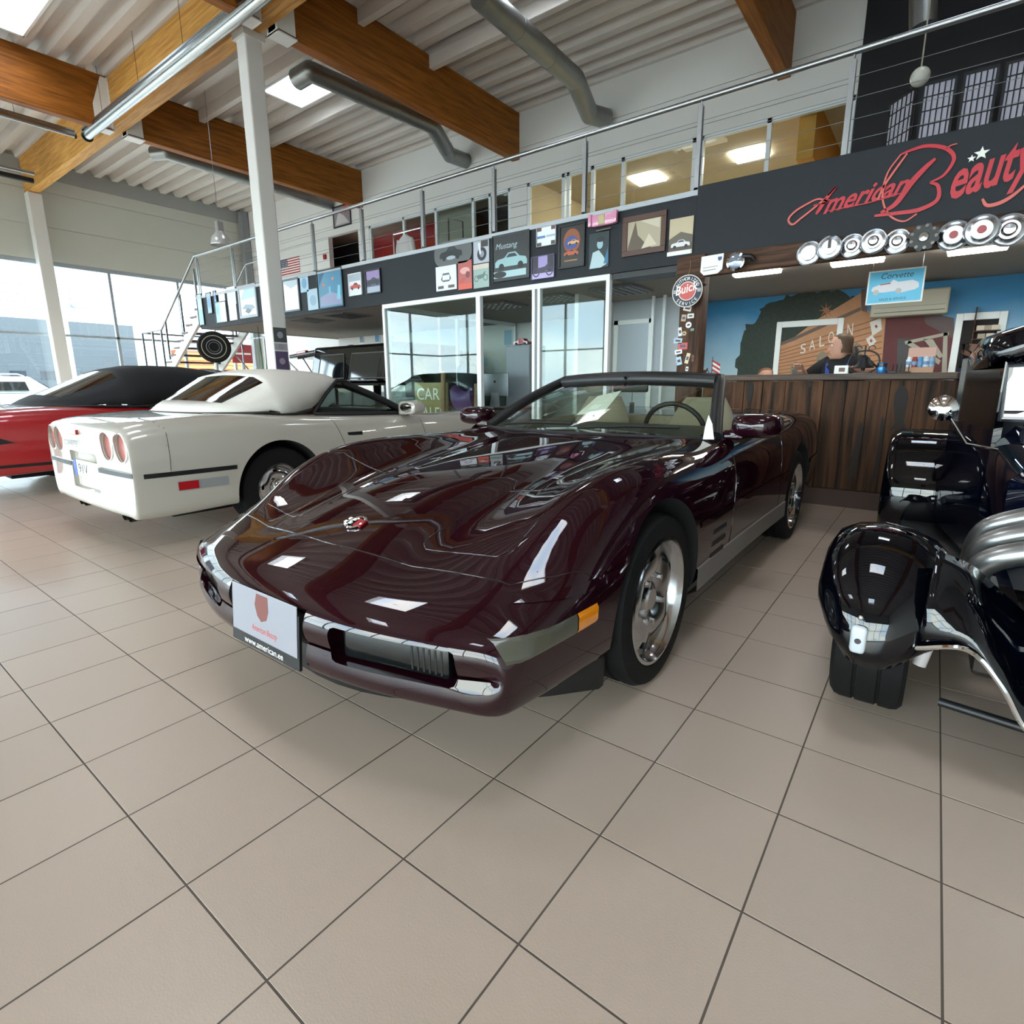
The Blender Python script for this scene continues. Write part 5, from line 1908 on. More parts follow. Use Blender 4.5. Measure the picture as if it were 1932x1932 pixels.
dk = thing('office_desk', 'dark office desk behind the glass', 'desk', (-2.5, 6.5, 0))
MB().cbox(-3.2, -1.75, 6.2, 6.85, .72, .75, .006).build('desk_top', M_TOPW, dk)
for x in (-3.15, -1.85):
    for y in (6.25, 6.8):
        MB().box(x - .025, x + .025, y - .025, y + .025, 0, .72).build('leg', M_BLACK, dk)
q = P(935, 720, Y=6.5)
im = thing('desktop_computer', 'silver desktop computer seen from behind on the office desk', 'computer', (q.x, 6.5, .75))
MB().cbox(q.x - .26, q.x + .26, 6.48, 6.50, .92, 1.27, .008).build('display_back', mat('silver_plastic', '8d9094', rough=.35, metal=.6), im)
MB().prism([(-.1, 0), (.1, 0), (.07, .22), (-.07, .22)], frame_M((q.x, 6.478, .75), (1, 0, 0), (0, .05, 1)), .012).build('stand', mat('silver_light', 'b9bcc0', rough=.3, metal=.7), im)
MB().cbox(q.x - .1, q.x + .1, 6.40, 6.55, .75, .758, .003).build('foot', mat('silver_light', 'b9bcc0'), im)
MB().cyl((q.x, 6.475, 1.14), (q.x, 6.481, 1.14), .02, n=14).build('round_mark', M_BLACK, im)
# car sales sign leaning inside
a, c = P(782, 722, Y=5.75), P(835, 772, Y=5.75)
cs = thing('sales_sign', 'weathered yellow car sales board inside the left office pane', 'sign', (a.x, 5.75, .0))
MB().cbox(a.x, c.x + .12, 5.75, 5.77, .0, a.z, .004).build('board', mat('sign_ochre', '9a8a5a', rough=.7, noise=.2, nscale=12), cs)
M = frame_M((a.x + .04, 5.748, 0), (1, 0, 0), (0, 0, 1))
letters('word', 'CAR', M @ Matrix.Translation((0, a.z - .26, 0)), .18, M_PAPER, cs, width=.5)
letters('word', 'SALES', M @ Matrix.Translation((0, a.z - .55, 0)), .18, M_PAPER, cs, width=.6)
# timber stake, mannequin, monitor, saddle stand
for k, (u, v, u2, v2) in enumerate(((838, 700, 842, 790), (901, 724, 905, 790))):
    a, c = P(u, v, Y=5.7), P(u2, v2, Y=5.7)
    o = MB().cyl((c.x, 5.62, 0), (a.x, 5.68, a.z), .04, .035, n=10).build('timber_stake', mat('pale_timber', '9a7a5c', rough=.8, noise=.2, nscale=10), smooth=40)
    tag(o, ['rough pale timber stake beside the car sales board', 'shorter rough timber stake beside the purple saddle'][k], 'stake')
a = P(878, 735, Y=5.72)
sd = thing('purple_saddle', 'purple leather saddle on a stand behind the office glass', 'saddle', (a.x, 5.72, 0))
prof = []
for k in range(9):
    t = k / 8 * 2 - 1
    prof.append([Vector((a.x + t * .19, 5.72 + .13 * math.cos(q), .90 + .10 * math.sin(q) * (1 if math.sin(q) > 0 else 2.4) + .09 * t * t)) for q in [i * 2 * math.pi / 14 for i in range(14)]])
MB().loft(prof).build('seat', mat('purple_leather', '5d4470', rough=.4), sd, smooth=50)
for s in (-1, 1):
    MB().tube([(a.x + s * .1, 5.72, .8), (a.x + s * .2, 5.62, 0)], .014, 6).build('leg', M_PAPER, sd)
    MB().tube([(a.x + s * .1, 5.72, .8), (a.x + s * .16, 5.85, 0)], .014, 6).build('leg', M_PAPER, sd)
a = P(882, 705, Y=6.1)
mq = thing('mannequin', 'dark vest on a tailor dummy behind the office glass', 'mannequin', (a.x, 6.1, 0))
prof = []
for z, wx, wy in ((.78, .14, .10), (.95, .15, .10), (1.12, .18, .11), (1.27, .20, .10), (1.36, .19, .09), (1.42, .08, .06), (1.46, .05, .05)):
    prof.append([Vector((a.x + wx * math.cos(q), 6.1 + wy * math.sin(q), z)) for q in [i * 2 * math.pi / 16 for i in range(16)]])
MB().loft(prof).build('torso', mat('dark_vest', '20242a', rough=.8), mq, smooth=50)
MB().cyl((a.x, 6.1, .02), (a.x, 6.1, .78), .02, n=10).build('pole', M_STEEL, mq)
MB().cyl((a.x, 6.1, 0), (a.x, 6.1, .02), .16, n=20).build('base', M_BLACK, mq)
a = P(783, 728, Y=6.0)
mo = thing('black_monitor', 'black flat monitor on a low stand behind the office glass', 'monitor', (a.x, 6.0, 0))
MB().cbox(a.x - .22, a.x + .22, 5.98, 6.02, .90, 1.16, .008).build('screen_back', M_BLACK, mo)
MB().cbox(a.x - .2, a.x + .2, 5.9, 6.1, 0, .86, .01).build('pedestal', M_GREYMET, mo)
MB().cyl((a.x, 6.0, .86), (a.x, 6.0, .95), .03, n=10).build('neck', M_BLACK, mo)
# bulletin sheets on the office back wall
for k, (u, v, w, h, c_) in enumerate(((958, 637, 9, 14, '8fb3cc'), (912, 683, 10, 8, 'a9c8da'), (935, 690, 8, 10, 'd0d4da'))):
    c = P(u, v, Y=8.59)
    o = MB().box(c.x - w * .01, c.x + w * .01, 8.592, 8.597, c.z - h * .01, c.z + h * .01).build('wall_sheet', mat('sheet_' + c_, c_))
    tag(o, ['pale blue sheet high on the office back wall', 'pale blue sheet low on the office back wall', 'grey white sheet low on the office back wall'][k], 'notice', 'sheets on the office wall')

# ------------------------------------------------------------------ pictures on the mezzanine front
def pic(label, tl, br, base, shapes=(), frame=None, fw=.02, depth=.012, Y=YF, cat='picture', kind_round=False, group='pictures on the mezzanine front', Xp=None):
    a, c = P(tl[0], tl[1], Y=Y), P(br[0], br[1], Y=Y)
    x0, x1, z0, z1 = a.x, c.x, c.z, a.z
    W_, H_ = x1 - x0, z1 - z0
    t = thing('framed_picture' if frame else 'poster', label, cat, (x0, Y - depth, z0), group=group)
    M = frame_M((x0, Y - .001, z0), (1, 0, 0), (0, 0, 1))
    bm_ = mat('print_' + base, base, rough=.35)
    if frame:
        fm = mat('frame_' + frame, frame, rough=.4)
        for r in ((0, W_, 0, fw), (0, W_, H_ - fw, H_), (0, fw, fw, H_ - fw), (W_ - fw, W_, fw, H_ - fw)):
            MB().cbox(r[0], r[1], r[2], r[3], 0, depth + .012, .003, M).build('frame_bar', fm, t)
        MB().box(fw, W_ - fw, fw, H_ - fw, 0, depth, M).build('print', bm_, t)
    elif kind_round:
        r = H_ * .42
        poly = []
        for cx_, cy_, a0 in ((W_ - r, H_ - r, 0), (r, H_ - r, 90), (r, r, 180), (W_ - r, r, 270)):
            for q in range(7):
                an = math.radians(a0 + q * 15)
                poly.append((cx_ + r * math.cos(an), cy_ + r * math.sin(an)))
        MB().prism(poly, M, depth).build('print', bm_, t)
    else:
        MB().cbox(0, W_, 0, H_, 0, depth, .002, M).build('print', bm_, t)
    Ml = M @ Matrix.Translation((0, 0, depth))
    lay = 0
    for s in shapes:
        lay += 1
        kd, arg, col_ = s
        mm = mat('ink_' + col_, col_, rough=.4)
        Mk = Ml @ Matrix.Translation((0, 0, .0004 * lay))
        f = lambda pts: [(x * W_, y * H_) for x, y in pts]
        if kd == 'rect':
            xa, ya, xb, yb = arg
            MB().prism(f([(xa, ya), (xb, ya), (xb, yb), (xa, yb)]), Mk, .0003).build('print_area', mm, t)
        elif kd == 'poly':
            MB().prism(f(arg), Mk, .0003).build('print_area', mm, t)
        elif kd == 'ell':
            cx_, cy_, rx, ry = arg
            MB().prism(f([(cx_ + rx * math.cos(q * math.pi / 9), cy_ + ry * math.sin(q * math.pi / 9)) for q in range(18)]), Mk, .0003).build('print_area', mm, t)
        elif kd == 'car':
            cx_, cy_, w = arg
            h = w * W_ / H_
            sh = [(-.5, -.1), (-.5, .02), (-.42, .08), (-.2, .11), (-.08, .22), (.15, .22), (.27, .11), (.46, .07), (.5, 0), (.5, -.1)]
            MB().prism(f([(cx_ + x * w, cy_ + y * h) for x, y in sh]), Mk, .0003).build('car_print', mm, t)
            for wx in (-.3, .3):
                MB().prism(f([(cx_ + (wx + .085 * math.cos(q * math.pi / 7)) * w, cy_ + (-.1 + .085 * math.sin(q * math.pi / 7)) * h) for q in range(14)]), Mk @ Matrix.Translation((0, 0, .0003)), .0002).build('wheel_print', mat('ink_101214', '101214', rough=.4), t)
            MB().prism(f([(cx_ + x * w, cy_ + y * h) for x, y in ((-.15, .11), (-.06, .19), (.13, .19), (.21, .11))]), Mk @ Matrix.Translation((0, 0, .0003)), .0002).build('glass_print', mat('ink_2a333c', '2a333c', rough=.3), t)
        elif kd == 'bike':
            cx_, cy_, w = arg
            h = w * W_ / H_
            for wx in (-.32, .32):
                MB().lathe([(.17 * w * W_, 0), (.17 * w * W_, .0004), (.12 * w * W_, .0004), (.12 * w * W_, 0)], 18, Mk @ Matrix.Translation(((cx_ + wx * w) * W_, (cy_ - .05 * h) * H_, 0))).build('wheel_print', mm, t)
            MB().prism(f([(cx_ + x * w, cy_ + y * h) for x, y in ((-.34, -.02), (-.2, .12), (.1, .14), (.28, .28), (.33, .26), (.2, .02), (.05, -.08), (-.15, -.08))]), Mk, .0003).build('bike_print', mm, t)
        elif kd == 'text':
            tx, xx, yy, ww, hh = arg
            letters('print_lettering', tx, Mk @ Matrix.Translation((xx * W_, yy * H_, .0003)), hh * H_, mm, t, width=ww * W_, shear=.3)
    return t
# left of the column; glare on the prints is put into their pale colours
pic('tall print paled by painted glare at the far left end of the mezzanine front', (371, 556), (388, 613), 'a8c6d6', [('rect', (.1, .05, .9, .5), '8fb4c8'), ('poly', [(.2, .5), (.5, .9), (.8, .5)], 'bcd6e2')], '2c3036', .012)
pic('narrow print with painted blue glare right of the far left one', (389, 553), (403, 591), '90aec4', [('ell', (.5, .5, .3, .25), '6f93b4')], '2c3036', .012)
pic('smallest print with painted blue glare at the far left of the mezzanine front', (403, 549), (411, 570), '86a6c8', [('ell', (.5, .5, .25, .3), '5f86b4')], '2c3036', .01)
pic('white sheet above the two-tone print', (412, 546), (426, 569), 'e8ecee', [('rect', (.1, .1, .9, .2), 'c8d0d6')])
pic('two-tone print with painted pale glare', (406, 571), (431, 607), 'ebeff0', [('rect', (.02, .02, .45, .98), '9cc4d2'), ('ell', (.22, .6, .12, .2), '7eb0c4')], '6a6e74', .01)
pic('print paled by painted glare above a plain white sheet', (428, 543), (447, 573), 'dfe8ea', [('rect', (.15, .2, .85, .85), 'c6d6da')])
pic('plain white sheet below a pale print', (432, 576), (449, 603), 'eef0f0', [('rect', (.47, .3, .53, .9), 'c4ccd2')])
pic('grey framed car drawing left of the column', (449, 541), (489, 597), 'e6eef2', [('poly', [(.1, .55), (.4, .95), (.9, .9), (.9, .6)], 'a9c8de'), ('poly', [(.15, .30), (.35, .42), (.75, .38), (.88, .28), (.6, .22)], '8a98a4'), ('poly', [(.3, .2), (.45, .3), (.7, .22), (.5, .12)], '5c6a76')], '9aa0a8', .05)
# between column and office; white and pale blue ones have glare painted in
pic('glossy print whitened by painted glare in a dark frame right of the column', (533, 529), (569, 586), 'eef2f4', [('poly', [(.05, .9), (.5, .7), (.95, .8), (.95, .97), (.05, .97)], 'b9c6ce')], '5a5f66', .03)
pic('small print with painted blue glare high beside the white framed sheet', (566, 519), (584, 550), '9fc2d6', [('ell', (.5, .5, .3, .3), '6e98b8')])
pic('print paled by painted glare low beside the night painting', (580, 547), (604, 583), 'a6c0cf', [('ell', (.5, .45, .3, .25), '8aa8bc')])
pic('large blue night street painting in a black frame', (598, 512), (651, 578), '4f86a4', [('poly', [(.08, .08), (.92, .08), (.92, .3), (.5, .42), (.08, .3)], '8d93b0'), ('poly', [(.08, .6), (.3, .92), (.08, .92)], '2e5a78'), ('ell', (.25, .62, .05, .04), 'd07a5a'), ('ell', (.62, .74, .05, .04), 'c88a78'), ('poly', [(.75, .2), (.8, .55), (.9, .55), (.88, .2)], '7fc0d2'), ('rect', (.45, .35, .53, .55), '6ab0c4')], '14161a', .02)
pic('small print of a red car beside the night painting', (658, 518), (685, 556), 'd6d8dc', [('car', (.5, .4, .8), 'b8483e'), ('rect', (.05, .65, .95, .95), '9aa6b0')], 'd8dade', .012)
pic('black framed print of a dark car at dusk', (690, 511), (721, 552), '4a4a66', [('rect', (.06, .6, .94, .94), '8a76a4'), ('car', (.5, .48, .8), '15181e'), ('rect', (.06, .06, .94, .3), '9aa4b4')], '14161a', .018)
# above the office
pic('oval tin plate with a dark car', (820, 461), (892, 493), '5a5c5c', [('car', (.45, .45, .6), '17191c'), ('ell', (.45, .3, .12, .08), '9aa8b0')], kind_round=True)
pic('white sheet with a car front drawing', (823, 505), (863, 545), 'dcdde2', [('poly', [(.25, .45), (.35, .7), (.65, .7), (.75, .45), (.65, .35), (.35, .35)], '5a5e66'), ('rect', (.33, .42, .67, .62), 'dcdde2'), ('rect', (.1, .08, .38, .2), '4a4a50'), ('rect', (.6, .08, .9, .2), '5a4a4a')])
pic('red advertising poster with orange footer', (865, 494), (892, 544), 'b05a54', [('rect', (0, 0, 1, .2), 'd0563e'), ('ell', (.5, .65, .35, .12), 'd8a09a'), ('poly', [(.1, .3), (.5, .45), (.5, .3), (.2, .2)], 'c0463a'), ('ell', (.7, .5, .15, .12), '7a3a3c')])
pic('black and white motorcycle print', (894, 457), (924, 494), 'aab0ba', [('ell', (.55, .4, .3, .3), '22242a'), ('ell', (.55, .4, .14, .15), '8a909a'), ('poly', [(.3, .9), (.4, .4), (.5, .4), (.45, .9)], 'd8dce2'), ('rect', (.5, .7, .95, .98), '3a3430')])
pic('faded green motorcycle poster', (894, 501), (924, 541), '93a8a2', [('rect', (0, .8, 1, 1), 'c8bcae'), ('bike', (.5, .45, .9), '5a726e')])
pic('black poster with script title and pale blue classic coupe', (930, 447), (1001, 524), '2a2c2c', [('text', ('Mustang', .08, .70, .6, .12), 'a8bcc0'), ('rect', (.03, .08, .9, .22), 'a4c2c6'), ('car', (.5, .40, .85), '8fb4b8'), ('ell', (.2, .15, .18, .07), '16181a')], '1e2020', .012)
pic('white collage print above the purple motorcycle', (1014, 429), (1050, 461), 'dde2e6', [('rect', (0, .75, .25, 1), '6a4a48'), ('rect', (.75, .75, 1, 1), '6a4a48'), ('rect', (0, .4, .45, .52), '5a7ab0'), ('rect', (.5, .42, 1, .52), 'a4aec8'), ('rect', (0, 0, .25, .2), '4a4444'), ('rect', (.75, 0, 1, .22), '4a4444')], 'c8ccd0', .006)
pic('purple motorcycle print under the white collage', (1004, 486), (1047, 523), '2a2030', [('rect', (.3, .3, .7, .98), '9a8cc0'), ('rect', (0, 0, 1, .25), 'b0a4d0'), ('bike', (.5, .35, .9), '3a3448')], '8078a0', .006)
pic('large dark framed print of two orange hot rods', (1056, 428), (1104, 502), '26231f', [('ell', (.5, .62, .32, .28), '8a4a28'), ('ell', (.48, .58, .25, .16), '3c4a86'), ('car', (.56, .58, .42), 'd0a070'), ('car', (.48, .34, .55), 'b8562e'), ('rect', (.22, .16, .72, .19), '9a6a3a')], '1a1a1c', .02)
pic('dark print of a figure in a pale jacket', (1113, 442), (1149, 503), '15272c', [('ell', (.55, .66, .15, .13), '8fb0b8'), ('poly', [(.05, .0), (.2, .45), (.5, .5), (.75, .3), (.9, .08), (.6, .0)], 'a9c2c6'), ('poly', [(.75, .1), (.95, .55), (.98, .1)], '2f6c8e'), ('ell', (.58, .8, .2, .08), '0c0e10')])
pk = P(1141, 416, Y=YF)
t = thing('pink_car_plaque', 'pink car tail plaque with chrome bumper high on the fascia', 'plaque', (pk.x, YF - .05, pk.z - .07), group='pictures on the mezzanine front')
a, c = P(1118, 411, Y=YF - .03), P(1164, 422, Y=YF - .03)
MB().cbox(a.x, c.x, YF - .06, YF - .001, pk.z - .06, pk.z + .06, .02).build('body', mat('pink_enamel', 'd08aa8', rough=.3, coat=.6), t, smooth=40)
MB().cbox(pk.x - .05, pk.x + .03, YF - .066, YF - .01, pk.z - .05, pk.z + .05, .008).build('number_panel', mat('plaque_gold', 'b8ae8a', rough=.3, metal=.6), t)
for s in (-1, 1):
    MB().cbox(pk.x + s * .15 - .02, pk.x + s * .15 + .02, YF - .07, YF - .02, pk.z - .055, pk.z + .07, .01).build('tail_fin', mat('pink_enamel', 'd08aa8'), t, smooth=40)
MB().tube([(pk.x - .08, YF - .04, pk.z - .10), (pk.x + .1, YF - .04, pk.z - .095)], .008, 8).build('chrome_bar', M_CHROME, t)
pic('sepia photograph in a broad brown wooden frame', (1177, 412), (1256, 474), 'a89c84', [('poly', [(.12, .15), (.3, .85), (.36, .5), (.6, .2), (.7, .15)], '5a4a3a'), ('poly', [(.45, .15), (.62, .5), (.8, .2)], 'c8bca4'), ('poly', [(.4, .85), (.85, .85), (.85, .6)], 'c2b8a2')], '4a2a1c', .055)
pic('photograph of a white convertible on a beach', (1265, 415), (1306, 478), 'b8a98c', [('rect', (0, .12, 1, .3), '4a3a30'), ('poly', [(0, .45), (.5, .62), (1, .5), (1, .3), (0, .3)], '5e5648'), ('car', (.5, .28, .8), 'd8d4d4'), ('rect', (-.05, 0, .95, .11), 'e6e6ea')])
# high on the white wall of the mezzanine
pic('dark framed print with a red spot high on the white wall', (628, 392), (664, 423), '8a8488', [('ell', (.7, .75, .15, .18), 'c85048'), ('poly', [(.1, .1), (.3, .7), (.6, .5), (.9, .1)], 'c8c2c4')], '22201f', .04, Y=YB, group='pictures on the white wall')
# flag
a, c = P(528, 492, Y=YB), P(567, 513, Y=YB)
fl = thing('wall_flag', 'star spangled flag pinned on the white wall', 'flag', (a.x, YB - .02, c.z))
W_, H_ = c.x - a.x, a.z - c.z
for k in range(13):
    MB().box(a.x, c.x, YB - .012, YB - .006, c.z + H_ * k / 13, c.z + H_ * (k + 1) / 13).build('stripe', mat('flag_stripe_red', 'b02a34') if k % 2 == 0 else M_PAPER, fl)
cn = MB().box(a.x, a.x + W_ * .4, YB - .016, YB - .011, c.z + H_ * 6 / 13, a.z).build('canton', mat('flag_navy', '2a3358'), fl)
for i in range(5):
    for j in range(4):
        MB().cyl((a.x + W_ * (.04 + .08 * i), YB - .0165, c.z + H_ * (.52 + .12 * j)), (a.x + W_ * (.04 + .08 * i), YB - .018, c.z + H_ * (.52 + .12 * j)), .02, n=6).build('star', M_PAPER, cn)

# ------------------------------------------------------------------ things on the mezzanine
c = P(416, 452, Y=6.0)
bl = thing('bell_lamp', 'dome shaped high bay lamp hanging over the stairs', 'lamp', (c.x, c.y, c.z))
MB().lathe([(.20, -.12), (.205, -.10), (.17, .04), (.10, .12), (.08, .16)], 28, Matrix.Translation(c)).build('dome', mat('frosted_dome', 'c4c4c2', rough=.25, metal=.3), bl, smooth=50)
MB().cbox(c.x - .07, c.x + .07, c.y - .07, c.y + .07, c.z + .15, c.z + .36, .025).build('gear_box', mat('gear_grey', '8d8d8c', rough=.4), bl)
MB().cyl((c.x, c.y, c.z + .36), (c.x, c.y, ZR + .14), .006, n=6).build('suspension', M_STEEL, bl)
# clothes rack with shirt
rk = thing('clothes_rack', 'chrome clothes rack with a pale shirt before the red wall', 'rack', (P(770, 460, Y=9.4).x, 9.4, ZM))
xa, xb = P(742, 440, Y=9.4).x, P(795, 440, Y=9.4).x
zt = P(765, 437, Y=9.4).z
for x in (xa, xb):
    MB().tube([(x, 9.4, ZM), (x, 9.4, zt)], .018, 8).build('upright', M_CHROME, rk)
MB().tube([(xa, 9.4, zt), (xb, 9.4, zt)], .018, 8).build('bar', M_CHROME, rk)
for y in (-.3, .3):
    pass
for x in (xa, xb):
    MB().tube([(x, 9.1, ZM + .02), (x, 9.7, ZM + .02)], .018, 8).build('foot', M_CHROME, rk)
x = P(762, 460, Y=9.35).x
zt -= .03
sh = thing('hanging_shirt', 'pale shirt hanging on the clothes rack', 'shirt', (x, 9.4, zt - .9))
prof = []
for z, w, dpt in ((zt - .95, .26, .08), (zt - .5, .24, .09), (zt - .22, .25, .08), (zt - .12, .2, .06), (zt - .04, .06, .04)):
    prof.append([Vector((x + w * math.cos(q), 9.4 + dpt * math.sin(q), z)) for q in [i * 2 * math.pi / 14 for i in range(14)]])
MB().loft(prof).build('garment', mat('shirt_grey', 'c0bebb', rough=.8), sh, smooth=50)
for s in (-1, 1):
    MB().tube([(x + s * .2, 9.4, zt - .14), (x + s * .3, 9.4, zt - .6)], [.07, .06], 10).build('sleeve', mat('shirt_grey', 'c0bebb'), sh, smooth=50)
for k, (u, c_) in enumerate(((706, '1b1a1c'), (722, '2a2326'), (738, '141416'))):
    x = P(u, 470, Y=9.5).x
    prof = []
    for z, w, dpt in ((ZM + .15, .22, .08), (ZM + .9, .2, .09), (ZM + 1.05, .14, .06), (ZM + 1.1, .05, .04)):
        prof.append([Vector((x + w * math.cos(q), 9.45 + .15 * k + dpt * math.sin(q), z)) for q in [i * 2 * math.pi / 12 for i in range(12)]])
    o = MB().loft(prof).build('hanging_jacket', mat('jacket_' + c_, c_, rough=.8), smooth=50)
    tag(o, ['black jacket hanging at the left before the red wall', 'brown black jacket hanging between two black ones', 'black jacket hanging next to the pale shirt'][k], 'jacket', 'dark jackets on the mezzanine')
jr = thing('jacket_rail', 'low metal rail carrying the dark jackets', 'rack', (P(706, 470, Y=9.6).x, 9.6, ZM))
xa, xb = P(698, 470, Y=9.6).x, P(744, 470, Y=9.6).x
MB().tube([(xa, 9.6, ZM + 1.14), (xb, 9.6, ZM + 1.14)], .015, 8).build('bar', M_STEEL, jr)
for x in (xa, xb):
    MB().tube([(x, 9.6, ZM), (x, 9.6, ZM + 1.12)], .015, 8).build('upright', M_STEEL, jr)
fr = thing('metal_stand', 'empty dark metal display frame on the mezzanine', 'stand', (P(860, 440, Y=8).x, 8, ZM))
xa, xb = P(846, 412, Y=8).x, P(873, 420, Y=8).x
zt = P(846, 412, Y=8).z
MB().tube([(xa, 8, ZM), (xa, 8, zt), (xb, 8, zt - .12), (xb, 8, ZM)], .014, 8).build('frame', mat('dark_metal', '3a3836', rough=.4, metal=.7), fr)
MB().box(xa - .02, xb + .02, 7.9, 8.1, ZM, ZM + .03).build('base', M_RUSTIC, fr)
al = P(614, 485, Y=YB)
o = MB().cbox(al.x - .06, al.x + .06, YB - .05, YB - .002, al.z - .07, al.z + .07, .01).build('alarm_button', mat('alarm_red', 'a8202a', rough=.4))
tag(o, 'small red alarm button on the white wall', 'alarm button')

# lattice screens before the black wall
M_RICE = mat('rice_paper', 'b9b6c4', rough=.8)
M_LAT = mat('black_lattice', '0c0b10', rough=.5)
ang = [(1684, 1731, .35), (1741, 1806, 0), (1816, 1882, 0), (1892, 1962, 0)]
for k, (u0, u1, dy) in enumerate(ang):
    Yq = 9.2
    a, c = P(u0, 160, Y=Yq + dy), P(u1, 160, Y=Yq)
    d_ = (c - a)
    d_.z = 0
    w = d_.length
    h = P(1770, 152, Y=Yq).z - ZM
    t = thing('lattice_screen', ['paper lattice screen turned sideways at the left', 'paper lattice screen right of the turned one', 'paper lattice screen, third from the turned side', 'paper lattice screen at the right picture edge'][k], 'screen', (a.x, a.y, ZM), group='paper lattice screens')
    M = frame_M((a.x, a.y, ZM), d_.normalized(), (0, 0, 1))
    MB().box(0, w, 0, h, -.004, .004, M).build('paper', M_RICE, t)
    f = .03
    for r in ((0, w, 0, f), (0, w, h - f, h), (0, f, f, h - f), (w - f, w, f, h - f)):
        MB().box(r[0], r[1], r[2], r[3], -.015, .015, M).build('frame_bar', M_LAT, t)
    nx, nz = 6, max(6, int(h / .16))
    for q in range(1, nx):
        MB().box(w * q / nx - .007, w * q / nx + .007, f, h - f, -.012, .012, M).build('lattice_bar', M_LAT, t)
    for q in range(1, nz):
        MB().box(f, w - f, h * q / nz - .007, h * q / nz + .007, -.011, .011, M).build('lattice_bar', M_LAT, t)
c = P(1736, 145, Y=7.5)
t = thing('ball_lamp', 'small round pendant lamp before the black wall', 'lamp', c)
MB().sphere(c, .09, 20, 14).build('globe', mat('globe_glass', 'b8b8ae', rough=.3), t, smooth=60)
MB().cyl(c + Vector((0, 0, .09)), (c.x, c.y, ZR), .008, n=6).build('rod', mat('rod_brass', '9a9484', rough=.4), t)
# ------------------------------------------------------------------ dark blue hot rod at the right
HXC = 3.97
PAINT_NAVY = mat('navy_black_gloss', '030409', rough=.5, coat=1.0, spec=.0)
PAINT_NAVYB = mat('navy_blue_gloss', '040818', rough=.5, coat=1.0, spec=.0)
hr_ = thing('hot_rod', 'dark navy hot rod with open engine and silver exhaust headers', 'car', (HXC, 3.2, 0))


def mx(p, s):
    """mirror about the car's centre line"""
    p = Vector(p)
    return p if s < 0 else Vector((2 * HXC - p.x, p.y, p.z))


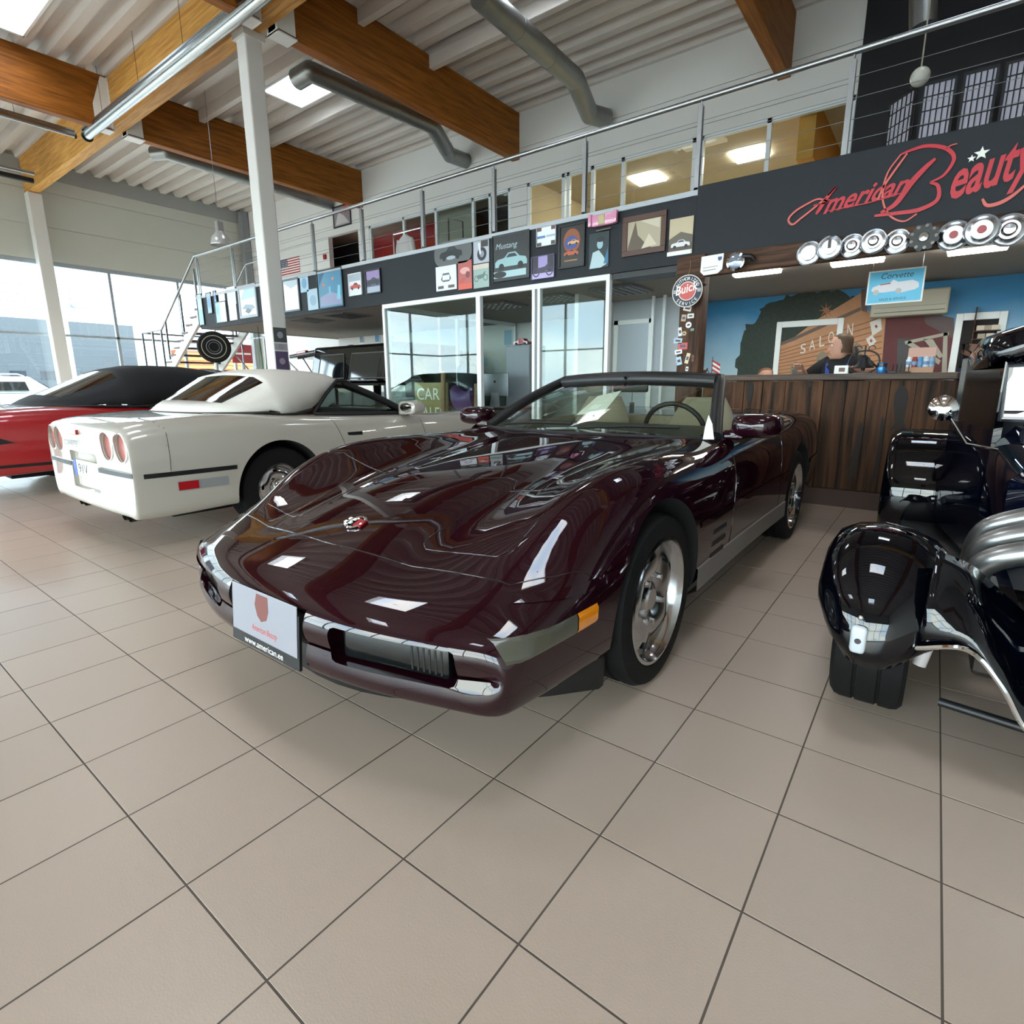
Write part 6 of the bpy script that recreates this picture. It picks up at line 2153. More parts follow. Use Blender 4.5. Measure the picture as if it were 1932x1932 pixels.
FW = Vector((3.14, 1.80, .275))
for s in (-1, 1):
    # front tyre and wheel
    c = mx(FW, s)
    w = thing('front_wheel', None, None)
    w.parent = hr_
    w.matrix_parent_inverse = W(hr_).inverted()
    Mx = Matrix.Translation(c) @ Matrix.Rotation(math.pi / 2, 4, 'Y')
    prof = [(r_, h_ * 1.2) for r_, h_ in [(.17, -.07), (.19, -.085), (.255, -.085), (.270, -.075), (.275, -.06), (.275, -.032), (.269, -.029), (.269, -.026), (.275, -.023), (.275, .023), (.269, .026), (.269, .029), (.275, .032), (.275, .06), (.270, .075), (.255, .085), (.19, .085), (.17, .07)]]
    MB().lathe(prof, 40, Mx).build('tyre', M_RUBBER, w, smooth=35)
    MB().lathe([(.175, -.07), (.16, -.05), (.15, 0), (.16, .05), (.175, .07)], 32, Mx).build('rim', M_RIM, w, smooth=35)
    MB().lathe([(.155, 0), (.06, .02), (0, .02)], 24, Mx).build('wheel_disc', M_BLACK, w, smooth=35)
    # pontoon fender swept around the tyre
    rows = []
    xprof = [(2.972, -.155), (2.970, -.12), (2.976, -.06), (3.000, -.015), (3.05, .012), (3.12, .022), (3.20, .012), (3.27, -.02), (3.32, -.07), (3.36, -.14)]
    K = 26
    for k in range(K + 1):
        t = k / K
        a = math.radians(182 - 225 * t)
        pin = .45 + .55 * min(1, t / .17) ** .6       # 180 = straight ahead of the axle
        tail = max(0, (t - .52) / .48)
        row = []
        for x, dr in xprof:
            ry, rz = .345 + dr, .325 + dr
            y = FW.y + ry * math.cos(a)
            z = FW.z + rz * math.sin(a)
            if tail > 0:
                y2 = FW.y + .05 + 1.0 * tail
                z2 = (FW.z + .325) * (1 - tail) ** 1.3 + .24 * (1 - (1 - tail) ** 1.3) + dr * (1 - .5 * tail)
                f = min(1, tail * 2.2)
                y, z = y + (y2 - y) * f, z + (z2 - z) * f
            row.append(mx((3.15 + (x - 3.15) * pin, y, z), s))
        rows.append(row)
    fo = MB().loft(rows, cap=False, closed=False).build('front_fender', PAINT_NAVY, hr_, smooth=60)
    md = fo.modifiers.new('thickness', 'SOLIDIFY')
    md.thickness = .008
    # apron sweeping from the fender down to the front
    lo = [(3.25, 1.50, .335), (3.36, 1.47, .375), (3.44, 1.46, .30), (3.50, 1.46, .20), (3.58, 1.45, .135), (3.75, 1.44, .12), (3.97, 1.43, .12)]
    hi = [(3.27, 1.62, .60), (3.36, 1.72, .545), (3.44, 1.80, .46), (3.52, 1.86, .38), (3.62, 1.88, .30), (3.78, 1.88, .24), (3.97, 1.88, .22)]
    lo2, hi2 = bezier_chain(lo, n=5), bezier_chain(hi, n=5)
    rows = []
    for a, c in zip(lo2, hi2):
        rows.append([mx(a.lerp(c, q / 6) + Vector((0, -.05, .02)) * math.sin(q / 6 * math.pi), s) for q in range(7)])
    ap = MB().loft(rows, cap=False, closed=False).build('front_apron', PAINT_NAVY, hr_, smooth=60)
    md = ap.modifiers.new('thickness', 'SOLIDIFY')
    md.thickness = .008
    MB().tube([mx(p, s) + Vector((0, -.006, 0)) for p in lo2], .007, 6).build('apron_beading', M_CHROME, hr_, smooth=50)
    # side lamp on the fender
    lp = mx((3.112, 1.437, .345), s)
    M = frame_M(lp, (1, 0, 0), (0, -.12, 1))
    la = MB().cbox(-.021, .021, -.045, .045, -.012, .014, .012, M).build('side_lamp', mat('clear_lens', 'c4ccd2', rough=.15, coat=.8), hr_, smooth=50)
    MB().lathe([(.009, .013), (.008, .017), (0, .017)], 14, M).build('bulb', mat('bulb_dark', '4a4248'), la)
    MB().sphere(M @ Vector((0, .075, .008)), .008, 10, 6).build('screw', M_CHROME, la, smooth=50)
    # rear tyre and fender
    rc = mx((3.20, 4.25, .36), s)
    Mr = Matrix.Translation(rc) @ Matrix.Rotation(math.pi / 2, 4, 'Y')
    wr_ = thing('rear_wheel', None, None)
    wr_.parent = hr_
    wr_.matrix_parent_inverse = W(hr_).inverted()
    MB().lathe([(.20, -.14), (.22, -.165), (.33, -.16), (.355, -.14), (.36, 0), (.355, .14), (.33, .16), (.22, .165), (.20, .14)], 40, Mr).build('tyre', M_RUBBER, wr_, smooth=35)
    MB().lathe([(.20, -.14), (.18, 0), (.20, .14)], 32, Mr).build('rim', M_RIM, wr_, smooth=35)
    MB().lathe([(.19, 0), (0, .03)], 24, Mr).build('wheel_disc', M_BLACK, wr_, smooth=35)
    rows = []
    for k in range(25):
        a = math.radians(205 - 225 * k / 24)
        row = []
        for x, dr in ((3.000, -.10), (2.998, -.04), (3.015, -.008), (3.06, 0), (3.20, 0), (3.34, 0), (3.42, -.02)):
            row.append(mx((x, 4.25 + (.47 + dr) * math.cos(a), .36 + (.425 + dr) * math.sin(a)), s))
        rows.append(row)
    fo = MB().loft(rows, cap=False, closed=False).build('rear_fender', PAINT_NAVY, hr_, smooth=60)
    md = fo.modifiers.new('thickness', 'SOLIDIFY')
    md.thickness = .01
    # running board
    MB().cbox(min(mx((3.12, 0, 0), s).x, mx((3.42, 0, 0), s).x), max(mx((3.12, 0, 0), s).x, mx((3.42, 0, 0), s).x), 2.70, 3.86, .20, .24, .01).build('running_board', M_BLACK, hr_)
    # cab side with open window
    A0, A1 = mx((3.43, 2.86, .50), s), mx((3.29, 3.70, .50), s)
    d_ = (A1 - A0)
    d_.z = 0
    L_ = d_.length
    M = frame_M(A0, d_.normalized(), (0, 0, 1))
    MB().prism([(0, -.22), (L_, -.22), (L_, .38), (0, .38)], M, .03).build('door_panel', PAINT_NAVYB, hr_)
    for x0, x1 in ((0, .05), (L_ - .07, L_)):
        MB().prism([(x0, .38), (x1, .38), (x1, .80), (x0, .74)], M, .03).build('door_pillar', PAINT_NAVY, hr_)
    MB().prism([(.05, .70), (L_ - .07, .72), (L_ - .07, .80), (.05, .74)], M, .03).build('door_header', PAINT_NAVY, hr_)
    MB().prism([(.05, .38), (L_ - .07, .38), (L_ - .07, .72), (.05, .70)], M @ Matrix.Translation((0, 0, .012)), .004).build('side_window', mat('cab_shade_black', '050507', rough=.15), hr_)  # opaque black sheet paints the dark cab seen through the open window
    # rear quarter of the cab
    q0 = mx((3.29, 3.70, 0), s)
    MB().loft([[mx((3.29, 3.70, .28), s), mx((3.29, 3.70, .88), s), mx((3.31, 3.70, 1.24), s), mx((3.55, 3.70, 1.33), s), mx((HXC, 3.70, 1.35), s)], [mx((3.34, 4.2, .3), s), mx((3.34, 4.2, .88), s), mx((3.40, 4.2, 1.20), s), mx((3.62, 4.2, 1.30), s), mx((HXC, 4.2, 1.32), s)], [mx((3.42, 4.85, .35), s), mx((3.42, 4.85, .82), s), mx((3.55, 4.70, 1.0), s), mx((3.7, 4.65, 1.08), s), mx((HXC, 4.65, 1.10), s)]], cap=False, closed=False).build('rear_quarter', PAINT_NAVYB, hr_, smooth=60)
    # roof half with rounded visor
    secs = []
    for y, zb, ins, up_ in ((2.80, 1.185, .10, -.085), (2.795, 1.20, .055, -.045), (2.82, 1.17, .02, -.015), (2.90, 1.15, .0, 0), (3.2, 1.15, -.03, .012), (3.70, 1.15, -.035, .0)):
        secs.append([mx((3.375 + ins, y, zb), s), mx((3.355 + ins, y, 1.22 + up_ * .5), s), mx((3.385 + ins, y, 1.285 + up_), s), mx((3.48 + ins, y, 1.325 + up_), s), mx((3.70, y - .01, 1.35 + up_), s), mx((HXC, y - .015, 1.36 + up_), s)])
    front = [p.lerp(Vector((HXC, 2.81, 1.19)), .0) for p in secs[0]]
    low_ = [Vector((p.x, 2.835, 1.165)) for p in secs[0]]
    MB().loft([low_] + secs, cap=False, closed=False).build('roof', PAINT_NAVY, hr_, smooth=60)
    # windscreen half with chrome frame
    g0 = [mx((3.45, 2.85, .93), s), mx((HXC, 2.80, .93), s), mx((HXC, 2.83, 1.18), s), mx((3.44, 2.87, 1.16), s)]
    m_ = MB()
    m_.add(g0, [(0, 1, 2, 3)])
    gl = m_.build('windscreen', glass_mat('sky_windscreen', 'c8d4e6', 6.0), hr_)
    MB().tube(g0, .014, 6, loop=True).build('windscreen_frame', M_STEEL, gl)
    # cowl
    MB().loft([[mx((3.47, 2.40, .35), s), mx((3.47, 2.40, .72), s), mx((3.56, 2.40, .84), s), mx((3.75, 2.40, .88), s), mx((HXC, 2.40, .89), s)], [mx((3.43, 2.86, .35), s), mx((3.43, 2.86, .80), s), mx((3.50, 2.86, .90), s), mx((3.7, 2.86, .93), s), mx((HXC, 2.84, .94), s)]], cap=False, closed=False).build('cowl', PAINT_NAVYB, hr_, smooth=50)
    # firewall
    m_ = MB()
    m_.add([mx((3.47, 2.40, .30), s), mx((HXC, 2.40, .30), s), mx((HXC, 2.40, .89), s), mx((3.75, 2.40, .88), s), mx((3.56, 2.40, .84), s), mx((3.47, 2.40, .72), s)], [(0, 1, 2, 3, 4, 5)])
    m_.build('firewall', PAINT_NAVYB, hr_)
    # exhaust headers
    M_HEAD = mat('ceramic_header_silver', 'a6a9aa', rough=.3, metal=.9)
    for q in range(3):
        y = 1.90 + q * .19
        x0 = 3.375 + .012 * q
        z1 = .565 + .02 * q
        pts = bezier_chain([mx((3.85, y, z1), s), mx((3.62, y, z1 + .02), s), mx((x0 + .11, y, z1 - .005), s), mx((x0 + .02, y + .02, z1 - .07), s), mx((x0, y + .06, z1 - .20), s), mx((x0 + .02, 2.45, .22), s)], n=5)
        MB().tube(pts, .038, 14).build('header_pipe', M_HEAD, hr_, smooth=60)
    MB().tube([mx((3.39, 2.35, .22), s), mx((3.40, 2.6, .19), s), mx((3.42, 3.6, .18), s)], .045, 12).build('collector', M_HEAD, hr_, smooth=60)
    # frame rail, axle stub, shock
    MB().box(min(mx((3.55, 0, 0), s).x, mx((3.62, 0, 0), s).x), max(mx((3.55, 0, 0), s).x, mx((3.62, 0, 0), s).x), 1.5, 4.8, .16, .28).build('frame_rail', M_BLACK, hr_)
    MB().tube([mx((3.33, 1.62, .13), s), mx((3.55, 1.58, .135), s), mx((3.97, 1.55, .14), s)], .014, 8).build('front_crossbar', M_BLACK, hr_, smooth=50)
    MB().tube([mx((3.30, 1.74, .35), s), mx((3.27, 1.72, .19), s)], .02, 10).build('shock_absorber', mat('shock_white', 'c8c0c0', rough=.4), hr_, smooth=50)
    MB().cbox(min(mx((3.40, 0, 0), s).x, mx((3.52, 0, 0), s).x), max(mx((3.40, 0, 0), s).x, mx((3.52, 0, 0), s).x), 1.75, 1.9, .18, .34, .02).build('brake_caliper', mat('cast_metal', '4a4440', rough=.5, metal=.7), hr_)
    # round mirror on its arm
    mc_ = mx(P(1780, 770, Y=2.62), -1)
    mc_ = mx(mc_, s)
    M = frame_M(mc_, (1, 0, 0), (0, .1, 1))
    mm = MB().lathe([(.052, -.012), (.054, 0), (.045, .014), (.02, .022), (0, .024)], 28, M).build('round_mirror', M_CHROME, hr_, smooth=40)
    b0 = mx(P(1822, 837, Y=2.64), s) if s < 0 else mx(P(1822, 837, Y=2.64), 1)
    b1 = mx((3.44, 2.66, b0.z - .02), s)
    MB().tube([mc_, b0, b1], .006, 6).build('mirror_arm', M_CHROME, mm, smooth=40)
    # grille side headlamp, out at the front
    hl = mx((3.62, 1.62, .62), s)
    MB().lathe([(.02, -.16), (.09, -.10), (.115, 0), (.12, .03), (.10, .035)], 28, frame_M(hl, (1, 0, 0), (0, 0, 1))).build('headlamp', M_CHROME, hr_, smooth=50)
# engine block, grille shell, rear body
MB().cbox(3.66, 4.28, 1.86, 2.39, .26, .62, .03).build('engine_block', mat('engine_navy', '040a20', rough=.4, coat=1.0, spec=0), hr_)
for s in (-1, 1):
    MB().cbox(HXC + s * .16 - .09, HXC + s * .16 + .09, 1.88, 2.36, .60, .69, .02).build('valve_cover', M_CHROME, hr_)
MB().lathe([(.16, .74), (.17, .75), (.17, .82), (.15, .83)], 28, Matrix.Translation((HXC, 2.1, 0)), cap=True).build('air_cleaner', M_CHROME, hr_, smooth=40)
MB().cyl((HXC, 2.1, .6), (HXC, 2.1, .75), .06, n=14).build('carburettor', M_STEEL, hr_)
gr = MB().loft([[Vector((HXC + a * .20, 1.56, z)) for a, z in ((-1, .25), (-1.05, .6), (-.9, .82), (0, .90), (.9, .82), (1.05, .6), (1, .25))], [Vector((HXC + a * .22, 1.70, z)) for a, z in ((-1, .25), (-1.05, .6), (-.9, .85), (0, .93), (.9, .85), (1.05, .6), (1, .25))]], cap=True, closed=True).build('grille_shell', PAINT_NAVY, hr_, smooth=40)
for q in range(9):
    MB().box(HXC - .17 + q * .04, HXC - .155 + q * .04, 1.545, 1.56, .28, .78).build('grille_bar', M_CHROME, gr)
MB().cbox(3.45, 4.49, 3.0, 4.7, .30, .42, .03).build('floor_pan', M_BLACK, hr_)
MB().cyl((3.1, 4.25, .36), (4.84, 4.25, .36), .05, n=10).build('rear_axle', M_BLACK, hr_)
MB().cyl((3.2, 1.80, .275), (4.74, 1.80, .275), .025, n=10).build('front_axle', M_BLACK, hr_)
for s in (-1, 1):
    MB().cbox(HXC + s * .27 - .22, HXC + s * .27 + .22, 3.3, 3.8, .45, .60, .05).build('seat_cushion', mat('dark_leather', '15110f', rough=.5), hr_, smooth=50)
    MB().cbox(HXC + s * .27 - .22, HXC + s * .27 + .22, 3.72, 3.86, .55, 1.05, .05).build('seat_back', mat('dark_leather', '15110f'), hr_, smooth=50)
# ------------------------------------------------------------------ people behind the counter
M_SKIN = mat('skin_tone', 'b98a74', rough=.55, noise=.06, nscale=12)


def person(name_label, loc, yaw, head_yaw, torso_lean, arms, hair_col, shirt, straps=None, seat=.62, legs=True):
    """seated figure; local x forward, y left, z up from the seat; one continuous skin surface, clothes as children"""
    root = thing('person', name_label, 'person', loc, yaw)
    S = seat
    sh_z, nk = S + .50, S + .56
    lean = Vector((torso_lean, 0, 0))
    m = MB()
    # torso
    prof = []
    for z, wx, wy, lx in ((S - .08, .13, .18, 0), (S + .02, .14, .185, 0), (S + .18, .125, .17, .2), (S + .34, .13, .19, .6), (S + .44, .125, .20, .85), (S + .51, .09, .15, 1), (S + .55, .06, .075, 1.02)):
        prof.append([Vector((wx * math.cos(q), wy * math.sin(q), z)) + lean * lx for q in [i * 2 * math.pi / 20 for i in range(20)]])
    m.loft(prof)
    # neck and head
    hc = Vector((torso_lean + .075, 0, S + .625))
    m.tube([Vector((torso_lean * 1.0, 0, S + .48)), Vector((torso_lean + .01, 0, S + .55)), hc + Vector((-.02, 0, -.05))], [.078, .062, .058], 14)
    R = Matrix.Rotation(head_yaw, 3, 'Z')
    hp = []
    for z, f, b_, w in ((-.115, .062, .03, .035), (-.105, .078, .045, .046), (-.075, .086, .065, .060), (-.03, .088, .085, .070), (.02, .090, .095, .076), (.06, .088, .10, .077), (.09, .072, .085, .065), (.112, .04, .05, .038), (.120, .01, .02, .012)):
        ring = []
        for i in range(24):
            q = i * 2 * math.pi / 24
            cx_ = math.cos(q)
            ring.append(hc + R @ Vector(((f if cx_ > 0 else b_) * cx_, w * math.sin(q), z)))
        hp.append(ring)
    m.loft(hp)
    H = lambda x, y, z: hc + R @ Vector((x, y, z))
    m.tube([H(.078, 0, .025), H(.098, 0, -.008), H(.108, 0, -.026), H(.088, 0, -.036)], [.010, .012, .015, .012], 8)       # nose
    for s in (-1, 1):
        m.sphere(H(-.002, s * .076, -.005), 1, 10, 8, (.018, .010, .030))                                                  # ears
        m.tube([H(.086, s * .012, .036), H(.083, s * .032, .04), H(.070, s * .052, .034)], .009, 6)                        # brow
    m.tube([H(.080, -.024, -.063), H(.089, 0, -.061), H(.080, .024, -.063)], .008, 6)                                      # lips
    m.sphere(H(.072, 0, -.100), .02, 10, 8)                                                                               # chin
    # arms with hands
    for s, (el, wr) in zip((1, -1), arms):
        shp = Vector((torso_lean * .95, s * .185, S + .465))
        el, wr = Vector(el), Vector(wr)
        m.tube([shp + Vector((0, -s * .03, .0)), shp + (el - shp) * .5, el, el + (wr - el) * .35, wr], [.062, .050, .042, .043, .029], 12)
        d = (wr - el).normalized()
        sd = d.cross(Vector((0, 0, 1))).normalized() * s
        up = Vector((0, 0, 1))
        pc = wr + d * .045
        Mh = frame_M(pc, d, sd)
        m.cbox(-.05, .045, -.04, .04, -.014, .014, .012, Mh)
        for k, (ln, off) in enumerate(((.066, -.030), (.076, -.010), (.072, .010), (.056, .030))):
            b0 = pc + d * .038 + sd * off
            m.tube([b0, b0 + d * ln * .45 - up * .004, b0 + d * ln * .8 - up * .016, b0 + d * ln - up * .03], [.0095, .009, .0085, .007], 8)
        t0 = pc - d * .02 - sd * .035
        m.tube([t0, t0 + d * .03 - sd * .025, t0 + d * .058 - sd * .03 - up * .008], [.012, .0105, .008], 8)
    # legs
    if legs:
        for s in (-1, 1):
            hip, kn, an = Vector((0, s * .10, S - .02)), Vector((.40, s * .13, S - .03)), Vector((.34, s * .13, max(.06, S - .48)))
            m.tube([hip, (hip + kn) / 2, kn, (kn + an) / 2, an], [.095, .085, .062, .055, .042], 12)
            m.tube([an + Vector((-.04, 0, -.03)), an + Vector((.06, 0, -.03)), an + Vector((.16, 0, -.035))], [.04, .042, .03], 10)
    b = m.build('body', M_SKIN, root, local=True)
    md = b.modifiers.new('skin', 'REMESH')
    md.mode = 'VOXEL'
    md.voxel_size = .0065
    md2 = b.modifiers.new('soften', 'SMOOTH')
    md2.factor = .5
    md2.iterations = 3
    me = evaluated_mesh(b)
    b.modifiers.clear()
    b.data = me
    me.shade_smooth()
    # eyes
    for s in (-1, 1):
        e = MB().sphere(H(.078, s * .030, .014), .0105, 10, 8).build('eye', mat('eye_white', 'dcd6cc', rough=.2), b, smooth=60, local=True)
        MB().sphere(H(.086, s * .031, .013), .005, 8, 6).build('iris', mat('iris_dark', '2a211c', rough=.2), e, smooth=60, local=True)
    # hair swept back into a tail
    h = MB()
    hh = []
    for z, f, b_, w in ((-.06, -.03, .096, .074), (.0, -.02, .101, .079), (.04, .010, .104, .081), (.075, .062, .102, .079), (.100, .062, .085, .065), (.120, .03, .05, .036), (.126, .005, .012, .008)):
        ring = []
        for i in range(24):
            q = i * 2 * math.pi / 24
            cx_ = math.cos(q)
            ring.append(hc + R @ Vector(((f if cx_ > 0 else b_) * cx_, w * math.sin(q), z)))
        hh.append(ring)
    h.loft(hh)
    h.build('hair', mat('hair_' + hair_col, hair_col, rough=.6, noise=.2, nscale=30), b, smooth=60, local=True)
    MB().tube([H(-.10, 0, -.01), H(-.125, 0, -.05), H(-.115, 0, -.11), H(-.10, 0, -.16)], [.03, .034, .028, .012], 10).build('pony_tail', mat('hair_' + hair_col, hair_col), b, smooth=60, local=True)
    # shirt: torso shell with short sleeves
    sm = mat('shirt_' + shirt, shirt, rough=.85)
    t = MB()
    prof = []
    for z, wx, wy, lx in ((S - .06, .145, .195, 0), (S + .02, .152, .197, 0), (S + .18, .138, .183, .2), (S + .34, .143, .203, .6), (S + .44, .138, .213, .85), (S + .515, .10, .165, 1), (S + .552, .072, .085, 1.02)):
        prof.append([Vector((wx * math.cos(q), wy * math.sin(q), z)) + lean * lx for q in [i * 2 * math.pi / 24 for i in range(24)]])
    t.loft(prof, cap=False)
    so = t.build('shirt', sm, b, smooth=60, local=True)
    for s, (el, wr) in zip((1, -1), arms):
        shp = Vector((torso_lean * .95, s * .185, S + .465))
        el = Vector(el)
        MB().tube([shp + Vector((0, -s * .05, .01)), shp + (el - shp) * .35, shp + (el - shp) * .72], [.078, .066, .060], 14).build('sleeve', sm, so, smooth=60, local=True)
    if straps:
        for s in (-1, 1):
            MB().loft([[Vector((x, s * y0, z)) + lean * lx, Vector((x, s * y1, z)) + lean * lx] for x, y0, y1, z, lx in ((-.10, .07, .115, S + .45, .9), (-.03, .075, .12, S + .535, 1), (.04, .075, .12, S + .535, 1), (.115, .07, .112, S + .46, .9), (.147, .06, .10, S + .34, .6), (.146, .05, .09, S + .18, .25))], cap=False, closed=False).build('strap', mat('strap_' + straps, straps, rough=.7), so, smooth=60, local=True)
        MB().loft([[Vector((.148 + .0, -.12 + .24 * k / 6, z)) + lean * lx + Vector((-.05 * abs(k / 3 - 1) ** 2, 0, 0)) for k in range(7)] for z, lx in ((S + .20, .25), (S + .10, .1), (S - .05, 0))], cap=False, closed=False).build('bib', mat('strap_' + straps, straps, rough=.7), so, smooth=60, local=True)
    if legs:
        pm = mat('dark_trousers', '23252c', rough=.85)
        for s in (-1, 1):
            hip, kn, an = Vector((0, s * .10, S - .02)), Vector((.40, s * .13, S - .03)), Vector((.34, s * .13, max(.06, S - .48)))
            MB().tube([hip, (hip + kn) / 2, kn, (kn + an) / 2, an + Vector((0, 0, .02))], [.107, .097, .073, .066, .056], 14).build('trouser_leg', pm, b, smooth=60, local=True)
    # stool
    return root


pm_ = P(1593, 655, Y=6.08)
seat = pm_.z - .625
man = person('man in black tee with blue apron straps looking aside behind the counter', (pm_.x + .03, 6.10, 0), math.radians(-112), math.radians(-58), .05,
             (((.12, .33, seat + .37), (.30, .22, seat + .41)), ((.10, -.36, seat + .33), (.28, -.30, seat + .42))), '4a3524', '101012', '1f3f8f', seat=seat)
st_ = thing('bar_stool', 'stool under the man behind the bar counter', 'stool', (pm_.x + .03, 6.10, 0))
MB().lathe([(0, seat - .132), (.17, seat - .132), (.18, seat - .145), (.17, seat - .165), (0, seat - .165)], 24, Matrix.Translation((pm_.x + .03, 6.10, 0))).build('seat', M_BLACK, st_, smooth=40)
for k in range(4):
    a = k * math.pi / 2 + .4
    MB().cyl((pm_.x + .03 + .2 * math.cos(a), 6.10 + .2 * math.sin(a), 0), (pm_.x + .03 + .1 * math.cos(a), 6.10 + .1 * math.sin(a), seat - .165), .014, n=8).build('leg', M_STEEL, st_)
ps = P(1440, 700, Y=6.25)
seat2 = ps.z - .715
p2 = person('person sitting low behind the counter left of the man, only the brow showing', (ps.x, 6.3, 0), math.radians(-70), math.radians(10), .04,
            (((.12, .30, seat2 + .22), (.34, .16, seat2 + .2)), ((.12, -.30, seat2 + .22), (.34, -.16, seat2 + .2))), '6a4a30', '3a3f4a', None, seat=seat2)
st_ = thing('low_chair', 'low chair under the second person behind the counter', 'chair', (ps.x, 6.3, 0))
MB().cbox(ps.x - .22, ps.x + .22, 6.1, 6.5, seat2 - .18, seat2 - .132, .01).build('seat', M_BLACK, st_)
for sx in (-.2, .2):
    for sy in (6.12, 6.48):
        MB().cyl((ps.x + sx, sy, 0), (ps.x + sx, sy, seat2 - .16), .014, n=8).build('leg', M_STEEL, st_)

# ------------------------------------------------------------------ things standing on the counter
ZC = 1.171
def onc(u, y=5.5):
    return P(u, 706, Y=y).x
x = onc(1587)
t = thing('napkin_box', 'white napkin box with dark window on the counter', 'napkin box', (x, 5.5, ZC))
MB().cbox(x - .055, x + .055, 5.46, 5.54, ZC, ZC + .075, .006).build('case', M_PAPER, t)
MB().box(x - .018, x + .03, 5.457, 5.461, ZC + .02, ZC + .055).build('window', mat('napkin_dark', '6a4a48'), t)
x = onc(1627)
t = thing('desk_bell', 'black iron bell in a scrolled bracket on the counter', 'bell', (x, 5.5, ZC))
MB().lathe([(.085, .05), (.08, .065), (.055, .09), (.045, .135), (.02, .16), (0, .165)], 28, Matrix.Translation((x, 5.5, ZC))).build('bell', M_BLACK, t, smooth=50)
MB().cbox(x - .07, x + .07, 5.46, 5.54, ZC, ZC + .012, .003).build('base', M_BLACK, t)
for s in (-1, 1):
    MB().tube(bezier_chain([(x + s * .05, 5.5, ZC + .01), (x + s * .115, 5.5, ZC + .06), (x + s * .105, 5.5, ZC + .15), (x + s * .055, 5.5, ZC + .19), (x, 5.5, ZC + .2)], n=5), .007, 8).build('bracket', M_BLACK, t, smooth=50)
    MB().tube([(x + s * .05 + .025 * math.cos(a * .5), 5.5, ZC + .215 + .025 * math.sin(a * .5)) for a in range(10)], .004, 6).build('scroll', M_BLACK, t)
MB().cyl((x, 5.5, ZC + .16), (x, 5.5, ZC + .24), .006, n=8).build('hanger', M_BLACK, t)
MB().sphere((x, 5.5, ZC + .04), .016, 10, 8).build('clapper', M_BLACK, t, smooth=50)
x = onc(1663)
t = thing('drink_can', 'short blue tin can on the counter beside the bell', 'can', (x, 5.46, ZC))
MB().lathe([(0, 0), (.036, 0), (.038, .006), (.038, .085), (.034, .092), (0, .092)], 24, Matrix.Translation((x, 5.46, ZC))).build('can_body', mat('can_blue', '2a6fa8', rough=.25, metal=.4), t, smooth=40)
MB().lathe([(.0385, .055), (.0387, .056), (.0387, .084), (.0385, .085)], 24, Matrix.Translation((x, 5.46, ZC))).build('label_band', mat('can_dark', '181c24', rough=.3), t, smooth=40)
x = onc(1681)
o = MB().cbox(x - .03, x + .04, 5.46, 5.54, ZC, ZC + .022, .006).build('black_tray', M_BLACK)
tag(o, 'small black tray on the counter right of the can', 'tray')
x = onc(1698)
t = thing('card_rack', 'low dark rack with upright pegs on the counter', 'rack', (x, 5.5, ZC))
MB().cbox(x - .07, x + .07, 5.47, 5.53, ZC, ZC + .015, .003).build('base', M_RUSTIC, t)
for k in range(5):
    MB().cyl((x - .056 + k * .028, 5.5, ZC + .014), (x - .056 + k * .028, 5.5, ZC + .075), .004, n=6).build('peg', M_BLACK, t)
xa, xb = onc(1707, 5.6), onc(1760, 5.6)
t = thing('can_display', 'open cardboard display tray of sample jars on the counter', 'display', (xa, 5.6, ZC))
MB().cbox(xa, xb, 5.52, 5.72, ZC, ZC + .05, .003).build('tray', mat('cardboard', 'b08a70', rough=.8), t)
MB().cbox(xa, xb, 5.715, 5.73, ZC, ZC + .22, .003).build('back_card', mat('display_pink', 'c49a8a', rough=.7), t)
for k in range(5):
    x = xa + (xb - xa) * (k + .5) / 5
    o = thing('sample_jar', ['white jar first from the left in the cardboard display', 'red brown jar second in the cardboard display', 'blue jar in the middle of the cardboard display', 'pale jar fourth in the cardboard display', 'grey blue jar last in the cardboard display'][k], 'jar', (x, 5.58, ZC + .052), group='jars in the cardboard display')
    MB().lathe([(0, 0), (.022, 0), (.023, .01), (.023, .06), (.016, .07), (.016, .085), (0, .087)], 16, Matrix.Translation((x, 5.58, ZC + .052))).build('jar_body', mat('jar_%d' % k, ['d8dcde', '8a3a30', '4a86b4', 'c2ccd4', '8aa0b4'][k], rough=.3), o, smooth=40)
    MB().lathe([(.0235, .018), (.0237, .02), (.0237, .045), (.0235, .047)], 16, Matrix.Translation((x, 5.58, ZC + .052))).build('jar_label', mat('jar_label', '6a86a8', rough=.5), o, smooth=40)
for k in range(3):
    x = xa + (xb - xa) * (k + 1) / 4
    o = MB().sphere((x, 5.66, ZC + .24 + .0), .03, 12, 8, (1.4, .8, .7)).build('wrapped_sweet', mat('silver_wrap', 'b8c0c4', rough=.3, metal=.4), smooth=50)
    o.location.z -= .165
    tag(o, ['silver wrapped bag at the left of the display tray', 'silver wrapped bag in the middle of the display tray', 'silver wrapped bag at the right of the display tray'][k], 'bag', 'silver bags in the display')
x = onc(1348, 5.5)
t = thing('small_flag', 'little striped flag on a stick at the counter end', 'flag', (x, 5.5, ZC))
MB().cyl((x - .03, 5.5, ZC), (x - .03, 5.5, ZC + .19), .003, n=6).build('stick', M_RUSTIC, t)
MB().cyl((x - .03, 5.5, ZC), (x - .03, 5.5, ZC + .01), .025, n=14).build('base', M_BLACK, t)
for k in range(5):
    m_ = MB()
    m_.loft([[Vector((x - .027 + q * .02, 5.5 + .008 * math.sin(q), ZC + .05 + k * .022 - .012 * q)), Vector((x - .027 + q * .02, 5.5 + .008 * math.sin(q), ZC + .072 + k * .022 - .012 * q))] for q in range(5)], cap=False, closed=False)
    m_.build('stripe', mat('flag_stripe_red', 'b02a34') if k % 2 == 0 else M_PAPER, t)
x = onc(1326, 5.45)
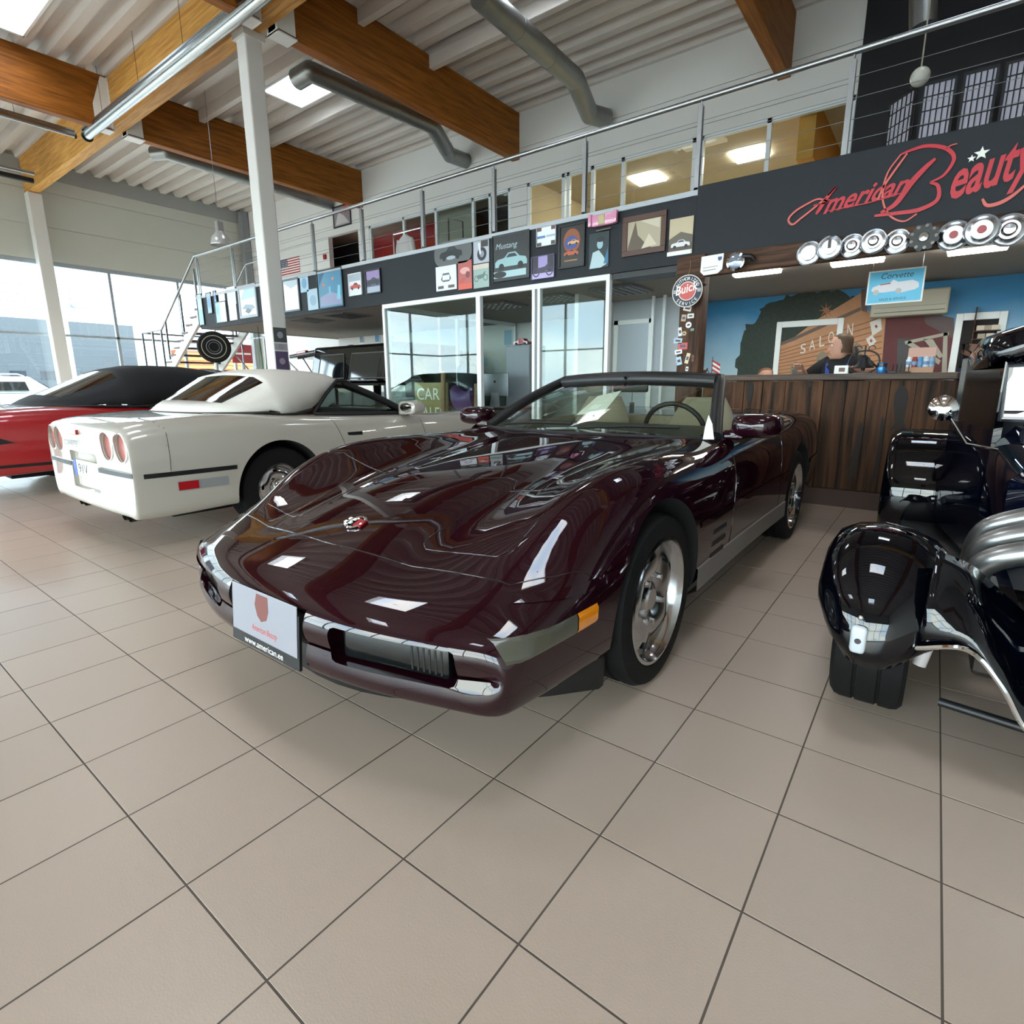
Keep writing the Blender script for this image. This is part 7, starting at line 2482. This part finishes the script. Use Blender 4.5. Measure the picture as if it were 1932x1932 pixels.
t = thing('toy_motorcycle', 'tiny dark toy motorcycle at the counter end', 'toy', (x, 5.45, ZC))
for s in (-1, 1):
    MB().lathe([(.025, -.005), (.028, -.003), (.028, .003), (.025, .005)], 16, frame_M((x + s * .035, 5.45, ZC + .028), (1, 0, 0), (0, 0, 1))).build('wheel', M_BLACK, t, smooth=40)
MB().prism([(-.04, .03), (-.02, .055), (.03, .06), (.045, .08), (.05, .06), (.03, .03)], frame_M((x, 5.458, ZC), (1, 0, 0), (0, 0, 1)), .016).build('frame', mat('toy_red', '4a1a1a', rough=.3), t)

# ------------------------------------------------------------------ things in the open car
pc = thing('windscreen_placard', 'white paper placard leaning behind the open car windscreen', 'placard', (PURPLE_X - .42, PURPLE_Y - .1, .87))
q = [P(1088, 782, Y=PURPLE_Y - .04), P(1139, 778, Y=PURPLE_Y - .10), P(1172, 737, Y=PURPLE_Y + .06), P(1128, 747, Y=PURPLE_Y + .10)]
m_ = MB()
up = Vector((0, -.3, 1)).normalized() * .002
m_.add([p for p in q] + [p - up for p in q], [(0, 1, 2, 3), (7, 6, 5, 4), (0, 4, 5, 1), (1, 5, 6, 2), (2, 6, 7, 3), (3, 7, 4, 0)])
m_.build('sheet', M_PAPER, pc)
n_ = (q[1] - q[0]).cross(q[3] - q[0]).normalized()
if n_.dot(CAM - q[0]) < 0:
    n_ = -n_
cq = sum(q, Vector()) / 4 + n_ * .002
a_, b_ = (q[1] - q[0]) * .16, (q[3] - q[0]) * .2
m_ = MB()
m_.add([cq - a_ - b_ * 1.6, cq + a_ - b_ * 1.6, cq + a_ - b_ * .4, cq - a_ - b_ * .4], [(0, 1, 2, 3)])
m_.build('white_label', mat('bright_paper', 'ffffff'), pc)
q = [P(1326, 829, Y=PURPLE_Y - .36), P(1347, 829, Y=PURPLE_Y - .36), P(1344, 800, Y=PURPLE_Y - .30), P(1337, 783, Y=PURPLE_Y - .27), P(1330, 806, Y=PURPLE_Y - .31)]
m_ = MB()
bk = Vector((0, .002, 0))
m_.add(q + [p + bk for p in q], [(0, 1, 2, 3, 4), (9, 8, 7, 6, 5)] + [(i, (i + 1) % 5, 5 + (i + 1) % 5, 5 + i) for i in range(5)])
o = m_.build('folded_tag', M_PAPER)
tag(o, 'small folded white tag at the driver corner of the windscreen', 'tag')
c = P(1192, 765, Y=PURPLE_Y + .36)
t = thing('air_freshener', 'black pendant hanging from the open car mirror', 'pendant', c)
MB().cbox(c.x - .016, c.x + .016, c.y - .004, c.y + .004, c.z - .05, c.z + .02, .003).build('tag_body', M_BLACK, t)
MB().cyl((c.x, c.y, c.z + .02), (c.x, c.y, c.z + .13), .002, n=5).build('cord', M_BLACK, t)
# ------------------------------------------------------------------ boxy vehicles: black one under the mezzanine, others outside
def suv(label, loc, rotz, paint, L=4.3, Wd=1.9, H=1.9, belt=1.15, open_gate=False, rails=True, nose=1.2):
    """boxy off-roader; local x forward"""
    t = thing('off_road_car', label, 'car', loc, rotz)
    hw = Wd / 2
    hood = L / 2
    low = [(-L / 2, .45), (-L / 2, belt), (L / 2 - nose, belt), (L / 2 - .1, belt - .08), (L / 2, belt - .25), (L / 2, .45)]
    m = MB()
    m.loft([[Vector((x, y * hw, z)) for x, z in low] for y in (-1, -.97, .97, 1)] if False else [[Vector((x, -hw, z)) for x, z in low], [Vector((x, hw, z)) for x, z in low]])
    b = m.build('lower_body', paint, t, local=True)
    md = b.modifiers.new('round', 'BEVEL')
    md.width, md.segments = .06, 3
    top = [(-L / 2 + .02, belt, hw - .02), (-L / 2 + .08, H, hw - .14), (L / 2 - nose - .65, H, hw - .14), (L / 2 - nose, belt, hw - .04)]
    m = MB()
    m.loft([[Vector((x, -w, z)) for x, z, w in top], [Vector((x, w, z)) for x, z, w in top]])
    c = m.build('cabin', paint, t, local=True)
    md = c.modifiers.new('round', 'BEVEL')
    md.width, md.segments = .05, 3
    gm = mat('dark_car_glass', '0d1014', rough=.05, spec=.9)
    for s in (-1, 1):
        for x0, x1 in ((-L / 2 + .25, -L / 2 + 1.15), (-L / 2 + 1.25, L / 2 - nose - .75)):
            zz = (belt + .08, H - .16)
            f = lambda x, z: (x, s * (hw - .02 - .12 * (z - belt) / (H - belt) + .006), z)
            m = MB()
            q = [f(x0 + .05, zz[0]), f(x1, zz[0]), f(x1 - .05, zz[1]), f(x0 + .1, zz[1])]
            m.add(q, [(0, 1, 2, 3)])
            w = m.build('side_window', gm, t, local=True)
            MB().tube(q, .012, 6, loop=True).build('window_seal', mat('seal_grey', '5a5c5c', rough=.4), w, local=True)
    m = MB()
    m.add([(L / 2 - nose - .02, -hw + .14, belt + .05), (L / 2 - nose - .02, hw - .14, belt + .05), (L / 2 - nose - .58, hw - .2, H - .08), (L / 2 - nose - .58, -hw + .2, H - .08)], [(0, 1, 2, 3)])
    for p in range(4):
        x, y, z = m.v[p]
        m.v[p] = (x + .035, y, z + .02)
    m.build('windscreen', gm, t, local=True)
    for ax in (-L / 2 + .8, L / 2 - .85):
        for s in (-1, 1):
            M = Matrix.Translation((ax, s * (hw - .13), .38)) @ Matrix.Rotation(math.pi / 2, 4, 'X')
            w = MB().lathe([(.22, -.13), (.36, -.13), (.38, -.08), (.38, .08), (.36, .13), (.22, .13)], 28, M).build('wheel', M_RUBBER, t, smooth=40, local=True)
            MB().lathe([(0, -.135), (.2, -.135), (.22, -.12), (.22, .12), (.2, .135), (0, .135)], 24, M).build('rim', M_RIM, w, smooth=40, local=True)
    if rails:
        for s in (-1, 1):
            MB().tube([(-L / 2 + .2, s * (hw - .22), H + .01), (-L / 2 + .3, s * (hw - .22), H + .07), (L / 2 - nose - .9, s * (hw - .22), H + .07), (L / 2 - nose - .75, s * (hw - .22), H + .01)], .02, 8).build('roof_rail', M_STEEL, t, smooth=40, local=True)
    if open_gate:
        # raised tailgate with spoiler lamp and gas struts
        g = MB()
        Mg = Matrix.Translation((-L / 2 + .06, 0, H - .02)) @ Matrix.Rotation(math.radians(-4), 4, 'Y')
        g.cbox(-.95, .0, -hw + .14, hw - .14, -.10, -.02, .03, Mg)
        go = g.build('tailgate', paint, t, local=True)
        MB().cbox(-.80, -.05, -hw + .25, hw - .25, -.125, -.10, .01, Mg).build('gate_window', gm, go, local=True)
        MB().cbox(-.60, -.28, -hw + .12, -hw + .20, -.045, .005, .008, Mg).build('brake_lamp', mat('red_lens', 'a3121a'), go, local=True)
        for s in (-1, 1):
            MB().tube([(-L / 2 + .1, s * (hw - .2), H - .75), (-L / 2 - .55, s * (hw - .22), H - .10)], .012, 6).build('gas_strut', M_BLACK, go, local=True)
        MB().sphere((-L / 2 + .35, 0, H + .03), .1, 14, 8, (1.3, .9, .6)).build('roof_antenna', M_BLACK, t, smooth=50, local=True)
    return t
a, c = P(604, 660, Y=6.7), P(724, 664, Y=6.7)
suv('black boxy off-roader with raised tailgate parked under the mezzanine', (a.x + 1.9, 7.15, 0), 0, mat('black_car_paint', '040405', rough=.4, coat=1.0, spec=0), L=3.6, Wd=1.7, H=a.z + .02, open_gate=True, rails=False, nose=.25)
suv('white off-road car parked outside the side windows', (-20.5, 4.1, -.09), math.radians(100), mat('white_car_paint', 'c9cbcb', rough=.3, coat=1.0), L=4.5, H=1.5, belt=.98)
suv('silver car with roof rails parked farther outside the windows', (-23.5, 8.6, -.09), math.radians(95), mat('silver_car_paint', 'a9adb0', rough=.3, metal=.5, coat=1.0), L=4.4, H=1.45, belt=.95)

# ------------------------------------------------------------------ building across the yard
XB = -32.0
bd = thing('workshop_building', 'white workshop building with garage doors across the yard', 'building', (XB, 8, -.09))
MB().box(XB - 8, XB, -12, 30, -.09, 7.5).build('wall', mat('white_cladding', 'c9ced2', rough=.6), bd)
for k, (y0, y1) in enumerate(((-6, -2), (0, 4), (5.2, 8.6), (9.2, 12.0))):
    d = MB().box(XB, XB + .06, y0, y1, -.09, 4.3).build('garage_door', mat('garage_door_grey', '363e46', rough=.5), bd)
    for q in range(1, 8):
        MB().box(XB + .06, XB + .07, y0, y1, -.09 + q * .55, -.07 + q * .55).build('door_rib', mat('door_rib', '4a525a'), d)
    for q in range(3):
        yy = y0 + (y1 - y0) * (q + .5) / 3
        MB().box(XB + .06, XB + .075, yy - .3, yy + .3, 1.45, 1.85).build('door_window', mat('door_window_blue', '16222e', rough=.2), d)
for q in range(7):
    MB().box(XB, XB + .03, -12, 30, 4.6 + q * .4, 4.62 + q * .4).build('cladding_rib', mat('door_rib', '4a525a'), bd)
MB().cyl((XB + .05, 9.6, 5.2), (XB + .25, 9.6, 5.15), .25, .2, n=16).build('yard_lamp', mat('yard_lamp_grey', '77808a'), bd)
ob = thing('orange_shed', 'orange slatted shed outside beyond the stairs', 'shed', (XB + 4, 13.5, -.09))
MB().box(XB + 3.9, XB + 4.4, 12.2, 16.5, -.09, 2.9).build('core', mat('shed_dark', '7a4020'), ob)
for q in range(14):
    MB().cbox(XB + 4.4, XB + 4.44, 12.2, 16.5, .0 + q * .2, .16 + q * .2, .01).build('slat', mat('orange_slat', 'c8642c', rough=.6), ob)

# ------------------------------------------------------------------ tyre sign, plant, notice, column stickers
c = P(404, 655, Y=4.95)
t = thing('tyre_sign', 'upright tyre with pale rings on a white stand', 'tyre', (c.x, 4.95, 0))
aim = (CAM - c)
aim.z = 0
aim.normalize()
rt_ = Vector((0, 0, 1)).cross(aim).normalized()
M = frame_M(c, rt_, (0, 0, 1))
MB().lathe([(.15, -.09), (.27, -.09), (.295, -.05), (.295, .05), (.27, .09), (.15, .09), (.12, .05), (0, .05)], 40, M).build('tyre', M_RUBBER, t, smooth=40)
for r0, r1, col_ in ((.205, .215, 'c8bd9c'), (.125, .150, '8a8a8a'), (.085, .095, '6a6a6a')):
    MB().lathe([(r0, .091), (r0, .095), (r1, .095), (r1, .091)] if r0 > .15 else [(r0, .06), (r0, .075), (r1, .075), (r1, .06)], 40, M).build('ring', mat('tyre_ring_' + col_, col_, rough=.5), t, smooth=40)
MB().cyl((c.x, 4.95, 0), (c.x, 4.95, c.z - .28), .035, n=12).build('post', M_COL, t)
MB().cyl((c.x, 4.95, 0), (c.x, 4.95, .03), .2, n=24).build('foot', M_COL, t)
c = P(500, 690, Y=5.05)
pl = thing('snake_plant', 'tall green sword-leaf plant behind the column', 'plant', (c.x, 5.05, 0))
MB().lathe([(0, 0), (.13, 0), (.17, .35), (.18, .38), (.16, .38), (.15, .34), (0, .34)], 24, Matrix.Translation((c.x, 5.05, 0))).build('pot', M_BLACK, pl, smooth=40)
for k in range(6):
    a = k * 1.05
    h = 1.55 + .12 * (k % 3)
    r0 = Vector((c.x + .05 * math.cos(a), 5.05 + .05 * math.sin(a), .33))
    sd = Vector((-math.sin(a), math.cos(a), 0))
    rows = []
    for q in range(9):
        f = q / 8
        w = .035 * math.sin(math.pi * (.15 + .85 * f)) ** .7 * (1 - f ** 4) + .001
        p = r0 + Vector((.06 * math.cos(a) * f, .06 * math.sin(a) * f, h * f))
        rows.append([p - sd * w, p + Vector((math.cos(a), math.sin(a), 0)) * .012, p + sd * w])
    MB().loft(rows, cap=False, closed=False).build('leaf', mat('leaf_green', '3f5c34', rough=.5, noise=.3, nscale=12), pl, smooth=50)
c = P(457, 668, X=-15.9)
t = thing('notice_board', 'red and white notice board by the far windows', 'notice', (-15.9, c.y, 0))
MB().box(-15.93, -15.9, c.y - .35, c.y + .35, c.z - .3, c.z + .3).build('board', mat('notice_red', '9a2a30'), t)
MB().box(-15.9, -15.893, c.y - .3, c.y + .3, c.z - .02, c.z + .04).build('text_band', M_PAPER, t)
MB().cyl((-15.95, c.y, 0), (-15.95, c.y, c.z), .03, n=8).build('post', M_STEEL, t)
for k, (z0, z1, c_) in enumerate(((1.32, 1.62, '5a4a6a'), (1.64, 1.74, 'a8a2a8'), (1.76, 1.98, '4a4e4c'))):
    s_ = MB().cbox(-5.28 + .1255, -5.28 + .1275, YG - .11, YG + .11, z0, z1, .0008).build('sticker', mat('col_sticker_' + c_, c_, rough=.4), col)
    MB().lathe([(.05, 0), (.05, .001), (0, .001)], 20, frame_M((-5.28 + .128, YG, (z0 + z1) / 2), (0, 1, 0), (0, 0, 1))).build('sticker_print', mat('sticker_pale', '9a96a2'), s_)
# prints on the wall under the mezzanine
for k, (u, v, w, h, c_, lab) in enumerate(((683, 640, 8, 9, '8a9aa8', 'small grey print left on the wall behind the off-roader'), (712, 637, 8, 11, '5f93b8', 'blue poster on the wall behind the off-roader'), (715, 641, 7, 9, '8a7058', 'brown print behind the office side glass'))):
    c = P(u if k < 2 else 740, v, Y=8.59)
    t = thing('wall_print', lab, 'picture', (c.x, 8.58, c.z), group='prints on the wall under the mezzanine')
    MB().box(c.x - w * .011, c.x + w * .011, 8.58, 8.597, c.z - h * .011, c.z + h * .011).build('frame', M_PAPER, t)
    MB().box(c.x - w * .009, c.x + w * .009, 8.576, 8.581, c.z - h * .009, c.z + h * .009).build('print', mat('wall_print_' + c_, c_, noise=.4, nscale=9), t)
